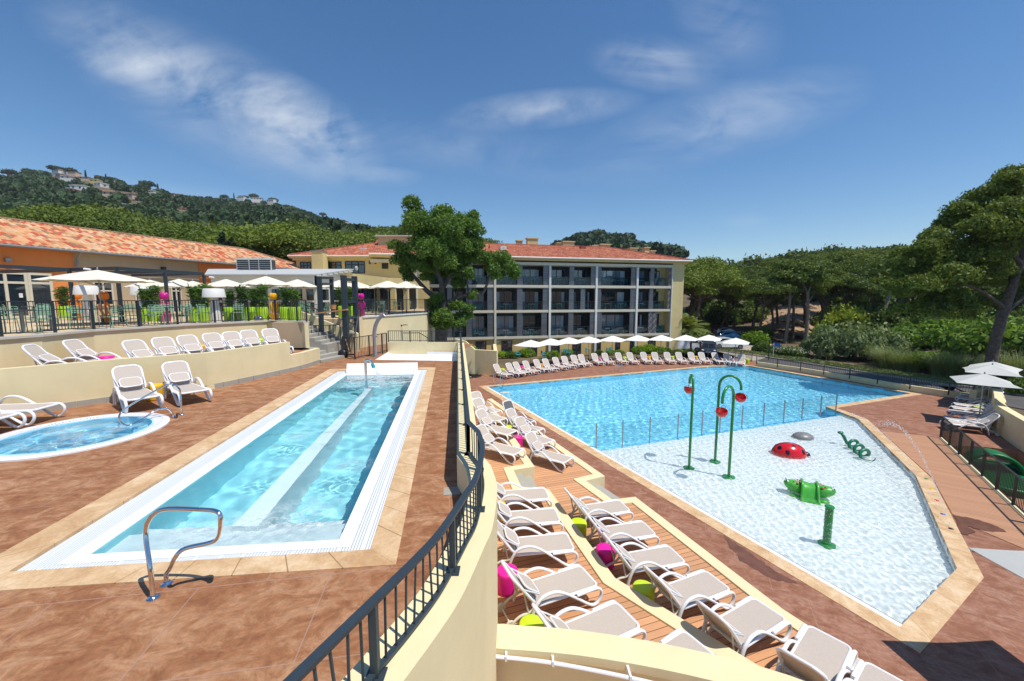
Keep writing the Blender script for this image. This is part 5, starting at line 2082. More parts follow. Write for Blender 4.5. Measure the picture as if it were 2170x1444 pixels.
gs = 'drum stools among the loungers'
stool_top('yellow', 1055, 1067, ZA, 'yellow drum stool on the upper timber terrace against the parapet', gs)
stool_top('pink', 1075, 1206, ZA, 'large looking pink drum stool on the upper timber terrace beside the parapet', gs)
stool_top('lime', 1127, 1320, ZA, 'lime drum stool half hidden by the foreground wall', gs)
stool_top('lime', 1226, 1105, ZB, 'lime drum stool on the lower terrace, farther of the two near the kerb', gs)
stool_top('pink', 1283, 1160, ZB, 'pink drum stool on the lower terrace against the upper terrace kerb', gs)
stool_top('lime', 1364, 1242, ZB, 'lime drum stool on the lower terrace, nearer of the two by the kerb', gs)
stool_top('pink', 1097, 924, ZB, 'pink drum stool at the far end of the lower terrace before the notched steps', gs)
stool_top('lime', 1075, 903, ZB, 'small lime drum stool between loungers at the far end of the lower terrace', gs)
stool('yellow', (-10.2, 11.22, 0), 'yellow drum stool between two loungers on the upper deck', gs)
for c_, px, py, tx in (('yellow', 114, 767, 'yellow drum stool between the first two loungers on the raised sun terrace'), ('pink', 224, 755, 'pink drum stool on the raised sun terrace between second and third lounger'),
                       ('yellow', 428, 731, 'yellow drum stool on the raised sun terrace between fifth and sixth lounger'), ('pink', 507, 724, 'pink drum stool on the raised sun terrace between seventh and eighth lounger'), ('lime', 550, 718, 'lime drum stool on the raised sun terrace before the last lounger')):
    stool_top(c_, px, py, T1, tx, gs)
far_st = [('lime', z8(425, 1060)), ('pink', z8(690, 1020)), ('yellow', z8(960, 990)), ('pink', z8(1265, 965)), ('yellow', z8(1480, 930)), ('pink', z8(1780, 905)), ('lime', z8(2125, 900)),
          ('lime', z9(285, 895)), ('yellow', z9(625, 890)), ('lime', z9(950, 890)), ('yellow', z9(1275, 885)), ('purple', z9(1612, 895)), ('lime', z9(1992, 925))]
cnt = {}
for c_, (px, py) in far_st:
    cnt[c_] = cnt.get(c_, 0) + 1
    tot_ = sum(1 for q in far_st if q[0] == c_)
    if tot_ == 1: tx = 'only %s drum stool along the far edge of the main pool' % c_
    else: tx = '%s %s drum stool from the left along the far edge of the main pool' % (ordinal(cnt[c_]), c_)
    stool_top(c_, px, py, LO, tx, gs)
stool_top('pink', 2078, 829, LO, 'pink drum stool beside the farthest lounger under the right parasols', gs)
stool_top('lime', 2076, 863, LO, 'lime drum stool among the loungers under the right parasols', gs)
stool_top('orange', 2091, 888, LO, 'amber drum stool against the curved wall behind the nearest lounger', gs)


# ------------------------------------------------------------------ parasols
def make_parasol(w, edge, peak, sides=4, rot=45, mat='canvas', pole='steel_grey', base=True):
    th = thing('parasol', 'x', 'parasol', (0, 0, -60))
    n = sides
    r = w / 2 / math.cos(math.pi / n) if n == 4 else w / 2
    cs = [Vector((r * math.cos(2 * math.pi * k / n + R(rot)), r * math.sin(2 * math.pi * k / n + R(rot)), edge)) for k in range(n)]
    mb = MB()
    m_ = 6
    top = Vector((0, 0, peak))
    for k in range(n):
        a, b = cs[k], cs[(k + 1) % n]
        g = []
        for i in range(m_ + 1):
            f = i / m_
            row = []
            for j in range(m_ + 1):
                q = a.lerp(b, j / m_)
                p = top.lerp(q, f)
                sag = .06 * math.sin(math.pi * j / m_) * f - .03 * math.sin(math.pi * f) * w / 3
                p = p - Vector((0, 0, 1)) * (sag * .5) + (Vector((0, 0, 0)) - Vector((q.x, q.y, 0))).normalized() * (.05 * math.sin(math.pi * j / m_) * f)
                row.append(p)
            g.append(row)
        vs = [p for row in g for p in row] + [p - Vector((0, 0, .012)) for row in g for p in row]
        o_ = (m_ + 1) ** 2
        fs = []
        for i in range(m_):
            for j in range(m_):
                x = i * (m_ + 1) + j
                fs.append((x, x + m_ + 1, x + m_ + 2, x + 1))
                fs.append((o_ + x, o_ + x + 1, o_ + x + m_ + 2, o_ + x + m_ + 1))
        e = m_ * (m_ + 1)
        for j in range(m_): fs.append((e + j, o_ + e + j, o_ + e + j + 1, e + j + 1))
        mb.add(vs, fs)
    mb.build('canopy', M(mat), th, smooth=35)
    for k in range(n):
        for f in ((0, .5) if n == 4 else (0,)):
            q = cs[k].lerp(cs[(k + 1) % n], f)
            rb = MB().tube([top + Vector((0, 0, -.07)), Vector((q.x, q.y, edge - .03)) * .97 + Vector((0, 0, edge * .03 - .02))], .011, 6)
            rb.tube([Vector((0, 0, edge - .22)), (top * .42 + q * .58) - Vector((0, 0, .06))], .009, 6)
            rb.build('rib', M(pole), th)
    MB().tube([(0, 0, .06), (0, 0, peak - .02)], .026, 10).build('pole', M(pole), th, smooth=50)
    MB().lathe([(.0, peak - .01), (.035, peak), (.03, peak + .05), (.012, peak + .10), (0, peak + .105)], 10).build('finial', M(pole), th, smooth=50)
    MB().lathe([(.05, edge - .26), (.05, edge - .18), (.035, edge - .17)], 10).build('hub', M(pole), th)
    if base:
        MB().lathe([(.30, 0), (.30, .05), (.26, .07), (.06, .08), (.04, .25), (.03, .26)], 20).build('base', M('dark_metal'), th, smooth=40)
    return th


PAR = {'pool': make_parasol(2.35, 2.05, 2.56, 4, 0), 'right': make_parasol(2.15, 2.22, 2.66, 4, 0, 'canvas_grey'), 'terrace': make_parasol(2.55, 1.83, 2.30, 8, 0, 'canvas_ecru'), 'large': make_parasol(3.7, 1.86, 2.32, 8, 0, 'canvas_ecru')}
PUSED = set()


def parasol(kind, loc, rz, label, group):
    o = PAR[kind]
    if kind in PUSED: return dup(o, loc, rz, label, group)
    PUSED.add(kind)
    o.location, o.rotation_euler = loc, (0, 0, rz)
    o['label'], o['group'] = label, group
    return o


gp_ = 'row of white parasols along the far edge of the main pool'
tops = [z8(815, 700), z8(1097, 683), z8(1345, 660), z8(1620, 640), z8(1948, 630), z9(455, 625), z9(783, 628), z9(1120, 628), z9(1443, 628), z9(1815, 640)]
for i, (px, py) in enumerate(tops):
    p = at(px, py + 2, LO + 2.58) if False else None
    # foot of the pole from the photo where it can be seen, else the line through the row
    by = [777, 772, 768, 765, 762.5, 760.5, 760, 759.5, 759.5, 770][i]
    p = at(px, by, LO)
    k = (722 - py) / F
    parasol('pool', (p.x, p.y, LO), R(12), '%s white parasol from the left along the far edge of the main pool' % ordinal(i + 1), gp_)
gq = 'white parasols beside the curved wall on the right'
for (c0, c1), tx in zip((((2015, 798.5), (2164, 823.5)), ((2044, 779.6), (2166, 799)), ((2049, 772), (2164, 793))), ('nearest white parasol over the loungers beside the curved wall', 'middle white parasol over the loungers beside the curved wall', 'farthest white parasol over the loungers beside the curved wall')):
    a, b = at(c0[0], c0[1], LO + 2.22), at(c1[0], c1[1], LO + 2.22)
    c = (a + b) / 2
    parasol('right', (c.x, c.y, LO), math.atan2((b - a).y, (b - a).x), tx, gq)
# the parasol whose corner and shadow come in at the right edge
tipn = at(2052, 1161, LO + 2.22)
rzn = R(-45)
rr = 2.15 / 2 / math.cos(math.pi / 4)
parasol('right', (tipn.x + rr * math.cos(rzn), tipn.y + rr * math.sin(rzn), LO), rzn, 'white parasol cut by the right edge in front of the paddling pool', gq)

gu = 'ecru parasols on the restaurant terrace'
U = [(207, 578, 17.3, 'large'), (317, 594, 26.2, 0), (379, 592, 25.0, 0), (408, 595, 28, 0), (479, 592, 25.2, 0), (563.6, 586.5, 21.8, 0), (550, 604, 30.5, 0), (630, 593.5, 25.5, 0), (660, 599, 29.5, 0), (720, 595, 26.5, 0), (755, 602, 29, 0), (822, 601, 27.5, 0), (860, 606, 28.5, 0)]
U.sort()
for i, (px, py, d, kd) in enumerate(U):
    p = atd(px, py, d)
    parasol('large' if kd else 'terrace', (p.x, p.y, TZ + .001), rnd.uniform(-.3, .3), 'largest ecru parasol on the restaurant terrace, in front of the orange wall' if kd else '%s ecru parasol from the left on the restaurant terrace' % ordinal(i + 1), gu)

# ------------------------------------------------------------------ terrace tables, chairs, lamps, planters, tulips
def make_chair():
    th = thing('bistro_chair', 'x', 'chair', (0, 0, -60))
    mb = MB()
    for k in range(6): mb.box(-.19, .19, -.18 + k * .063, -.135 + k * .063, .445, .46)
    mb.tube([(-.2, -.2, .445), (.2, -.2, .445), (.2, .2, .445), (-.2, .2, .445)], .011, 6, True)
    mb.build('seat', M('mint_metal'), th)
    mb = MB().tube(smooth_line([Vector((-.2, .2, .44)), Vector((-.2, .23, .62)), Vector((-.19, .26, .80)), Vector((-.12, .27, .84)), Vector((.12, .27, .84)), Vector((.19, .26, .80)), Vector((.2, .23, .62)), Vector((.2, .2, .44))], 3), .012, 6)
    for z in (.58, .66, .74): mb.box(-.19, .19, .225 + (z - .58) * .18, .237 + (z - .58) * .18, z, z + .045)
    mb.build('backrest', M('mint_metal'), th)
    for x in (-1, 1):
        for y in (-1, 1): MB().tube([(x * .2, y * .2, .44), (x * .225, y * .24, 0)], .011, 6).build('leg', M('mint_metal'), th)
    return th


def make_table():
    th = thing('bistro_table', 'x', 'table', (0, 0, -60))
    MB().box(-.35, .35, -.35, .35, .72, .745).build('table_top', M('dark_metal'), th, bevel=.01)
    MB().tube([(0, 0, .03), (0, 0, .72)], .05, 10).build('pedestal', M('steel_grey'), th)
    mb = MB()
    for k in range(4):
        a = R(45 + 90 * k)
        mb.beam((0, 0, .03), (.36 * math.cos(a), .36 * math.sin(a), .02), .06, .03)
    mb.build('foot', M('steel_grey'), th)
    return th


CH, TB = make_chair(), make_table()
tabs = [(50, 706), (110, 700), (198, 698), (299, 692.6), (356, 689), (397, 685), (470, 683), (505, 681), (75, 684), (255, 680), (330, 676), (620, 676), (660, 672), (705, 668), (790, 664), (815, 660), (850, 658), (655, 666)]
tabs.sort()
first = True
nch = 0
for i, (px, py) in enumerate(tabs):
    p = at(px, py, TZ)
    far_ = px > 600
    lb = '%s dark topped table from the left on the %s' % (ordinal(i + 1), 'terrace behind the black railing')
    a0 = rnd.uniform(0, 6.28)
    if first:
        TB.location, TB.rotation_euler = p, (0, 0, a0)
        TB['label'], TB['group'] = lb, 'tables on the restaurant terrace'
    else: dup(TB, p, a0, lb, 'tables on the restaurant terrace')
    k = 3 if i % 3 else 2
    for q in range(k):
        a = a0 + 2 * math.pi * q / k + rnd.uniform(-.25, .25)
        loc = (p.x + .62 * math.cos(a), p.y + .62 * math.sin(a), TZ)
        lb2 = 'mint green chair %s the %s table from left on restaurant terrace' % (['in front of', 'right of', 'left of'][0] if math.sin(a) < -.5 else ('behind' if math.sin(a) > .5 else ('right of' if math.cos(a) > 0 else 'left of')), ordinal(i + 1))
        if first and q == 0:
            CH.location, CH.rotation_euler = loc, (0, 0, a - R(90))
            CH['label'], CH['group'] = lb2, 'mint green chairs on the restaurant terrace'
        else: dup(CH, loc, a - R(90), lb2, 'mint green chairs on the restaurant terrace')
    first = False

gl = 'white oversized floor lamps on the restaurant terrace'
for i, (px, py, tx) in enumerate(((191, 679, 'leftmost oversized white floor lamp, behind the largest parasol pole'), (306, 676, 'middle oversized white floor lamp, between two planters'), (458, 684, 'rightmost oversized white floor lamp, tallest shade in front of the veranda'))):
    p = at(px, py, TZ)
    th = thing('floor_lamp', tx, 'lamp', p, 0, gl, 1.0 if i == 2 else 1.12)
    MB().lathe([(.22, 0), (.23, .02), (.20, .5), (.16, 1.0), (.155, 1.22)], 20).build('column', M('lamp_white'), th, smooth=40)
    MB().lathe([(.46, 1.16), (.40, 1.55), (.39, 1.56)], 28).build('lamp_shade', M('lamp_white'), th, smooth=40)


def leaf_quads(cen, nrm, size, g, aspect=1.6):
    n = len(cen)
    t_ = g.normal(size=(n, 3))
    t_ -= nrm * (t_ * nrm).sum(1, keepdims=True)
    t_ /= np.linalg.norm(t_, axis=1, keepdims=True) + 1e-9
    b_ = np.cross(nrm, t_)
    s = size * (.6 + .8 * g.rand(n, 1))
    t_, b_ = t_ * s * aspect * .5, b_ * s * .5
    v = np.stack([cen - t_, cen + b_ * .9, cen + t_, cen - b_ * .9], 1).reshape(-1, 3)
    q = np.arange(4 * n).reshape(n, 4)
    return v, q


def tulip(name_mat, loc, h, label):
    th = thing('tulip_sculpture', label, 'sculpture', loc, rnd.uniform(-.5, .5), 'giant plastic tulip sculptures on the terrace', h / 1.4)
    m_ = M(name_mat)
    MB().lathe([(.16, 0), (.20, .30), (.22, .32), (.22, .36), (.19, .36), (.18, .31), (0, .30)], 20).build('pot', m_, th, smooth=40)
    MB().tube(smooth_line([Vector((0, 0, .30)), Vector((.02, 0, .6)), Vector((0, .01, 1.05))], 4), .035, 8).build('stem', m_, th, smooth=True)
    for k in range(3):
        a = 2.1 * k
        pts = smooth_line([Vector((.02 * math.cos(a), .02 * math.sin(a), .32)), Vector((.13 * math.cos(a), .13 * math.sin(a), .55)), Vector((.17 * math.cos(a), .17 * math.sin(a), .78)), Vector((.12 * math.cos(a), .12 * math.sin(a), .95))], 4)
        n = len(pts)
        MB().tube(pts, [.02 + .055 * math.sin(math.pi * i / (n - 1)) for i in range(n)], 8, flat=.4).build('leaf', m_, th, smooth=True)
    mb = MB().lathe([(.03, 1.03), (.12, 1.08), (.165, 1.18), (.165, 1.28), (.13, 1.37), (.10, 1.34), (.0, 1.25)], 20)
    for k in range(5):
        a = 2 * math.pi * k / 5
        mb.ball((.105 * math.cos(a), .105 * math.sin(a), 1.23), .085, 10, 8, (1, 1, 2.0))
    mb.build('bloom', m_, th, smooth=True)


for mt, px, py, h, tx in (('orange_plastic', 168, 677, 1.4, 'orange giant tulip sculpture, left of the two orange ones'), ('orange_plastic', 226, 685, 1.4, 'orange giant tulip sculpture, right of the two orange ones'), ('magenta_plastic', 353, 682, 1.4, 'dark pink giant tulip sculpture among the planters in the shade'),
                          ('sun_yellow_plastic', 582, 679, 1.38, 'yellow giant tulip sculpture at the right end of the terrace railing'), ('magenta_plastic', 766.5, 672, 1.4, 'bright pink giant tulip sculpture on the wall end right of the steel frame')):
    tulip(mt, at(px, py, TZ), h, tx)

pl_list = [(140, 675), (312, 681), (333, 681), (417, 681), (437, 681), (490, 680), (516, 680), (540, 679), (558, 679), (606, 679), (626, 679), (728, 674), (743, 674)]
pl_list.sort()
pm_e = None
for i, (px, py) in enumerate(pl_list):
    p = at(px, py, TZ)
    if pm_e is None:
        mb = MB()
        n = 40
        vs, fs = [], []
        for (r_, z) in ((.25, 0), (.27, .3), (.28, .66), (.265, .68), (.25, .60), (.02, .58)):
            for j in range(n):
                a = 2 * math.pi * j / n
                rr_ = r_ + (.012 * math.sin(9 * a + z * 3) + .008 * math.sin(17 * a)) * (1 if z < .7 else 0)
                vs.append((rr_ * math.cos(a), rr_ * math.sin(a), z))
        for q in range(5):
            for j in range(n): fs.append((q * n + j, q * n + (j + 1) % n, (q + 1) * n + (j + 1) % n, (q + 1) * n + j))
        mb.add(vs, fs)
        pm_e = mb.mesh('planter', M('lime_fabric'), True)
        g = np.random.RandomState(5)
        bm_list = []
        for vv in range(2):
            n = 420
            cane = g.randint(0, 14, n)
            cx_ = np.stack([.14 * np.cos(cane * 2.4), .14 * np.sin(cane * 2.4)], 1) * (.4 + .6 * ((cane * 37) % 10) / 10)[:, None]
            hgt = .12 + .95 * g.rand(n) ** .8
            out_ = g.normal(size=(n, 3)) * [1, 1, .5]
            out_ /= np.linalg.norm(out_, axis=1, keepdims=True)
            cen = np.stack([cx_[:, 0] * (1 + hgt), cx_[:, 1] * (1 + hgt), hgt], 1) + out_ * .10
            nr = np.cross(out_, g.normal(size=(n, 3)))
            nr /= np.linalg.norm(nr, axis=1, keepdims=True)
            t_ = out_ * [1, 1, .7]
            t_ /= np.linalg.norm(t_, axis=1, keepdims=True)
            b_ = np.cross(nr, t_)
            s = .11 + .07 * g.rand(n, 1)
            v = np.stack([cen - t_ * s, cen + b_ * s * .17, cen + t_ * s, cen - b_ * s * .17], 1).reshape(-1, 3)
            bm_list.append((np_mesh('leaves', v, np.arange(4 * n).reshape(n, 4), M('bamboo_leaf')), None))
        cm = MB()
        for k in range(14):
            a = k * 2.4
            r_ = .14 * (.4 + .6 * ((k * 37) % 10) / 10)
            cm.tube([(r_ * math.cos(a), r_ * math.sin(a), 0), (r_ * 1.9 * math.cos(a), r_ * 1.9 * math.sin(a), .75 + .02 * k)], .009, 5)
        cane_me = cm.mesh('canes', M('bamboo_leaf'))
    o = link('planter', pm_e, None, (p.x, p.y, TZ), rnd.uniform(0, 6))
    props(o, '%s lime fabric planter from the left on the restaurant terrace' % ordinal(i + 1), 'planter', 'lime planters with bamboo on the terrace')
    th = thing('bamboo_plant', 'bamboo plant with narrow leaves in the %s lime planter from the left' % ordinal(i + 1), 'plant', (p.x, p.y, TZ + .585), rnd.uniform(0, 6), 'bamboo plants in the lime planters', rnd.uniform(.82, 1.1))
    link('leaves', bm_list[i % 2][0], th)
    link('canes', cane_me, th)

# ------------------------------------------------------------------ black steel frame, plank, ladder, broom, bag
sf = thing('steel_frame', 'dark steel double portal frame rising from the stairwell between the two terraces', 'frame')
for px, yt, zb2, d, w in ((676, 586, T1, 20.6, .19), (702, 587, TZ - .2, 23.0, .17), (728, 584, 0, 20.4, .24), (751, 586, 0, 22.2, .24)):
    p = atd(px, yt, d)
    MB().box(p.x - w / 2, p.x + w / 2, p.y - w / 2, p.y + w / 2, zb2, p.z).build('post', M('blue_steel'), sf)
pA, pB, pC, pD = atd(676, 589, 20.6), atd(702, 590, 23.0), atd(728, 590, 20.4), atd(751, 592, 22.2)
mb = MB()
for dz in (0, -.32): mb.beam(pA + up_ * dz, pB + up_ * dz, .16, .12)
for z in (0, -1.15, -2.0, -2.9): mb.beam(pC + up_ * (z - .05), pD + up_ * (z - .05), .16, .14)
mb.build('crossbeam', M('blue_steel'), sf)
q0, q1 = at(672, 668, 1.78), at(737, 661, 1.82)
pk = thing('timber_plank', 'rough timber plank laid across the black steel frame', 'plank')
qa, qb = atd(672, 664, 20.1), atd(736, 656.5, 20.2)
MB().beam(qa, qb, .32, .06).build('board', M('timber'), pk)
MB().beam(qa + Vector((.9, .2, .04)), qb + Vector((-.1, .25, .05)), .25, .05).build('board', M('timber'), pk)
cr = atd(706, 650, 20.25)
props(MB().lathe([(.13, 0), (.16, .2), (.165, .22), (.15, .22), (.13, .05)], 16).build('bucket', M('timber'), None, (cr.x, cr.y, qb.z + .02)), 'small tan bucket standing on the timber plank', 'bucket')
ld = thing('ladder', 'light grey ladder leaning against the black steel frame', 'ladder')
l0, l1 = atd(734, 722, 20.9), atd(742, 670, 21.5)
for dx in (0, .42): MB().beam(l0 + Vector((dx, 0, 0)), l1 + Vector((dx, 0, 0)), .05, .03).build('rail', M('steel_grey'), ld)
mb = MB()
for k in range(6):
    a = l0.lerp(l1, (k + .5) / 6)
    mb.beam(a, a + Vector((.42, 0, 0)), .03, .03)
mb.build('rungs', M('steel_grey'), ld)
bb = at(741, 753, 0)
bt = onplane(725, 694, (bb.x - 1, bb.y + .3), (bb.x + 1, bb.y + .3))
br = thing('broom', 'wooden broom leaning on the black railing beside the steel frame', 'broom', bb)
MB().tube([(0, 0, .10), tuple(Vector((bt.x, bt.y, bt.z)) - bb)], .014, 8).build('handle', M('wood_handle'), br)
MB().box(-.24, .24, -.04, .04, .07, .12).build('head', M('wood_handle'), br)
MB().box(-.23, .23, -.035, .035, 0, .07).build('bristles', M('bag_black'), br)
bg_ = at(738, 756, 0)
props(MB().ball((0, 0, .17), .24, 14, 10, (1.1, .7, 1.0), -.7).build('rubbish_bag', M('bag_black'), None, (bg_.x - .1, bg_.y - .35, 0), None, True), 'black rubbish bag lying at the foot of the broom', 'bag')
bx = at(563, 680, TZ)
props(MB().ball((0, 0, .1), .2, 12, 8, (1.2, .8, .9), -.5).build('bag', M('steel_grey'), None, (at(548, 681, TZ).x, at(548, 681, TZ).y, TZ), None, True), 'grey bag lying on the terrace behind the railing, left of the yellow tulip', 'bag')

# balcony furniture: small turquoise chairs and pale tables
mb = MB()
mb.box(-.22, .22, -.22, .22, .42, .45).box(-.22, .22, .20, .23, .50, .84)
for x in (-1, 1):
    mb.box(x * .21 - .015, x * .21 + .015, -.22, -.19, 0, .64)
    mb.box(x * .21 - .015, x * .21 + .015, .20, .23, 0, .84)
    mb.box(x * .21 - .02, x * .21 + .02, -.22, .22, .63, .655)
bch = mb.mesh('balcony_chair', M('turquoise_plastic'))
mb = MB().box(-.32, .32, -.32, .32, .70, .73)
mb.tube([(0, 0, .02), (0, 0, .70)], .03, 8).box(-.2, .2, -.2, .2, 0, .02)
btb = mb.mesh('balcony_table', M('white_trim'))
hm = Matrix.Translation(HCn) @ Matrix.Rotation(rz_h, 4, 'Z')
flo = ['first', 'second', 'third']
num = {}
for f, x0, x1, z in BALC:
    num[f] = num.get(f, 0) + 1
    w = x1 - x0
    sp = [(x0 + w * .30, x0 + w * .72)] if w < 2.9 else [(x0 + w * .12, x0 + w * .38), (x0 + w * .62, x0 + w * .9)]
    for q, (a, b_) in enumerate(sp):
        for side, xx in (('left', a), ('right', b_)):
            p = hm @ Vector((xx, .62 + rnd.uniform(-.05, .1), z + .001))
            o = link('balcony_chair', bch, None, p, rz_h + (R(75) if side == 'left' else R(-75)) + rnd.uniform(-.4, .4))
            props(o, 'turquoise chair, %s of pair, %s balcony from left, hotel %s floor%s' % (side, ordinal(num[f]), flo[f], '' if len(sp) == 1 else (' (left set)' if q == 0 else ' (right set)')), 'chair', 'turquoise balcony chairs')
        if w > 1.6:
            p = hm @ Vector(((a + b_) / 2, .72, z + .001))
            props(link('balcony_table', btb, None, p, rz_h), 'pale small table between chairs, %s balcony from left, hotel %s floor%s' % (ordinal(num[f]), flo[f], '' if len(sp) == 1 else (' (left set)' if q == 0 else ' (right set)')), 'table', 'balcony tables')
for i, (px, py) in enumerate((z8(605, 950), z8(970, 945), z8(1245, 905), z8(1330, 915), z8(1610, 900), z8(1905, 890), z9(70, 880))):
    p = at(px, py, LO)
    p = Vector((p.x + .3, p.y + 1.4, LO))
    props(link('garden_chair', bch, None, p, rnd.uniform(0, 6)), '%s turquoise chair from the left in the hotel ground floor gardens' % ordinal(i + 1), 'chair', 'turquoise chairs in the gardens')
# ------------------------------------------------------------------ water play toys
def splash_arch(label, base, off, top, bucket_z, tilt):
    th = thing('splash_arch', label, 'water toy', (base[0], base[1], WZ), math.atan2(off[1], off[0]), 'green water arches with red buckets')
    r = math.hypot(*off) / 2
    zt = top - WZ - r * 1.15
    pts = [Vector((0, 0, 0)), Vector((0, 0, zt * .5)), Vector((0, 0, zt))]
    for k in range(1, 12):
        a = math.pi * k / 12
        pts.append(Vector((r - r * math.cos(a), 0, zt + r * 1.15 * math.sin(a))))
    end = bucket_z - WZ + .30
    pts += [Vector((2 * r, 0, zt)), Vector((2 * r, 0, end))]
    receiver(MB().tube(pts, .05, 14).build('pipe', M('toy_green'), th, smooth=50))
    receiver(MB().lathe([(.22, 0), (.22, .07), (.19, .10), (.07, .12)], 22).build('base_plate', M('toy_green'), th, smooth=40))
    bz = bucket_z - WZ
    rot = Matrix.Translation((2 * r, 0, bz)) @ Matrix.Rotation(tilt, 4, 'X') @ Matrix.Rotation(.25, 4, 'Y')
    mb = MB()
    mb.m = rot
    prof = [(.001, -.20)]
    for k in range(1, 11):
        a = -math.pi / 2 + k * (math.pi / 2 + .35) / 10
        prof.append((.205 * math.cos(a), .205 * math.sin(a)))
    prof += [(.18, .07), (.16, .0), (.10, -.10), (.001, -.14)]
    mb.lathe(prof, 28)
    mb.build('bucket', M('toy_red'), th, smooth=45)
    mb = MB()
    mb.m = rot
    mb.tube([Vector((.225 * math.cos(a), 0, .225 * math.sin(a) + .03)) for a in [math.pi * k / 14 for k in range(15)]], .010, 6)
    mb.build('bucket_hoop', M('toy_green'), th)


splash_arch('green water arch with red bucket standing alone, left of the pair', (7.04, 15.32), (.16, .67), LO + 3.5, LO + 2.86, .15)
splash_arch('nearest green water arch, right post, its red bucket hanging lowest', (8.19, 14.52), (-.67, -.49), LO + 3.35, LO + 2.48, -.2)
splash_arch('green water arch with red bucket tipping to the right, the rear post of the pair', (8.39, 15.95), (.65, -.42), LO + 3.45, LO + 2.62, .55)

# bollard with water running down
p = at(1752, 1146, LO - .1)
zt = onplane(1757, 1073, (p.x - 1, p.y), (p.x + 1, p.y)).z
bl = thing('water_bollard', 'green water bollard with a flat cap in the paddling pool', 'water toy', (p.x, p.y, WZ))
hb = zt - WZ
receiver(MB().lathe([(.095, 0), (.095, hb - .08), (.09, hb - .05)], 22).build('column', M('toy_green'), bl, smooth=40))
MB().lathe([(.06, hb - .05), (.105, hb - .045), (.118, hb - .02), (.105, hb + .005), (.04, hb + .018), (0, hb + .02)], 22).build('cap', M('toy_green'), bl, smooth=40)
receiver(MB().lathe([(.21, 0), (.21, .05), (.12, .08)], 22).build('base_plate', M('toy_green'), bl, smooth=40))
mb = MB()
for k in range(150):
    a, z = rnd.uniform(0, 6.28), rnd.uniform(.25, hb - .05)
    mb.ball((.098 * math.cos(a), .098 * math.sin(a), z), rnd.uniform(.004, .011), 5, 4, (1, 1, rnd.uniform(.8, 2.2)))
mb.build('water_drops', M('water_drop'), bl, smooth=True)

# two headed frog seat
p = at(1714, 1040, LO)
q = at(1766, 1050, LO) - at(1662, 1030, LO)
fr = thing('frog_seat', 'green two headed frog seat with red spots in the paddling pool', 'water toy', (p.x, p.y, WZ), math.atan2(q.y, q.x), None, .78)
bell = [(-.78, .06), (-.62, .16), (-.50, .34), (-.40, .58), (-.26, .76), (-.08, .83), (.08, .83), (.26, .76), (.40, .58), (.50, .34), (.62, .16), (.78, .06)]
mb = MB()
k = len(bell)
for xx, s_ in ((-.21, 1), (.21, 1)): pass
xs_ = [-.30, -.24, -.18, 0, .18, .24, .30]
vs = []
for xx in xs_:
    f = .94 - .02 * math.cos(xx * 14)
    for (y, z) in bell: vs.append((xx * (1 + .35 * max(0, .5 - z)), y * f, z * f))
fs = []
for i in range(len(xs_) - 1):
    for j in range(k - 1): fs.append((i * k + j, (i + 1) * k + j, (i + 1) * k + j + 1, i * k + j + 1))
fs.append(tuple(range(k)))
fs.append(tuple((len(xs_) - 1) * k + j for j in range(k - 1, -1, -1)))
mb.add(vs, fs)
receiver(mb.build('saddle', M('frog_green'), fr, smooth=60))
for s_ in (-1, 1):
    pts = smooth_line([Vector((s_ * (.27 + .10 * max(0, .5 - z)), y, z + .01)) for y, z in bell[1:-1]], 3)
    receiver(MB().tube(pts, .055, 10).build('leg', M('frog_green'), fr, smooth=60))
    mb = MB()
    n_, m_ = 22, 14
    V, FF = [], []
    for i in range(m_ + 1):
        t_ = math.pi * i / m_
        for j in range(n_):
            a = 2 * math.pi * j / n_
            x = .38 * -math.cos(t_)
            sq = math.sin(t_) ** .8
            y = .30 * sq * math.cos(a) * (1 - .25 * (x + .38))
            z = (.27 if math.sin(a) > 0 else .36) * sq * math.sin(a) * (1 - .45 * (x + .38)) + .18 * (x + .1)
            V.append((s_ * (.55 + x), y, .54 + z))
    for i in range(m_):
        for j in range(n_):
            q_ = (i * n_ + j, i * n_ + (j + 1) % n_, (i + 1) * n_ + (j + 1) % n_, (i + 1) * n_ + j)
            FF.append(q_ if s_ < 0 else q_[::-1])
    mb.add(V, FF)
    hd = receiver(mb.build('head', M('frog_green'), fr, smooth=True))
    for y in (-1, 1):
        ey = MB().ball((s_ * .80, y * .12, .735), .052, 12, 8).build('eye', M('toy_white'), hd, smooth=True)
        MB().ball((s_ * .835, y * .145, .745), .034, 10, 6).build('pupil', M('toy_black'), hd, smooth=True)
    mb = MB()
    for (x, y, z, r_) in ((.44, -.17, .735, .07), (.56, -.12, .765, .055), (.40, .12, .78, .06), (.52, .17, .73, .05), (.34, -.02, .81, .04)):
        mb.ball((s_ * x, y, z), r_, 12, 6, (1, .8, .35))
    mb.build('red_spot_pattern', M('toy_red'), hd, smooth=True)
    mb = MB()
    for y in (-1, 1): mb.ball((s_ * .50, y * .30, .08), .18, 14, 8, (1.25, .8, .55), -.4)
    receiver(mb.build('foot', M('frog_green'), fr, smooth=True))

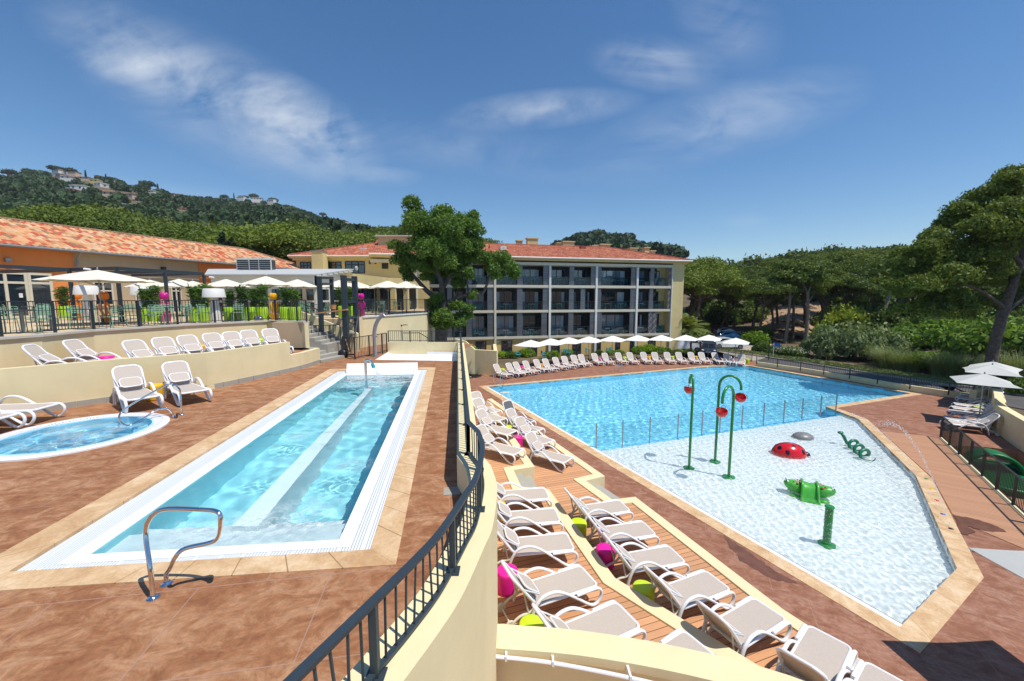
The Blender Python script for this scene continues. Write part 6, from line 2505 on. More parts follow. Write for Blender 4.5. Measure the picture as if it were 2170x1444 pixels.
# ladybird
p = at(1672, 955, LO)
lb = thing('ladybird_toy', 'shiny red ladybird dome with black spots in the paddling pool', 'water toy', (p.x, p.y, LO - .16), R(-15))
A_e, B_e, C_e = .66, .52, .50
receiver(MB().ball((0, 0, 0), 1, 32, 12, (A_e, B_e, C_e), -.35).build('shell', M('toy_red'), lb, smooth=True))
mb = MB()
for (az, el) in ((-150, 40), (-75, 62), (-42, 30), (-110, 25), (150, 40), (75, 60), (40, 35), (105, 30)):
    a, e = R(az), R(el)
    nrm = Vector((math.cos(e) * math.cos(a) / A_e, math.cos(e) * math.sin(a) / B_e, math.sin(e) / C_e)).normalized()
    c = Vector((A_e * math.cos(e) * math.cos(a), B_e * math.cos(e) * math.sin(a), C_e * math.sin(e)))
    u = nrm.orthogonal().normalized()
    w = nrm.cross(u)
    vs = [c + nrm * .012] + [c - nrm * .012 + (u * math.cos(t_) + w * math.sin(t_)) * .105 for t_ in [2 * math.pi * k / 16 for k in range(16)]]
    mb.add(vs, [(0, 1 + k, 1 + (k + 1) % 16) for k in range(16)])
mb.build('black_spot_pattern', M('toy_black'), lb, smooth=True)
MB().tube([(A_e * math.cos(t_) * 1.003, 0, C_e * math.sin(t_) * 1.003) for t_ in [R(5 + 170 * k / 20) for k in range(21)]], .014, 6).build('wing_seam', M('toy_black'), lb)
receiver(MB().ball((A_e * .98, 0, .02), .16, 14, 8, (1, 1, .9), -.8).build('head', M('toy_black'), lb, smooth=True))
p = at(1702, 921, LO)
props(receiver(MB().ball((0, 0, 0), 1, 28, 10, (.46, .40, .25), -.3).build('stone_dome', M('stone_grey'), None, (p.x, p.y, LO - .15), None, True)), 'low grey stone like dome behind the red ladybird', 'water toy')

# coiled snake spout
a_, b_ = at(1803, 938, LO), at(1842, 972, LO)
ax = (b_ - a_)
Ls = ax.length
ax.normalize()
sdv = Vector((-ax.y, ax.x, 0))
sn = thing('snake_toy', 'green coiled snake water spout with raised head in the paddling pool', 'water toy', (a_.x, a_.y, LO - .12))
hd_ = at(1783, 918, LO + .35) - Vector((a_.x, a_.y, LO - .12))
pts = [hd_, hd_ * .72 + Vector((0, 0, -.02)), hd_ * .4 + Vector((0, 0, -.12))]
for k in range(0, 67):
    th_ = -math.pi / 2 + k * 2 * math.pi / 20
    s_ = k / 66 * Ls
    pts.append(ax * s_ + sdv * (.20 * math.cos(th_)) + Vector((0, 0, .12 + .20 * math.sin(th_))))
n = len(pts)
receiver(MB().tube(pts, [.066 if i < n - 14 else .066 * (n - i) / 14 + .008 for i in range(n)], 10).build('body', M('snake_green'), sn, smooth=True))
hh_ = MB().ball(tuple(hd_ + Vector((-.04, .0, .02))), .10, 14, 10, (1.3, .9, .7)).build('head', M('snake_green'), sn, smooth=True)
MB().ball(tuple(hd_ + Vector((-.06, -.075, .06))), .022, 8, 6).build('eye', M('toy_white'), hh_, smooth=True)

# coloured jets in the stone rim
nz_ = [('green', 'toy_green', 1963, 1015), ('yellow', 'yellow_plastic', 1974, 1037), ('red', 'toy_red', 1985, 1061), ('blue', 'nozzle_blue', 1998, 1090), ('black', 'toy_black', 2015, 1121)]
NZ = []
for nm, mt, px, py in nz_:
    p = at(px, py, LO + .012)
    NZ.append(p)
    o = MB().lathe([(.055, 0), (.055, .006), (.048, .014), (.015, .02), (.012, .012), (0, .012)], 18).build('jet_nozzle', M(mt), None, p + Vector((0, 0, .001)), None, 40)
    props(o, '%s round jet nozzle set in the sandstone pool rim' % nm, 'nozzle', 'coloured jet nozzles in the pool rim')


def jet(label, a, b, h, n, seed):
    g = random.Random(seed)
    mb = MB()
    for k in range(n):
        t_ = (k + g.random()) / n
        sp = .012 + .09 * t_ * t_
        q = a.lerp(b, t_) + Vector((0, 0, 4 * h * t_ * (1 - t_)))
        q += Vector((g.gauss(0, sp), g.gauss(0, sp), g.gauss(0, sp)))
        mb.ball(tuple(q), g.uniform(.006, .016), 5, 4)
    props(mb.build('water_jet', M('water_drop'), None, None, None, True), label, 'water jet')


jet('thin arc of water drops thrown from the black nozzle over the pool rim', NZ[4], at(1862, 903, LO), 1.15, 420, 3)
jet('thin arc of water drops thrown from the blue nozzle, nearer the pool', NZ[3], at(1800, 880, LO), .7, 260, 5)

# ------------------------------------------------------------------ right hand deck: ramp, fences, walls, sunken play corner
rp = [at(1866, 914, LO), at(1991, 928.5, LO), at(2192, 1111, LO), at(2300, 1220, LO), at(2046, 1111, LO), at(2019, 1092, LO)]
rp = [W2(p) for p in rp]
F_ = main_out[2]
mb = MB().prism([rp[0], rp[1], rp[2], rp[3], rp[4], rp[5], (F_.x + .05, F_.y + .02)], LO + .002, LO + .014)
structure(mb.build('path', M('ramp_decking')))


def wet(name, pts, seed):
    g = random.Random(seed)
    P = smooth_line([Vector((p.x, p.y, 0)) for p in pts + pts[:1]], 6)[:-1]
    P = [(p.x + g.gauss(0, .02), p.y + g.gauss(0, .02)) for p in P]
    return P


m, t, b = nodes('wet_stone')
t.links.new(ramp(t, noisetex(t, world_pos(t), 5, 5), [(.3, (.12, .050, .028)), (.7, (.20, .085, .048))]).outputs[0], b.inputs['Base Color'])
b.inputs['Roughness'].default_value = .38
for i, (pts, z) in enumerate((([at(x, y, LO) for x, y in ((1532, 1132), (1560, 1152), (1600, 1180), (1650, 1215), (1690, 1236), (1640, 1228), (1600, 1206), (1565, 1186), (1560, 1172), (1545, 1160))], .004),
                              ([at(x, y, LO) for x, y in ((2018, 1092), (2060, 1100), (2110, 1116), (2130, 1128), (2085, 1126), (2050, 1116), (2066, 1128), (2040, 1132))], .018))):
    mb = MB().sheet(wet('w', pts, i), [], LO + z)
    structure(mb.build('wet_patch', M('wet_stone')))

fb = [at(x, y, LO) for x, y in ((1993, 929), (2017, 949), (2042, 972), (2073, 1000), (2107, 1035), (2150, 1073), (2200, 1120), (2270, 1190))]
fb = [Vector((p.x, p.y, LO + .05)) for p in fb]
fl_ = [fb[0], fb[-1]]
MB()
kb = thing('ramp_railing', 'black railing beside the timber ramp on the right, above the sunken play corner', 'fence')
line = [fb[0].lerp(fb[-1], k / 8) for k in range(9)]
kd = thing('kerb', 'cream kerb under the black railing beside the timber ramp', 'kerb')
MB().wall([Vector((p.x, p.y, 0)) for p in line], .14, LO - .5, LO + .05).build('kerb', M('cream_curb'), kd)
bpy.data.objects.remove(kb)
railing('ramp_railing', 'black railing beside the timber ramp, above the sunken green slide', line, .98, 1.25, .10, .0, 'black_metal', post_w=.06)

# low wall and fence along the right edge of the main pool
fbl = [Vector((p.x, p.y, 0)) for p in fence_base]
fw_ = thing('fence_wall', 'low cream wall along the right edge of the pool deck under the dark fence', 'wall')
MB().wall([Vector((p.x, p.y, 0)) for p in offset_line(fbl, -.10)] if False else fbl, .2, LO - .4, LO + .42).build('wall', M('cream_wall'), fw_)
inn = [Vector((p.x, p.y, LO + .38)) for p in offset_line(fbl, -.13)]
inn2 = [Vector((p.x, p.y, LO + .38)) for p in offset_line(fbl, .13)]
cxp = Vector((15, 28, 0))
inn = min((inn, inn2), key=lambda l: (l[2] - cxp).length)
railing('pool_fence', 'dark metal fence fixed to the low cream wall along the right of the main pool', inn, .62, 1.9, .13, .0, 'dark_metal', post_drop=.22, bot=.10)
f2_ = [at(1514, 757.5, LO), at(1560, 760, LO), at(1604, 770, LO)]
railing('garden_fence', 'dark picket fence behind the last loungers near the parked cars', [Vector((p.x, p.y + .9, LO)) for p in f2_], 1.0, 1.8, .13, .0, 'dark_metal')

cw = thing('curved_wall', 'curved cream wall around the right end of the pool deck', 'wall')
cl_ = smooth_line([Vector((p.x, p.y, 0)) for p in curve_base], 5)
nn2 = offset_line(cl_, .16)
if (Vector((*nn2[10], 0)) - Vector((15, 20, 0))).length < (Vector((*nn2[10].lerp(nn2[10], 1), 0)) - Vector((15, 20, 0))).length: pass
o1_, o2_ = offset_line(cl_, .16), offset_line(cl_, -.16)
cen_ = Vector((15, 18))
wl2 = o1_ if (o1_[12] - cen_).length > (o2_[12] - cen_).length else o2_
MB().wall([Vector((p.x, p.y, 0)) for p in wl2], .32, LO - 1, LO + 1.28).build('wall', M('cream_wall'), cw, smooth=30)
c2 = [at(2085, 850, LO + .4), at(2118, 846, LO + .4), at(2140, 858, LO + .4), at(2150, 880, LO + .4)]
cw2 = thing('curved_wall', 'outer cream wall end carrying a short dark railing behind the parasols', 'wall')
c2l = smooth_line([Vector((p.x, p.y + .6, 0)) for p in c2], 4)
MB().wall(c2l, .3, LO - 1, LO + .95).build('wall', M('cream_wall'), cw2, smooth=30)
railing('wall_railing', 'short dark railing on the outer wall end behind the right parasols', [Vector((p.x, p.y, LO + .95)) for p in c2l[:-3]], .8, 1.2, .11, .0, 'dark_metal')

# green slide in the sunken corner
sp_ = at(2118, 1012, LO - .35)
dr = fb[-1] - fb[0]
sl = thing('green_slide', 'green plastic slide with arched hood in the sunken corner behind the railing', 'slide', (sp_.x, sp_.y, LO - .45), math.atan2(dr.y, dr.x))
ol = rrect(0, 0, 3.4, 1.7, .7, 8)
mb = MB()
panel_on(mb, Vector((0, 0, .10)), Vector((1, 0, 0)), Vector((0, 1, 0)), ol, .18)
mb.build('base', M('slide_green'), sl, smooth=30)
MB().tube([Vector((a, b_, .20)) for a, b_ in ol], .09, 10, True).build('rim', M('slide_green'), sl, smooth=60)
arc = [Vector((-1.2, .78 * math.cos(a), .15 + .72 * math.sin(a))) for a in [math.pi * k / 16 for k in range(17)]]
mb = MB()
V = []
for x_, s_ in ((-1.45, .9), (-1.2, 1), (-.7, 1), (-.45, .96)):
    for p in arc: V.append((x_, p.y * s_, .15 + (p.z - .15) * s_))
FF = []
for i in range(3):
    for j in range(16): FF.append((i * 17 + j, i * 17 + j + 1, (i + 1) * 17 + j + 1, (i + 1) * 17 + j))
mb.add(V, FF)
mb.build('hood', M('slide_green'), sl, smooth=60)
MB().tube([Vector((-.45, p.y * .96, .15 + (p.z - .15) * .96)) for p in arc], .06, 8).build('hood_rim', M('slide_green'), sl, smooth=60)
mb = MB()
for k in range(9): mb.box(-.3 + k * .2, -.22 + k * .2, -.6, .6, .195, .215)
mb.build('tread', M('slide_green'), sl)

# ------------------------------------------------------------------ road, car park, cars
rdl = [Vector((p.x, p.y, 0)) for p in fence_base]
outd = [Vector((p.x, p.y, 0)) for p in (offset_line(rdl, 2.8) if (offset_line(rdl, 2.8)[2] - Vector((15, 25))).length > (offset_line(rdl, -2.8)[2] - Vector((15, 25))).length else offset_line(rdl, -2.8))]
outd = [Vector((22.5, 50, 0)), Vector((25.5, 44, 0))] + outd[1:] + [Vector((33.5, 21, 0)), Vector((36, 15, 0))]
rl_ = smooth_line(outd, 5)
mb = MB()
L_, R_2 = offset_line(rl_, 2.3), offset_line(rl_, -2.3)
mb.add([(p[0], p[1], LO - .05) for p in L_] + [(p[0], p[1], LO - .05) for p in R_2], [(i, i + 1, len(rl_) + i + 1, len(rl_) + i) for i in range(len(rl_) - 1)])
structure(mb.build('road', M('asphalt')))
far_side = L_ if (L_[12] - Vector((15, 25))).length > (R_2[12] - Vector((15, 25))).length else R_2
structure(MB().wall([Vector((p[0], p[1], 0)) for p in far_side], .16, LO - .3, LO + .10).build('road_kerb', M('kerb_concrete')))
pk_ = [W2(at(x, y, LO)) for x, y in ((1440, 762), (1440, 722), (1468, 705), (1500, 692), (1545, 686), (1590, 696), (1630, 725), (1660, 748), (1625, 757), (1604, 764))]
structure(MB().sheet(pk_, [], LO - .03).build('car_park', M('parking_ground')))


def car(label, loc, rz, mat, kind='hatch'):
    th = thing('parked_car', label, 'car', loc, rz, 'parked cars beside the hotel')
    L2, Wd = 2.0, .84
    side = [(-L2, .35), (-L2 + .05, .62), (-1.75, .74), (-1.05, .82), (-.45, 1.30), (.2, 1.43), (1.1, 1.40), (1.72, 1.05), (1.95, .95), (L2, .55), (L2 - .06, .28), (-L2 + .1, .25)]
    if kind == 'suv': side = [(-L2, .45), (-L2 + .05, .78), (-1.75, .90), (-1.05, .98), (-.55, 1.52), (.2, 1.66), (1.5, 1.64), (1.86, 1.15), (1.97, 1.05), (L2, .65), (L2 - .06, .35), (-L2 + .1, .32)]
    k = len(side)
    mb = MB()
    ys = [(-1, .80), (-.94, 1), (.94, 1), (1, .80)]
    V = []
    for yy_, s_ in ys:
        for (x, z) in side:
            inn_ = 1 - (.17 if z > 1.0 else 0) * (1 if abs(yy_) > .9 else 0)
            zz = z if abs(yy_) < .97 else .35 + (z - .35) * .93
            V.append((x * (1 if abs(yy_) < .97 else .975), yy_ * Wd * inn_, zz))
    FF = [tuple(range(k)), tuple(3 * k + j for j in range(k - 1, -1, -1))]
    for i in range(3):
        for j in range(k): FF.append((i * k + j, (i + 1) * k + j, (i + 1) * k + (j + 1) % k, i * k + (j + 1) % k))
    mb.add(V, FF)
    mb.build('body', M(mat), th, smooth=35)
    h = .22 if kind == 'suv' else 0
    for s_ in (-1, 1):
        y = s_ * Wd * .842
        q = [(-.92, y * 1.03, .90 + h), (1.50, y * 1.03, .98 + h * .6), (1.12, y, 1.31 + h), (.2, y, 1.335 + h), (-.40, y, 1.24 + h)]
        q = [(a, b_ + s_ * .012, c) for a, b_, c in q]
        MB().add(q, [(0, 1, 2, 3, 4) if s_ < 0 else (4, 3, 2, 1, 0)]).build('side_window', M('car_glass'), th)
        for x in (-1.28, 1.27):
            w = MB().tube([(x, s_ * (Wd - .17), .31), (x, s_ * (Wd + .01), .31)], .31, 18).build('wheel', M('tyre'), th, smooth=40)
            MB().tube([(x, s_ * (Wd - .02), .31), (x, s_ * (Wd + .022), .31)], .20, 12).build('rim', M('steel_grey'), w)
        MB().ball((-1.88, s_ * .60, .66 + h * .6), .11, 10, 6, (.8, 1.4, .8)).build('headlight', M('toy_white'), th, smooth=True)
        MB().box(1.90, 2.0, s_ * .62 - .1, s_ * .62 + .1, .72 + h, .88 + h).build('tail_light', M('toy_red'), th)
    MB().add([(-1.02, -.62, .86 + h), (-1.02, .62, .86 + h), (-.47, .56, 1.285 + h * .95), (-.47, -.56, 1.285 + h * .95)], [(0, 3, 2, 1)]).build('windscreen', M('car_glass'), th, (-.025, 0, .02))
    MB().add([(1.74, -.60, 1.08 + h * .6), (1.74, .60, 1.08 + h * .6), (1.16, .55, 1.385 + h), (1.16, -.55, 1.385 + h)], [(0, 1, 2, 3)]).build('rear_window', M('car_glass'), th, (.03, 0, .012))
    MB().box(-2.01, -1.97, -.25, .25, .42, .53).build('number_plate', M('sign_white'), th)


zp_ = LO - .03
for lb, px, py, dg, mt, kd_ in (('white hatchback parked side on nearest the road in the car park', 1541, 738, 172, 'car_white', 'hatch'), ('bright blue car with pale roof, next behind the white hatchback', 1548, 722, 176, 'car_blue', 'hatch'),
                                ('silver car parked behind the bright blue car', 1541, 711.5, 172, 'car_silver', 'hatch'), ('dark red car parked behind the silver car', 1533, 706, 170, 'car_red', 'hatch'),
                                ('dark blue car parked far back beside the trees', 1534, 700.5, 174, 'car_navy', 'hatch'), ('black car parked farthest back near the green bins', 1520, 695.5, 175, 'car_dark', 'hatch'),
                                ('white four wheel drive car parked beside the hotel end wall', 1452, 744, -20, 'car_white', 'suv'), ('black car in front of the yuccas, right of the white four wheel drive', 1502, 751, 62, 'car_dark', 'hatch')):
    p = at(px, py, zp_)
    car(lb, (p.x, p.y, zp_), R(dg), mt, kd_)
for i, px in enumerate((1509, 1521)):
    p = at(px, 699, LO)
    th = thing('rubbish_bin', 'dark green wheeled bin, %s of two at the back of the car park' % ('left' if i == 0 else 'right'), 'bin', (p.x, p.y, LO - .03), R(-10), 'green bins')
    MB().box(-.6, .6, -.45, .45, .12, 1.15).build('body', M('bin_green'), th, bevel=.03)
    MB().box(-.64, .64, -.5, .5, 1.152, 1.28).build('lid', M('bin_green'), th, bevel=.05)
    for x in (-.45, .45): MB().tube([(x, -.4, .07), (x, -.32, .07)], .07, 10).build('wheel', M('tyre'), th)
p = at(1638, 758, LO)
sg = thing('road_sign', 'small blue sign on a white post beside the road', 'sign', p)
zt = onplane(1640, 727, (p.x - 1, p.y), (p.x + 1, p.y)).z - LO
MB().tube([(0, 0, 0), (0, 0, zt)], .03, 8).build('post', M('sign_white'), sg)
MB().prism([(.03, -.01), (.70, -.01), (.55, .015), (.03, .015)], zt - .38, zt - .02).build('panel', M('sign_blue'), sg)
p = at(1628, 763, LO)
props(MB().tube([(0, 0, 0), (0, 0, 1.9)], .05, 8).box(-.08, .08, -.08, .08, 1.9, 2.1).build('bollard_light', M('dark_metal'), None, p), 'dark lamp post standing behind the pool fence left of the blue sign', 'lamp post')
# ------------------------------------------------------------------ foliage: leaf-sized faces spread over clumps
def clump_leaves(clumps, n, size, seed, aspect=1.5, low=-.45, shell=.38, bias=.75, scatter=.6):
    g = np.random.RandomState(seed)
    C = np.array([c[:3] for c in clumps], float)
    Rr = np.array([c[3:6] for c in clumps], float)
    w = (Rr[:, 0] * Rr[:, 1] + Rr[:, 0] * Rr[:, 2] + Rr[:, 1] * Rr[:, 2])
    k = g.choice(len(C), n, p=w / w.sum())
    d = g.normal(size=(n * 3, 3))
    d /= np.linalg.norm(d, axis=1, keepdims=True)
    d = d[d[:, 2] > low + .25 * g.rand(len(d))][:n]
    while len(d) < n:
        e = g.normal(size=(n, 3))
        e /= np.linalg.norm(e, axis=1, keepdims=True)
        d = np.concatenate([d, e[e[:, 2] > low]])[:n]
    f = 1 - shell * g.rand(n, 1) ** 1.6
    lump = 1 + .16 * np.sin(d[:, :1] * 7 + k[:, None]) * np.sin(d[:, 1:2] * 8 + 2 * k[:, None]) + .10 * g.normal(size=(n, 1))
    cen = C[k] + d * Rr[k] * f * lump
    nr = d * bias + g.normal(size=(n, 3)) * scatter
    nr /= np.linalg.norm(nr, axis=1, keepdims=True)
    return leaf_quads(cen, nr, size, g, aspect)


def join(parts):
    vs, qs, b = [], [], 0
    for v, q in parts:
        vs.append(v)
        qs.append(q + b)
        b += len(v)
    return np.concatenate(vs), np.concatenate(qs)


def limb_mesh(name, paths, mat):
    mb = MB()
    for pts, r0, r1 in paths:
        P = smooth_line([Vector(p) for p in pts], 4)
        n = len(P)
        mb.tube(P, [r0 + (r1 - r0) * (i / (n - 1)) for i in range(n)], 8)
    return mb.mesh(name, M(mat), 60)


def pine_proto(seed, H, cr, flat, n, size, leaf_='pine_leaf', nclump=15, bare=.5):
    """umbrella pine: bent trunk, forked limbs, lobed flat-topped crown; returns (crown mesh, trunk mesh)"""
    g = random.Random(seed)
    lean = Vector((g.uniform(-.12, .12) * H, g.uniform(-.12, .12) * H, 0))
    cl, paths = [], []
    top = Vector((lean.x, lean.y, H * bare))
    paths.append(([(0, 0, -1.5), (lean.x * .2, lean.y * .2, H * bare * .4), tuple(top), tuple(top + Vector((lean.x * .2, lean.y * .2, H * .2)))], .022 * H + .06, .07))
    for i in range(nclump):
        a = 2.4 * i + g.uniform(-.3, .3)
        rr_ = cr * math.sqrt((i + .3) / nclump) * .86
        z = H - flat * (.30 + .62 * (rr_ / cr) ** 2) - g.uniform(0, .3) * flat * .5
        r0 = cr * g.uniform(.28, .42)
        c = Vector((lean.x * 1.2 + rr_ * math.cos(a), lean.y * 1.2 + rr_ * math.sin(a), z - r0 * .25))
        cl.append((*c, r0 * g.uniform(.9, 1.15), r0 * g.uniform(.9, 1.15), r0 * g.uniform(.5, .68)))
        if i % 2 == 0:
            st = Vector((lean.x, lean.y, H * bare * g.uniform(.75, 1.05)))
            paths.append(([tuple(st), tuple(st.lerp(c, .5) + Vector((0, 0, -.35))), tuple(c - Vector((0, 0, r0 * .2)))], .055 + .006 * H, .03))
    for i in range(4):
        a = g.uniform(0, 6.28)
        r0 = cr * g.uniform(.18, .3)
        c = Vector((lean.x + cr * .6 * math.cos(a), lean.y + cr * .6 * math.sin(a), H * g.uniform(bare * .95, bare + .18)))
        cl.append((*c, r0, r0, r0 * .6))
    v, q = clump_leaves(cl, n, size, seed, 1.7)
    return np_mesh('crown', v, q, M(leaf_)), limb_mesh('trunk', paths, 'bark')


PINES = [pine_proto(s, 13, cr, fl_2, 17000, .19, lf, nc, br_) for s, cr, fl_2, lf, nc, br_ in ((1, 4.6, 4.2, 'pine_leaf', 16, .52), (2, 5.2, 4.6, 'pine_leaf', 19, .50), (3, 4.0, 5.2, 'pine_dark_leaf', 15, .46), (4, 4.8, 5.0, 'pine_leaf', 17, .48), (5, 5.6, 3.8, 'pine_leaf', 18, .58), (6, 4.2, 6.0, 'pine_dark_leaf', 18, .36))]


def tree(name, label, cat, loc, rz, crown, trunk, group, sc):
    th = thing(name, label, cat, loc, rz, group, sc)
    link('crown', crown, th)
    link('trunk', trunk, th)
    return th


def gz(x, y): return float(ground_z(x, y))


def prof(px, tab):
    for (a, ya), (b, yb_) in zip(tab, tab[1:]):
        if a <= px <= b: return ya + (yb_ - ya) * (px - a) / (b - a)
    return tab[0][1] if px < tab[0][0] else tab[-1][1]


left_top = [(-200, 425), (0, 432), (90, 424), (190, 416), (260, 428), (330, 448), (420, 455), (500, 468), (560, 462), (640, 452), (680, 470), (760, 478), (830, 470), (900, 470), (1000, 492), (1060, 500)]
g = random.Random(3)
spots = []
for d, n, off, x0, x1 in ((45, 16, 42, -80, 720), (54, 19, 20, -120, 800), (66, 20, 4, -150, 860), (80, 12, -2, 500, 1020)):
    for i in range(n):
        px = x0 + (x1 - x0) * (i + g.uniform(.2, .8)) / n
        spots.append((px, d + g.uniform(-4, 4), off + g.uniform(-6, 14)))
spots += [(640, 60, -2), (600, 62, 6), (690, 60, 10), (128, 62, 0), (210, 64, 0), (765, 62, 4), (830, 64, 2)]
# the ones behind the hotel roof
spots += [(1035, 74, 4), (1062, 78, 12), (1170, 82, 28), (1215, 84, 22), (1420, 74, 4), (1300, 84, 36)]
left_top += [(1100, 512), (1215, 503), (1300, 512), (1430, 524)]
spots.sort()
GP = 'pines behind the restaurant and hotel'
for i, (px, d, off) in enumerate(spots):
    if px > 545: d = max(d, 57)
    p = atd(px, prof(px, left_top) + off, d)
    z0 = gz(p.x, p.y)
    k = i % 6
    h = max(6.0, p.z - z0)
    s = h / 13
    w = s * g.uniform(.95, 1.25)
    tree('pine_tree', '%s pine from the left in the wood behind the restaurant and hotel' % ordinal(i + 1), 'tree', (p.x, p.y, z0), g.uniform(0, 6.28), PINES[k][0], PINES[k][1], GP, (w, w, s))
# dark cypresses among them
CYP = np_mesh('crown', *clump_leaves([(0, 0, z, .55 - .05 * abs(z - 2.5), .55 - .05 * abs(z - 2.5), .9) for z in np.linspace(.8, 7.2, 9)], 1500, .26, 8), M('cypress_leaf'))
CYT = limb_mesh('trunk', [([(0, 0, -.5), (0, 0, 4), (0, 0, 7)], .14, .04)], 'bark')
for i, (px, py, d) in enumerate(((470, 492, 43), (400 + 480 / 5.425, 505, 44))):
    p = atd(px, py, d)
    z0 = gz(p.x, p.y)
    tree('cypress_tree', 'dark narrow cypress behind the restaurant roof, %s of two' % ('left' if i == 0 else 'right'), 'tree', (p.x, p.y, z0), i, CYP, CYT, 'cypresses behind the restaurant', (1.1, 1.1, (p.z - z0) / 8.2))

right_top = [(1380, 527), (1450, 524), (1490, 540), (1545, 556), (1575, 548), (1640, 538), (1700, 532), (1760, 524), (1800, 516), (1850, 519), (1920, 515), (1960, 518), (2060, 522), (2300, 520)]
spots = []
for d, n, off, x0, x1 in ((62, 15, 34, 1480, 2210), (74, 17, 14, 1450, 2260), (90, 18, 3, 1455, 2300), (110, 16, 0, 1500, 2300)):
    for i in range(n):
        px = x0 + (x1 - x0) * (i + g.uniform(.15, .85)) / n
        spots.append((px, d + g.uniform(-4, 4), off + g.uniform(-5, 14)))
spots += [(1462, 66, 4), (1478, 62, 30), (1502, 68, 6)]
spots.sort()
for i, (px, d, off) in enumerate(spots):
    if 1478 < px < 1600 and d < 72: d = 78 + (d - 60)
    p = atd(px, prof(px, right_top) + off, d)
    z0 = gz(p.x, p.y)
    k = (i * 5 + 1) % 6
    h = max(6.0, p.z - z0)
    s = h / 13
    w = s * g.uniform(.85, 1.15)
    tree('pine_tree', '%s pine from the left in the pine wood on the right' % ordinal(i + 1), 'tree', (p.x, p.y, z0), g.uniform(0, 6.28), PINES[k][0], PINES[k][1], 'pines of the wood on the right', (w, w, s))

# big leaning pine at the right edge
by_ = 29.0
b0_ = atd(2095, 772, by_)
b0_.z = gz(b0_.x, b0_.y)
toP = lambda px, py, d: tuple(atd(px, py, d) - b0_)
cl = []
gg = random.Random(5)
for px, py, r, dd in ((2150, 410, 60, 0), (2085, 440, 55, 1), (2130, 460, 60, -1), (2050, 470, 45, 0), (1990, 470, 34, 1), (1970, 495, 28, 0), (2010, 510, 45, -1), (2060, 530, 55, 1), (2110, 520, 55, 0), (2160, 500, 60, -2),
                      (2030, 560, 50, 0), (1960, 570, 40, 1), (1915, 580, 32, 0), (1985, 600, 55, -1), (2050, 600, 50, 1), (2010, 630, 45, 0), (1940, 615, 40, -1), (2080, 640, 36, 2), (2190, 430, 70, 0), (2200, 520, 70, 1), (2180, 590, 50, 3), (2230, 460, 70, -1), (2130, 380, 34, 0), (2165, 372, 40, 1), (2105, 410, 36, 0), (2000, 545, 50, -1), (1935, 540, 36, 0), (2090, 580, 55, -1), (2130, 600, 50, 1), (1975, 640, 40, 0), (1905, 610, 30, -1), (1895, 560, 26, 0), (2070, 490, 50, -1), (2040, 440, 40, 0), (1985, 655, 40, -1), (2025, 665, 40, 0), (1930, 650, 34, 0), (2060, 650, 40, -1), (1955, 525, 36, -1), (2100, 480, 50, -2), (2145, 440, 50, -2), (2030, 590, 50, -2), (1960, 600, 44, -2), (2090, 545, 50, -2)):
    c = atd(px, py, by_ + dd) - b0_
    rm = r / F * by_ * .74
    for q in range(2):
        o_ = Vector((gg.uniform(-.5, .5), gg.uniform(-.6, .6), gg.uniform(-.3, .3))) * rm
        cl.append((c.x + o_.x, c.y + o_.y, c.z + o_.z, rm * .85, rm * .85, rm * .62))
v1 = clump_leaves(cl, 85000, .115, 15, 2.1, -.6, .5)
tr = [([(0, 0, -2), toP(2110, 720, by_), toP(2135, 640, by_), toP(2160, 565, by_ + .3), toP(2178, 500, by_ + .5), toP(2185, 430, by_ + .5)], .37, .10),
      ([toP(2131, 655, by_), toP(2090, 625, by_ - .5), toP(2050, 605, by_ - 1), toP(1990, 590, by_ - 1)], .15, .04), ([toP(2162, 560, by_), toP(2120, 510, by_), toP(2060, 500, by_)], .15, .04), ([toP(2172, 520, by_), toP(2130, 450, by_ + 1), toP(2090, 430, by_ + 1)], .14, .04),
      ([toP(2125, 668, by_), toP(2170, 630, by_ + 1.5), toP(2200, 590, by_ + 2)], .12, .04), ([toP(2178, 500, by_ + .5), toP(2160, 430, by_), toP(2150, 390, by_)], .14, .04)]
tree('pine_tree', 'tall leaning pine with thick trunk at the right edge above the parasols', 'tree', b0_, 0, np_mesh('crown', *v1, M('pine_leaf')), limb_mesh('trunk', tr, 'bark'), None, 1.0)
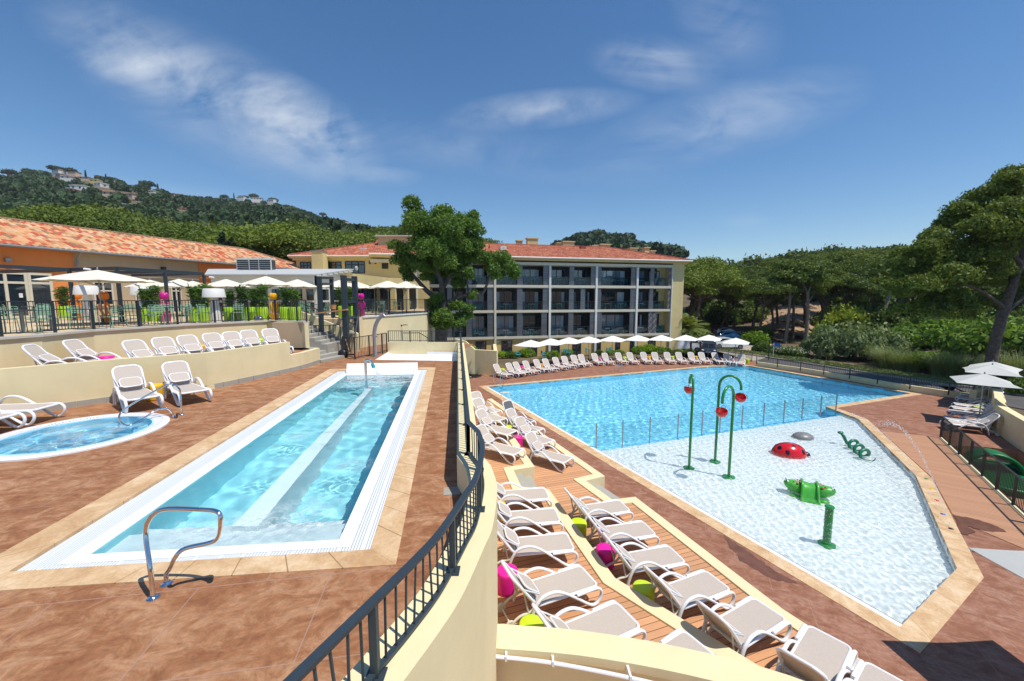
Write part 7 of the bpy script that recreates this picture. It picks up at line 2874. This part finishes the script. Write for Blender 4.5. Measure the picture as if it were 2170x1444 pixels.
# bare leaning trunks that show pale against the dark wood
for i, (x0, y0, x1, y1, d, r) in enumerate(((1960, 735, 1992, 645, 44, .20), (1850, 705, 1890, 610, 52, .24), (1665, 700, 1675, 615, 58, .25), (1708, 705, 1712, 622, 57, .28), (1900, 660, 1870, 700, 52, .16))):
    a, b_ = atd(x0, y0, d), atd(x1, y1, d)
    a.z = gz(a.x, a.y)
    w = b_ - a
    o_ = limb_mesh('trunk', [([(0, 0, -.5), tuple(w * .5 + Vector((.15, 0, 0))), tuple(w)], r, r * .6), ([tuple(w * .8), tuple(w * .95 + Vector((1.2, .3, .5)))], r * .4, .03), ([tuple(w), tuple(w * 1.1 + Vector((-1.2, 0, 1.3)))], r * .5, .05), ([tuple(w), tuple(w * 1.15 + Vector((.9, .3, 1.2)))], r * .5, .05)], 'bark_pale')
    c_ = Vector(w) * 1.18
    kk = np_mesh('crown', *clump_leaves([(c_.x - 1.3, c_.y, c_.z + .6, 1.6, 1.6, .9), (c_.x + 1.2, c_.y + .4, c_.z + .7, 1.5, 1.5, .9), (c_.x, c_.y + .6, c_.z + 1.7, 1.9, 1.9, 1.1)], 2200, .28, 40 + i, 1.8), M('pine_dark_leaf'))
    th = thing('pine_tree', ['pale bare trunked pine leaning right, just left of the big right pine', 'pale trunked pine leaning right in the middle of the dark wood', 'thin pale trunked pine above the brown bank, left of its stouter neighbour', 'stout pale trunked pine above the brown bank beside the bright shrub', 'short pale trunked pine crossing the leaning trunk in the dark wood'][i], 'tree', a, 0)
    link('crown', kk, th)
    link('trunk', o_, th)

# ------------------------------------------------------------------ cork oak in front of the hotel
oy = 31.0
ob = atd(933, 704, oy)
ob.z = LO - .05
z2 = lambda x, y: (500 + x / 3.61, 420 + y / 3.61)
cl = []
gg = random.Random(8)
for x, y, r, dd in ((1390, 90, 85, 0), (1350, 170, 80, 1), (1450, 190, 100, -1), (1600, 120, 85, 0), (1680, 160, 80, .6), (1810, 150, 55, .4), (1830, 230, 70, -.5), (1520, 260, 120, 1), (1480, 330, 110, -1.2), (1640, 260, 110, -1), (1740, 310, 110, .6), (1840, 330, 75, 0), (1580, 390, 120, -1.4),
                    (1420, 420, 100, .4), (1700, 430, 110, -.6), (1820, 440, 95, .6), (1500, 490, 100, .4), (1610, 490, 90, -.8), (1400, 500, 80, -.4), (1250, 420, 60, 0), (1225, 370, 46, 0), (1220, 480, 50, .2), (1300, 500, 60, .3), (1290, 570, 55, .2), (1340, 600, 50, .2),
                    (1940, 500, 70, .2), (1960, 570, 55, 0), (2040, 480, 70, .3), (2100, 540, 60, .2), (2110, 600, 44, .2), (2000, 600, 50, 0), (1890, 470, 70, .2), (1760, 550, 60, -.4), (1780, 610, 44, -.6), (1720, 520, 70, 0), (1460, 570, 60, 0), (1560, 560, 60, .6),
                    (1520, 800, 60, -.4), (1500, 870, 55, 0), (1600, 900, 75, -.8), (1560, 950, 60, -.4), (1680, 860, 65, -.4), (1740, 900, 60, 0), (1640, 970, 60, -.8), (1710, 960, 55, -.4), (1790, 760, 40, 0), (1820, 730, 34, 0), (1770, 830, 46, 0), (1640, 600, 70, .6), (1480, 620, 55, .4), (1700, 640, 50, .4)):
    px, py = z2(x, y)
    c = atd(px, py, oy + dd) - ob
    rm = r / 3.61 / F * oy
    for q in range(2):
        o_ = Vector((gg.uniform(-.55, .55), gg.uniform(-.6, .6), gg.uniform(-.5, .5))) * rm
        s = gg.uniform(.55, .78)
        cl.append((c.x + o_.x, c.y + o_.y, c.z + o_.z, rm * s, rm * s, rm * s * .82))
oP = lambda x, y, d: tuple(atd(*z2(x, y), oy + d) - ob)
tr = [([(0, 0, -.4), oP(1570, 950, 0), oP(1590, 850, 0), oP(1580, 790, 0)], .50, .34),
      ([oP(1580, 800, 0), oP(1520, 760, 0), oP(1450, 700, 0), oP(1380, 620, .2), oP(1330, 560, .2), oP(1300, 500, .2)], .24, .07),
      ([oP(1582, 800, 0), oP(1575, 720, 0), oP(1570, 640, -.2), oP(1540, 560, -.2), oP(1500, 420, 0), oP(1430, 250, 0)], .26, .07),
      ([oP(1575, 700, 0), oP(1620, 620, .2), oP(1650, 540, .2), oP(1690, 400, .3), oP(1700, 250, .3)], .20, .06),
      ([oP(1588, 820, 0), oP(1680, 770, -.2), oP(1780, 740, -.1), oP(1880, 730, 0), oP(1920, 660, 0), oP(1940, 590, 0), oP(2000, 540, .2)], .19, .05),
      ([oP(1780, 742, 0), oP(1770, 660, -.2), oP(1765, 560, -.4)], .10, .04), ([oP(1620, 620, .2), oP(1720, 560, .3), oP(1800, 470, .4)], .12, .05)]
cl = [(a, b, c, r1 * 1.34, r2 * 1.34, r3 * 1.34) for a, b, c, r1, r2, r3 in cl]
tree('cork_oak', 'big twisted cork oak with dense green lobes in front of the hotel balconies', 'tree', ob, 0, np_mesh('crown', *clump_leaves(cl, 80000, .12, 31, 1.5, -.75, .45, .6, .7), M('oak_leaf')), limb_mesh('trunk', tr, 'bark_cork'), None, 1.0)

# ------------------------------------------------------------------ shrubs
def shrub_mesh(seed, mat, n=1500, size=.12, sq=.8, lobes=6):
    g = random.Random(seed)
    cl = [(0, 0, .4, .55, .55, .5)]
    for i in range(lobes):
        a = 6.28 * i / lobes + g.uniform(-.4, .4)
        r = g.uniform(.35, .55)
        cl.append((r * math.cos(a), r * math.sin(a), g.uniform(.25, .62) * sq, g.uniform(.3, .42), g.uniform(.3, .42), g.uniform(.28, .4)))
    return np_mesh('leaves', *clump_leaves(cl, n, size, seed, 1.7, -.5), M(mat))


STEM = limb_mesh('stems', [([(0, 0, -.1), (.1, .1, .3), (.22, .2, .6)], .03, .012), ([(0, 0, -.1), (-.1, .05, .3), (-.25, -.1, .6)], .03, .012), ([(0, 0, -.1), (.05, -.15, .35), (.1, -.3, .6)], .03, .012)], 'bark')
SH = {k: [shrub_mesh(s, m_, n_, sz) for s in ss] for k, m_, ss, n_, sz in (('shrub', 'shrub_leaf', (1, 2, 3), 2600, .085), ('bright', 'bright_leaf', (4, 5), 2400, .08), ('lime', 'lime_leaf', (6, 7), 3000, .075), ('grey', 'grey_leaf', (8, 9), 3200, .07), ('dark', 'pine_dark_leaf', (10, 11), 2600, .085), ('wood', 'oak_leaf', (12, 13), 2600, .085))}
SHN = {}


def shrub(kind, loc, s, label, group=None, name='shrub'):
    k = SHN.get(kind, 0)
    SHN[kind] = k + 1
    th = thing(name, label, 'shrub', loc, rnd.uniform(0, 6.28), group, s)
    link('leaves', SH[kind][k % len(SH[kind])], th)
    link('stems', STEM, th)
    return th


z3 = lambda x, y: (900 + x / 3.61, 480 + y / 3.61)
gh = [('bright', 760, 1000, 1.15), ('bright', 970, 1010, 1.0), ('bright', 1130, 975, 1.0), ('bright', 1080, 985, .8), ('shrub', 640, 1010, .9), ('bright', 570, 1010, .9), ('shrub', 905, 985, .8), ('shrub', 1105, 960, .8), ('shrub', 1250, 965, .8), ('shrub', 1330, 985, .7), ('wood', 1420, 985, .7), ('shrub', 1560, 955, 1.0), ('bright', 1640, 975, 1.1), ('bright', 1720, 970, 1.2), ('bright', 1790, 975, 1.0), ('wood', 1490, 985, .7), ('shrub', 1860, 970, .8), ('lime', 1960, 975, .6), ('wood', 690, 1000, .6), ('shrub', 2040, 985, .7)]
gh.sort(key=lambda q: q[1])
for i, (k, x, y, s) in enumerate(gh):
    px, py = z3(x, y)
    p = at(px, py + 2, LO)
    p = p + Vector((.25, .9, 0)) * 1.1
    shrub(k, (p.x, p.y, LO - .05), s, '%s shrub from the left in the bed behind the poolside parasols' % ordinal(i + 1), 'shrubs in the bed before the hotel')
fm = np_mesh('flowers', *clump_leaves([(0, 0, .35, .55, .5, .3)], 420, .055, 3, 1.0, 0, .1), M('red_flower'))
for i, (x, y) in enumerate(((1850, 960), (1790, 955), (1940, 990), (2040, 985))):
    p = at(*z3(x, y), LO) + Vector((.2, 1.0, 0))
    th = shrub('shrub', (p.x, p.y, LO - .05), .75, 'red flowering shrub, %s from the left behind the poolside loungers' % ordinal(i + 1), 'red flowering shrubs')
    link('flowers', fm, th)
p = at(1000, 758, LO)
for i, (px, py, s, d) in enumerate(((998, 728, 1.5, 38), (1012, 738, 1.3, 38.5), (986, 724, 1.3, 37.5))):
    p = atd(px, py, d)
    shrub('bright' if i < 2 else 'wood', (p.x, p.y, LO - .1), (s, s, (p.z - LO) * 1.0), ['largest green shrub behind the parapet end, left of the hotel doors', 'green shrub behind the parapet end, nearest the deck wall', 'small green shrub behind the parapet end beside the cork oak'][i], 'shrubs behind the parapet end')
# soil bed under them
bd_ = [W2(p) for p in far_edge]
bed = bd_ + [(bd_[-1][0], 49), (18, 47.5), (-2, 43.4), (-4.5, 38)]
structure(MB().sheet(bed, [], LO - .03).build('path_bed', M('soil')))

# right bank: what the photo shows one by one
rt_ = [('lime', 1795, 705, 3.3, 54, 'round yellow green shrub standing alone in front of the dark wood'), ('bright', 1600, 722, 1.75, 56, 'leafy mid green tree like shrub right of the parked cars'), ('wood', 1588, 712, 1.1, 58, 'smaller leafy shrub left of the tree like one by the cars'),
       ('grey', 1750, 772, 2.3, 44, 'large grey green shrub beyond the fence, left lobe'), ('grey', 1800, 778, 2.5, 43, 'large grey green shrub beyond the fence, middle lobe'), ('grey', 1850, 778, 2.4, 42, 'large grey green shrub beyond the fence, right lobe'),
       ('bright', 1945, 782, 1.5, 36, 'bright clipped hedge shrub beyond the fence, left one'), ('bright', 1985, 785, 1.4, 35.5, 'bright clipped hedge shrub beyond the fence, right one'), ('wood', 2060, 752, 3.0, 36, 'big mid green shrub behind the parasols left of the leaning trunk'), ('wood', 2150, 760, 2.8, 34, 'big mid green shrub right of the leaning pine trunk'),
       ('shrub', 1640, 755, 1.0, 47, 'low green hedge shrub by the road, left end'), ('shrub', 1615, 748, 1.1, 49, 'low hedge shrub by the road next to the white car'), ('lime', 1862, 715, 1.5, 47, 'olive shrub right of the yellow green one'), ('wood', 1920, 740, 2.4, 43, 'dark leafy shrub behind the bright hedge'), ('lime', 2010, 775, 1.3, 36, 'olive shrub between bright hedge and parasols'),
       ('wood', 2000, 735, 2.3, 42, 'leafy shrub left of the big mid green one'), ('shrub', 2165, 850, 1.0, 27, 'low shrub beside the outer wall end on the right')]
for k, px, py, s, d, lb in rt_:
    p = atd(px, py, d)
    z0 = gz(p.x, p.y)
    shrub(k, (p.x, p.y, z0 - .1), (s * 1.3, s * 1.3, s * (1.75 if k in ('grey', 'lime') and s > 2 else 1.35)), lb, 'shrubs beyond the fence')
wf = np_mesh('flowers', *clump_leaves([(0, 0, .45, .75, .7, .4)], 500, .06, 6, 1.0, -.2, .1), M('white_flower'))
for i, (px, py, d) in enumerate(((1655, 765, 46), (1672, 768, 45), (1690, 770, 44.5))):
    p = atd(px, py, d)
    th = shrub('shrub', (p.x, p.y, LO - .1), 1.25, 'white flowering hedge shrub by the road, %s of three' % ['left', 'middle', 'right'][i], 'white flowering shrubs')
    link('flowers', wf, th)
# undergrowth of the wood
g = random.Random(12)
ug = []
for i in range(150):
    px = g.uniform(1455, 2230)
    d = g.uniform(52, 96)
    if 1470 < px < 1610 and d < 76: d = g.uniform(80, 92)
    if 1618 < px < 1738 and d < 90: continue
    ug.append((px, d))
ug.sort()
for i, (px, d) in enumerate(ug):
    p = atd(px, 700, d)
    z0 = gz(p.x, p.y)
    s = g.uniform(1.8, 3.6)
    shrub(['dark', 'wood', 'dark', 'shrub'][i % 4], (p.x, p.y, z0 - .2), (s, s, s * g.uniform(.9, 1.5)), '%s undergrowth bush from the left below the pines on the right' % ordinal(i + 1), 'undergrowth bushes of the right wood')


# bare sunlit earth bank under the pines
bx_, bd3 = np.meshgrid(np.linspace(1612, 1745, 26), np.linspace(63, 92, 26))
BV = []
for a, d in zip(bx_.ravel(), bd3.ravel()):
    e = math.sin(a * .09 + d) * 2.2
    p = atd(a, 690, d + e)
    BV.append((p.x, p.y, gz(p.x, p.y) + .12 + 1.5 * max(0, math.sin(math.pi * (a - 1612) / 133)) * max(0, math.sin(math.pi * (d - 63) / 29)) + .12 * math.sin(a * .7) * math.sin(d * 1.3)))
ix = np.arange(26 * 26).reshape(26, 26)
structure(link('terrain', np_mesh('terrain', np.array(BV), np.stack([ix[:-1, :-1], ix[:-1, 1:], ix[1:, 1:], ix[1:, :-1]], -1).reshape(-1, 4), M('earth'), True)))


# reed like grasses
def reeds(seed, n=420):
    g = np.random.RandomState(seed)
    V, Q = [], []
    b = 0
    for i in range(n):
        a = g.rand() * 6.28
        r0 = .35 * math.sqrt(g.rand())
        L, out = .9 + .7 * g.rand(), .35 + .7 * g.rand()
        w = .011
        px_, py_ = r0 * math.cos(a), r0 * math.sin(a)
        tx, ty = -math.sin(a) * w, math.cos(a) * w
        prev = None
        for s in range(5):
            f = s / 4
            x = px_ + math.cos(a) * out * f * f
            y = py_ + math.sin(a) * out * f * f
            z = L * (f - .35 * f ** 3 * out)
            ww = 1 - .8 * f
            V += [(x - tx * ww, y - ty * ww, z), (x + tx * ww, y + ty * ww, z)]
            if s: Q.append((b + 2 * s - 2, b + 2 * s - 1, b + 2 * s + 1, b + 2 * s))
        b += 10
    return np_mesh('blades', np.array(V), np.array(Q), M('reed_leaf'))


RD = [reeds(1), reeds(2)]
rl2 = [(1880, 792, 37.5, 1.5), (1905, 797, 36, 1.4), (1990, 806, 33.5, 1.5), (2020, 812, 32.5, 1.4), (2050, 816, 31.5, 1.3), (1930, 800, 35.5, 1.2), (2150, 835, 30, 1.5), (2120, 830, 31, 1.3), (1865, 785, 39, 1.3), (2085, 822, 31, 1.2)]
rl2.sort()
for i, (px, py, d, s) in enumerate(rl2):
    p = atd(px, py, d)
    th = thing('reed_clump', '%s pale reed clump from the left beyond the pool fence' % ordinal(i + 1), 'plant', (p.x, p.y, gz(p.x, p.y)), rnd.uniform(0, 6), 'reed clumps beyond the fence', s * 1.2)
    link('blades', RD[i % 2], th)
# grass on the verge: too fine to count
g = np.random.RandomState(2)
vs = []
N = 5200
f = g.rand(N)
fo = np.array([(p[0], p[1]) for p in far_side])
ii = (f * (len(fo) - 1.001)).astype(int)
tt_ = f * (len(fo) - 1.001) - ii
base = fo[ii] * (1 - tt_[:, None]) + fo[ii + 1] * tt_[:, None]
cen_s = base + np.stack([.3 + 3.2 * g.rand(N), .25 * g.normal(size=N)], 1)
nr = g.normal(size=(N, 3)) * [1, 1, .2]
nr /= np.linalg.norm(nr, axis=1, keepdims=True)
zz_ = ground_z(cen_s[:, 0], cen_s[:, 1]) + .12
v, q = leaf_quads(np.stack([cen_s[:, 0], cen_s[:, 1], zz_], 1), nr, .20, g, 1.6)
o = link('grass', np_mesh('grass', v, q, M('reed_leaf')))
props(o, 'rough grass growing along the road verge beyond the pool fence', 'grass', None, 'stuff')


# palm beside the hotel end wall, yuccas by the cars
def fan_plant(name, label, loc, trunk_h, nf, L, width, mat, r, droop, group=None):
    th = thing(name, label, 'palm' if name == 'palm_tree' else 'plant', loc, rnd.uniform(0, 6), group)
    g = np.random.RandomState(nf)
    V, Q = [], []
    for i in range(nf):
        a = 2.4 * i
        el = 1.35 - 1.25 * (i / nf) + .1 * g.normal()
        ln = L * (.8 + .3 * g.rand())
        pts = []
        for s in range(9):
            t_ = s / 8
            h = t_ * ln
            pts.append(Vector((math.cos(a) * h * math.cos(el), math.sin(a) * h * math.cos(el), trunk_h + h * math.sin(el) - droop * ln * t_ * t_)))
        side = Vector((-math.sin(a), math.cos(a), 0))
        if width > .1:
            for s in range(1, 9):
                for q_ in range(4):
                    c = pts[s - 1].lerp(pts[s], q_ / 4)
                    for sg_ in (-1, 1):
                        ll = width * math.sin(math.pi * min(1, .12 + .85 * (s + q_ / 4) / 9)) + .05
                        tip = c + side * sg_ * ll * .8 + (pts[s] - pts[s - 1]).normalized() * ll * .6 - Vector((0, 0, ll * .35))
                        b = len(V)
                        w = (pts[s] - pts[s - 1]).normalized() * .035
                        V += [tuple(c - w), tuple(c + w), tuple(tip + w * .3), tuple(tip - w * .3)]
                        Q.append((b, b + 1, b + 2, b + 3))
        else:
            for s in range(8):
                b = len(V)
                w0, w1_ = side * width * (1 - s / 8.2), side * width * (1 - (s + 1) / 8.2)
                V += [tuple(pts[s] - w0), tuple(pts[s] + w0), tuple(pts[s + 1] + w1_), tuple(pts[s + 1] - w1_)]
                Q.append((b, b + 1, b + 2, b + 3))
    link('crown', np_mesh('crown', np.array(V), np.array(Q), M(mat)), th)
    MB().tube([(0, 0, -.4), (.05, 0, trunk_h * .5), (0, 0, trunk_h + .1)], [r * 1.2, r, r * 1.1], 12).build('trunk', M('bark'), th, smooth=50)


pb_ = at(1452, 742, LO)
fan_plant('palm_tree', 'date palm with drooping fronds beside the hotel end wall', (pb_.x + .2, pb_.y + .5, LO), 2.6, 46, 3.4, .55, 'palm_leaf', .28, .42)
for i, (px, py) in enumerate(((1473, 762), (1494, 763))):
    p = at(px, py, LO)
    fan_plant('yucca_plant', '%s of two spiky yuccas behind the poolside loungers' % ('left' if i == 0 else 'right'), (p.x, p.y + 1.2, LO), 1.5, 60, .75, .03, 'reed_leaf', .10, .3, 'yuccas')


# ------------------------------------------------------------------ hills far behind
def hill(name, px0, px1, prof_py, prof_d, d0, py0, n=90, m_=40):
    xs = np.linspace(px0, px1, n)
    V = []
    for px in xs:
        D = np.interp(px, [a for a, b in prof_d], [b for a, b in prof_d])
        e1 = atd(px, np.interp(px, [a for a, b in prof_py], [b for a, b in prof_py]), D)
        e0 = atd(px, py0, d0)
        for k in range(m_):
            f = k / (m_ - 1) * 1.25
            p = e0.lerp(e1, min(f, 1))
            if f > 1:
                p = e1 + Vector((e1.x, e1.y, 0)) * (f - 1) * .8
                p.z = e1.z - (f - 1) * (e1.z) * 1.6
            p.z += 2.2 * math.sin(p.x * .05 + 1.3 * math.sin(p.y * .031)) * min(1, f * 2) * (1 - .9 * (abs(f - 1) < .06))
            V.append(tuple(p))
    Q = []
    for i in range(n - 1):
        for k in range(m_ - 1):
            a = i * m_ + k
            Q.append((a, a + m_, a + m_ + 1, a + 1))
    o = link(name, np_mesh(name, np.array(V), np.array(Q), M('soil'), True))
    structure(o)
    return np.array(V).reshape(n, m_, 3)


h_py = [(-420, 395), (-200, 380), (0, 382), (60, 374), (110, 371), (150, 379), (200, 381), (260, 394), (300, 402), (350, 418), (380, 424), (430, 425), (500, 427), (560, 432), (600, 441), (650, 456), (700, 473), (745, 485), (800, 500), (900, 520)]
h_d = [(-420, 430), (330, 430), (470, 640), (900, 680)]
HG = hill('hill', -420, 900, h_py, h_d, 150, 505)
mound = hill('mound', 1180, 1440, [(1180, 535), (1225, 512), (1260, 503), (1290, 503), (1330, 508), (1365, 524), (1440, 545)], [(1180, 330), (1440, 330)], 190, 545, 40, 24)


def proto_crown(n, size, seed, fl=.72):
    g = random.Random(seed)
    cl = [(0, 0, .55, .8, .8, .55)]
    for i in range(7):
        a = .9 * i
        cl.append((.62 * math.cos(a), .62 * math.sin(a), .35 + .3 * g.random(), .42, .42, .34))
    return clump_leaves(cl, n, size, seed, 1.4, -.35, .3, .8, .5)


def wood(name, label, P, S, proto, mat):
    """many crowns of a far wood as one mass; P points, S sizes"""
    g = np.random.RandomState(len(P))
    pv, pq = proto
    a = g.rand(len(P)) * 6.28
    ca, sa = np.cos(a)[:, None], np.sin(a)[:, None]
    x = pv[None, :, 0] * ca - pv[None, :, 1] * sa
    y = pv[None, :, 0] * sa + pv[None, :, 1] * ca
    z = np.repeat(pv[None, :, 2], len(P), 0)
    S = np.asarray(S)[:, None]
    hz = (.8 + .6 * g.rand(len(P)))[:, None]
    V = np.stack([P[:, :1] + x * S, P[:, 1:2] + y * S, P[:, 2:3] + z * S * hz], -1).reshape(-1, 3)
    Q = (pq[None] + (np.arange(len(P)) * len(pv))[:, None, None]).reshape(-1, 4)
    o = link(name, np_mesh(name, V, Q, M(mat)))
    return props(o, label, 'woodland', None, 'stuff')


def grid_points(G, n, seed, fmax=1.0, fmin=.0):
    g = np.random.RandomState(seed)
    u = g.rand(n) * (G.shape[0] - 1.001)
    v = (fmin + (fmax - fmin) * g.rand(n) ** .75) * (G.shape[1] - 1.001)
    i, k = u.astype(int), v.astype(int)
    fu, fv = (u - i)[:, None], (v - k)[:, None]
    return (G[i, k] * (1 - fu) + G[i + 1, k] * fu) * (1 - fv) + (G[i, k + 1] * (1 - fu) + G[i + 1, k + 1] * fu) * fv


# houses on the hillside
HOUSES = [(633, 118, 120, 34, 'w', 1), (665, 165, 80, 36, 'c', 1), (748, 192, 100, 42, 'w', 1), (882, 318, 150, 52, 'w', 0), (800, 348, 70, 44, 'p', 0), (960, 200, 110, 34, 'c', 1), (1075, 236, 85, 28, 'y', 0), (1115, 275, 110, 24, 'w', 0), (1237, 298, 95, 34, 'w', 0), (1205, 372, 190, 54, 'c', 1), (1468, 394, 120, 34, 'c', 1), (1525, 465, 110, 36, 'c', 1), (1610, 480, 70, 34, 'c', 1), (1447, 517, 80, 22, 'w', 0), (1722, 575, 90, 28, 'c', 1),
          (2092, 565, 120, 46, 'c', 1), (2112, 617, 110, 40, 'w', 1), (1512, 292, 55, 28, 'c', 1), (1735, 358, 60, 16, 'w', 0), (820, 133, 90, 18, 'c', 1), (172, 182, 80, 22, 'c', 1), (96, 168, 26, 22, 'c', 1), (1972, 390, 70, 34, 'c', 1), (1102, 180, 60, 18, 'p', 1), (1560, 310, 60, 22, 'w', 0), (1335, 222, 50, 16, 'c', 1)]
HOUSES = [(x / 5.425, 340 + y / 5.425, w / 5.425, h / 5.425, c, r) for x, y, w, h, c, r in HOUSES]
HOUSES += [(400 + x / 5.425, 380 + y / 5.425, w / 5.425, h / 5.425, c, r) for x, y, w, h, c, r in ((590, 212, 90, 18, 'w', 0), (775, 222, 120, 34, 'w', 1), (935, 252, 90, 32, 'w', 0), (1760, 486, 100, 22, 'c', 1))]
plain('far_white', (.66, .64, .60), .9, var=.05)
plain('far_cream', (.56, .42, .31), .9, var=.08)
plain('far_yellow', (.55, .42, .14), .9, var=.08)
plain('far_pink', (.42, .17, .13), .9, var=.08)
plain('far_roof', (.44, .20, .11), .9, var=.15)
HOUSES.sort()
hp = []


def hill_depth(px, py):
    """walk along the view ray until it meets the hill surface"""
    i = int(np.clip((px + 420) / 1320 * 89, 0, 88))
    best, bd2 = None, 1e9
    for k in range(34):
        p = HG[i, k]
        e = abs(pxof(p)[1] - py)
        if e < bd2: best, bd2 = p, e
    return float(best[1])


for i, (px, py, w, h, c, rf) in enumerate(HOUSES):
    d = hill_depth(px, py + h / 2) * .975
    p = atd(px, py + h / 2, d)
    wm, hm_ = w / F * d * .95, h / F * d * 1.0
    hp.append((px, py, w, h))
    th = thing('hillside_house', '%s house from the left on the far wooded hillside, %s' % (ordinal(i + 1), {'w': 'white', 'c': 'pale cream', 'y': 'yellow', 'p': 'pink'}[c] + (' with clay roof' if rf else ' and flat roofed')), 'house', (p.x, p.y, p.z), math.atan2(p.x, -p.y) * .0 + rnd.uniform(-.3, .3), 'houses on the hillside')
    wall_h = hm_ * (.72 if rf else 1.0)
    dm = max(6.0, wm * .5)
    MB().box(-wm / 2, wm / 2, 0, dm, -4, wall_h).build('wall', M({'w': 'far_white', 'c': 'far_cream', 'y': 'far_yellow', 'p': 'far_pink'}[c]), th)
    if rf:
        e = .5
        MB().add([(-wm / 2 - e, -e, wall_h + .01), (wm / 2 + e, -e, wall_h + .01), (wm / 2 + e, dm + e, wall_h + .01), (-wm / 2 - e, dm + e, wall_h + .01), (-wm / 2 + dm * .3, dm / 2, wall_h + hm_ * .30), (wm / 2 - dm * .3, dm / 2, wall_h + hm_ * .30)],
                 [(0, 1, 5, 4), (1, 2, 5), (2, 3, 4, 5), (3, 0, 4), (3, 2, 1, 0)]).build('roof', M('far_roof'), th)
    else:
        MB().box(-wm / 2 - .3, wm / 2 + .3, -.3, dm + .3, wall_h + .01, wall_h + .35).build('roof', M('far_white'), th)
    nw = max(2, min(6, int(wm / 3.4)))
    for q in range(nw):
        x = -wm / 2 + wm * (q + .5) / nw
        MB().box(x - .6, x + .6, -.05, -.001, wall_h * .35, wall_h * .8).build('window', M('wall_dark'), th)

P = grid_points(HG, 5200, 1, .805, .0)
keep = np.ones(len(P), bool)
for j in range(len(P)):
    x_, y_ = pxof(P[j])
    for (hx, hy, hw, hh2) in hp:
        if abs(x_ - hx) < hw * .55 + 3 and -hh2 * .6 - 1 < y_ - hy < hh2 * .75 + 16: keep[j] = False
P = P[keep]
g = np.random.RandomState(3)
wood('hillside_woodland', 'dark green woodland covering the far hillside between the houses', P - np.array([0, 0, .6]), 2.2 + 2.6 * g.rand(len(P)) ** 1.5, proto_crown(70, .55, 1), 'hill_leaf')
P = grid_points(mound, 420, 5, .82)
wood('hillside_woodland', 'dark woodland on the distant mound behind the hotel roof', P - np.array([0, 0, 1.2]), 3.0 + 2.2 * np.random.RandomState(4).rand(len(P)), proto_crown(90, .5, 2), 'hill_leaf')
# middle distance woods
g = np.random.RandomState(9)
N = 620
px = -260 + 1290 * g.rand(N)
dd = 78 + 95 * g.rand(N)
py = np.interp(px, [a for a, b in left_top], [b for a, b in left_top])
pts = []
for a, d, y in zip(px, dd, py):
    p = atd(a, y + 3 + 20 * g.rand(), d)
    pts.append((p.x, p.y, p.z - 9.0))
wood('woodland', 'pine woodland behind the row of single pines above the restaurant', np.array(pts), 4.2 + 1.6 * g.rand(N), proto_crown(620, .115, 3), 'wood_leaf')
N = 380
px = 1500 + 800 * g.rand(N)
dd = 118 + 90 * g.rand(N)
pts = []
for a, d in zip(px, dd):
    p = atd(a, prof(a, right_top) + 1 + 14 * g.rand(), d)
    pts.append((p.x, p.y, p.z - 8.5))
wood('woodland', 'pine woodland closing the view behind the single pines on the right', np.array(pts), 4.8 + 1.8 * g.rand(N), proto_crown(560, .125, 4), 'wood_leaf')
# a few crowns and cypress spires against the sky on the ridge
RC = [np_mesh('crown', *proto_crown(900, .16, 20 + k), M('hill_leaf')) for k in range(2)]
RT = limb_mesh('trunk', [([(0, 0, -1.5), (.03, 0, -.5), (0, 0, .4)], .06, .04)], 'bark')
rd_ = [(120 / 5.425, 340 + 140 / 5.425, 60), (320 / 5.425, 340 + 115 / 5.425, 44), (640 / 5.425, 340 + 95 / 5.425, 60), (815 / 5.425, 340 + 112 / 5.425, 50), (400 + 410 / 5.425, 380 + 195 / 5.425, 38), (400 + 600 / 5.425, 380 + 195 / 5.425, 26), (400 + 655 / 5.425, 380 + 198 / 5.425, 30), (400 + 750 / 5.425, 380 + 188 / 5.425, 44), (400 + 975 / 5.425, 380 + 235 / 5.425, 44), (400 + 1780 / 5.425, 380 + 474 / 5.425, 24), (400 + 1540 / 5.425, 380 + 395 / 5.425, 34), (1700 / 5.425, 340 + 270 / 5.425, 60), (1300 / 5.425, 340 + 222 / 5.425, 50)]
rd_.sort()
for i, (px, py, w) in enumerate(rd_):
    d = float(np.interp(px, [a for a, b in h_d], [b for a, b in h_d])) * .985
    s = w / 5.425 / F * d
    p = atd(px, py + 3, d)
    tree('ridge_pine', '%s round pine from the left standing out on the far hill ridge' % ordinal(i + 1), 'tree', (p.x, p.y, p.z - s * .5), i, RC[i % 2], RT, 'pines on the far ridge', s * 1.15)
for i, (px, py) in enumerate(((980 / 5.425, 340 + 145 / 5.425), (1215 / 5.425, 340 + 190 / 5.425), (1600 / 5.425, 340 + 265 / 5.425), (1810 / 5.425, 340 + 300 / 5.425), (400 + 517 / 5.425, 380 + 185 / 5.425))):
    d = float(np.interp(px, [a for a, b in h_d], [b for a, b in h_d])) * .985
    p = atd(px, py - 3, d)
    tree('cypress_tree', '%s cypress spire from the left on the far hill ridge' % ordinal(i + 1), 'tree', (p.x, p.y, p.z - 8), i, CYP, CYT, 'cypress spires on the far ridge', (1.6, 1.6, 1.15))
# ------------------------------------------------------------------ air
mb = MB().box(-1000, 1000, -60, 1000, LO - 8, 190)
hz = mb.build('haze', None)
m, t, b = nodes('haze')
t.nodes.remove(b)
v = t.nodes.new('ShaderNodeVolumePrincipled')
v.inputs['Density'].default_value = .00013
v.inputs['Color'].default_value = (.80, .88, .97, 1)
t.links.new(v.outputs[0], t.nodes['Material Output'].inputs['Volume'])
hz.data.materials.append(m)
props(hz, None, None, None, 'stuff')
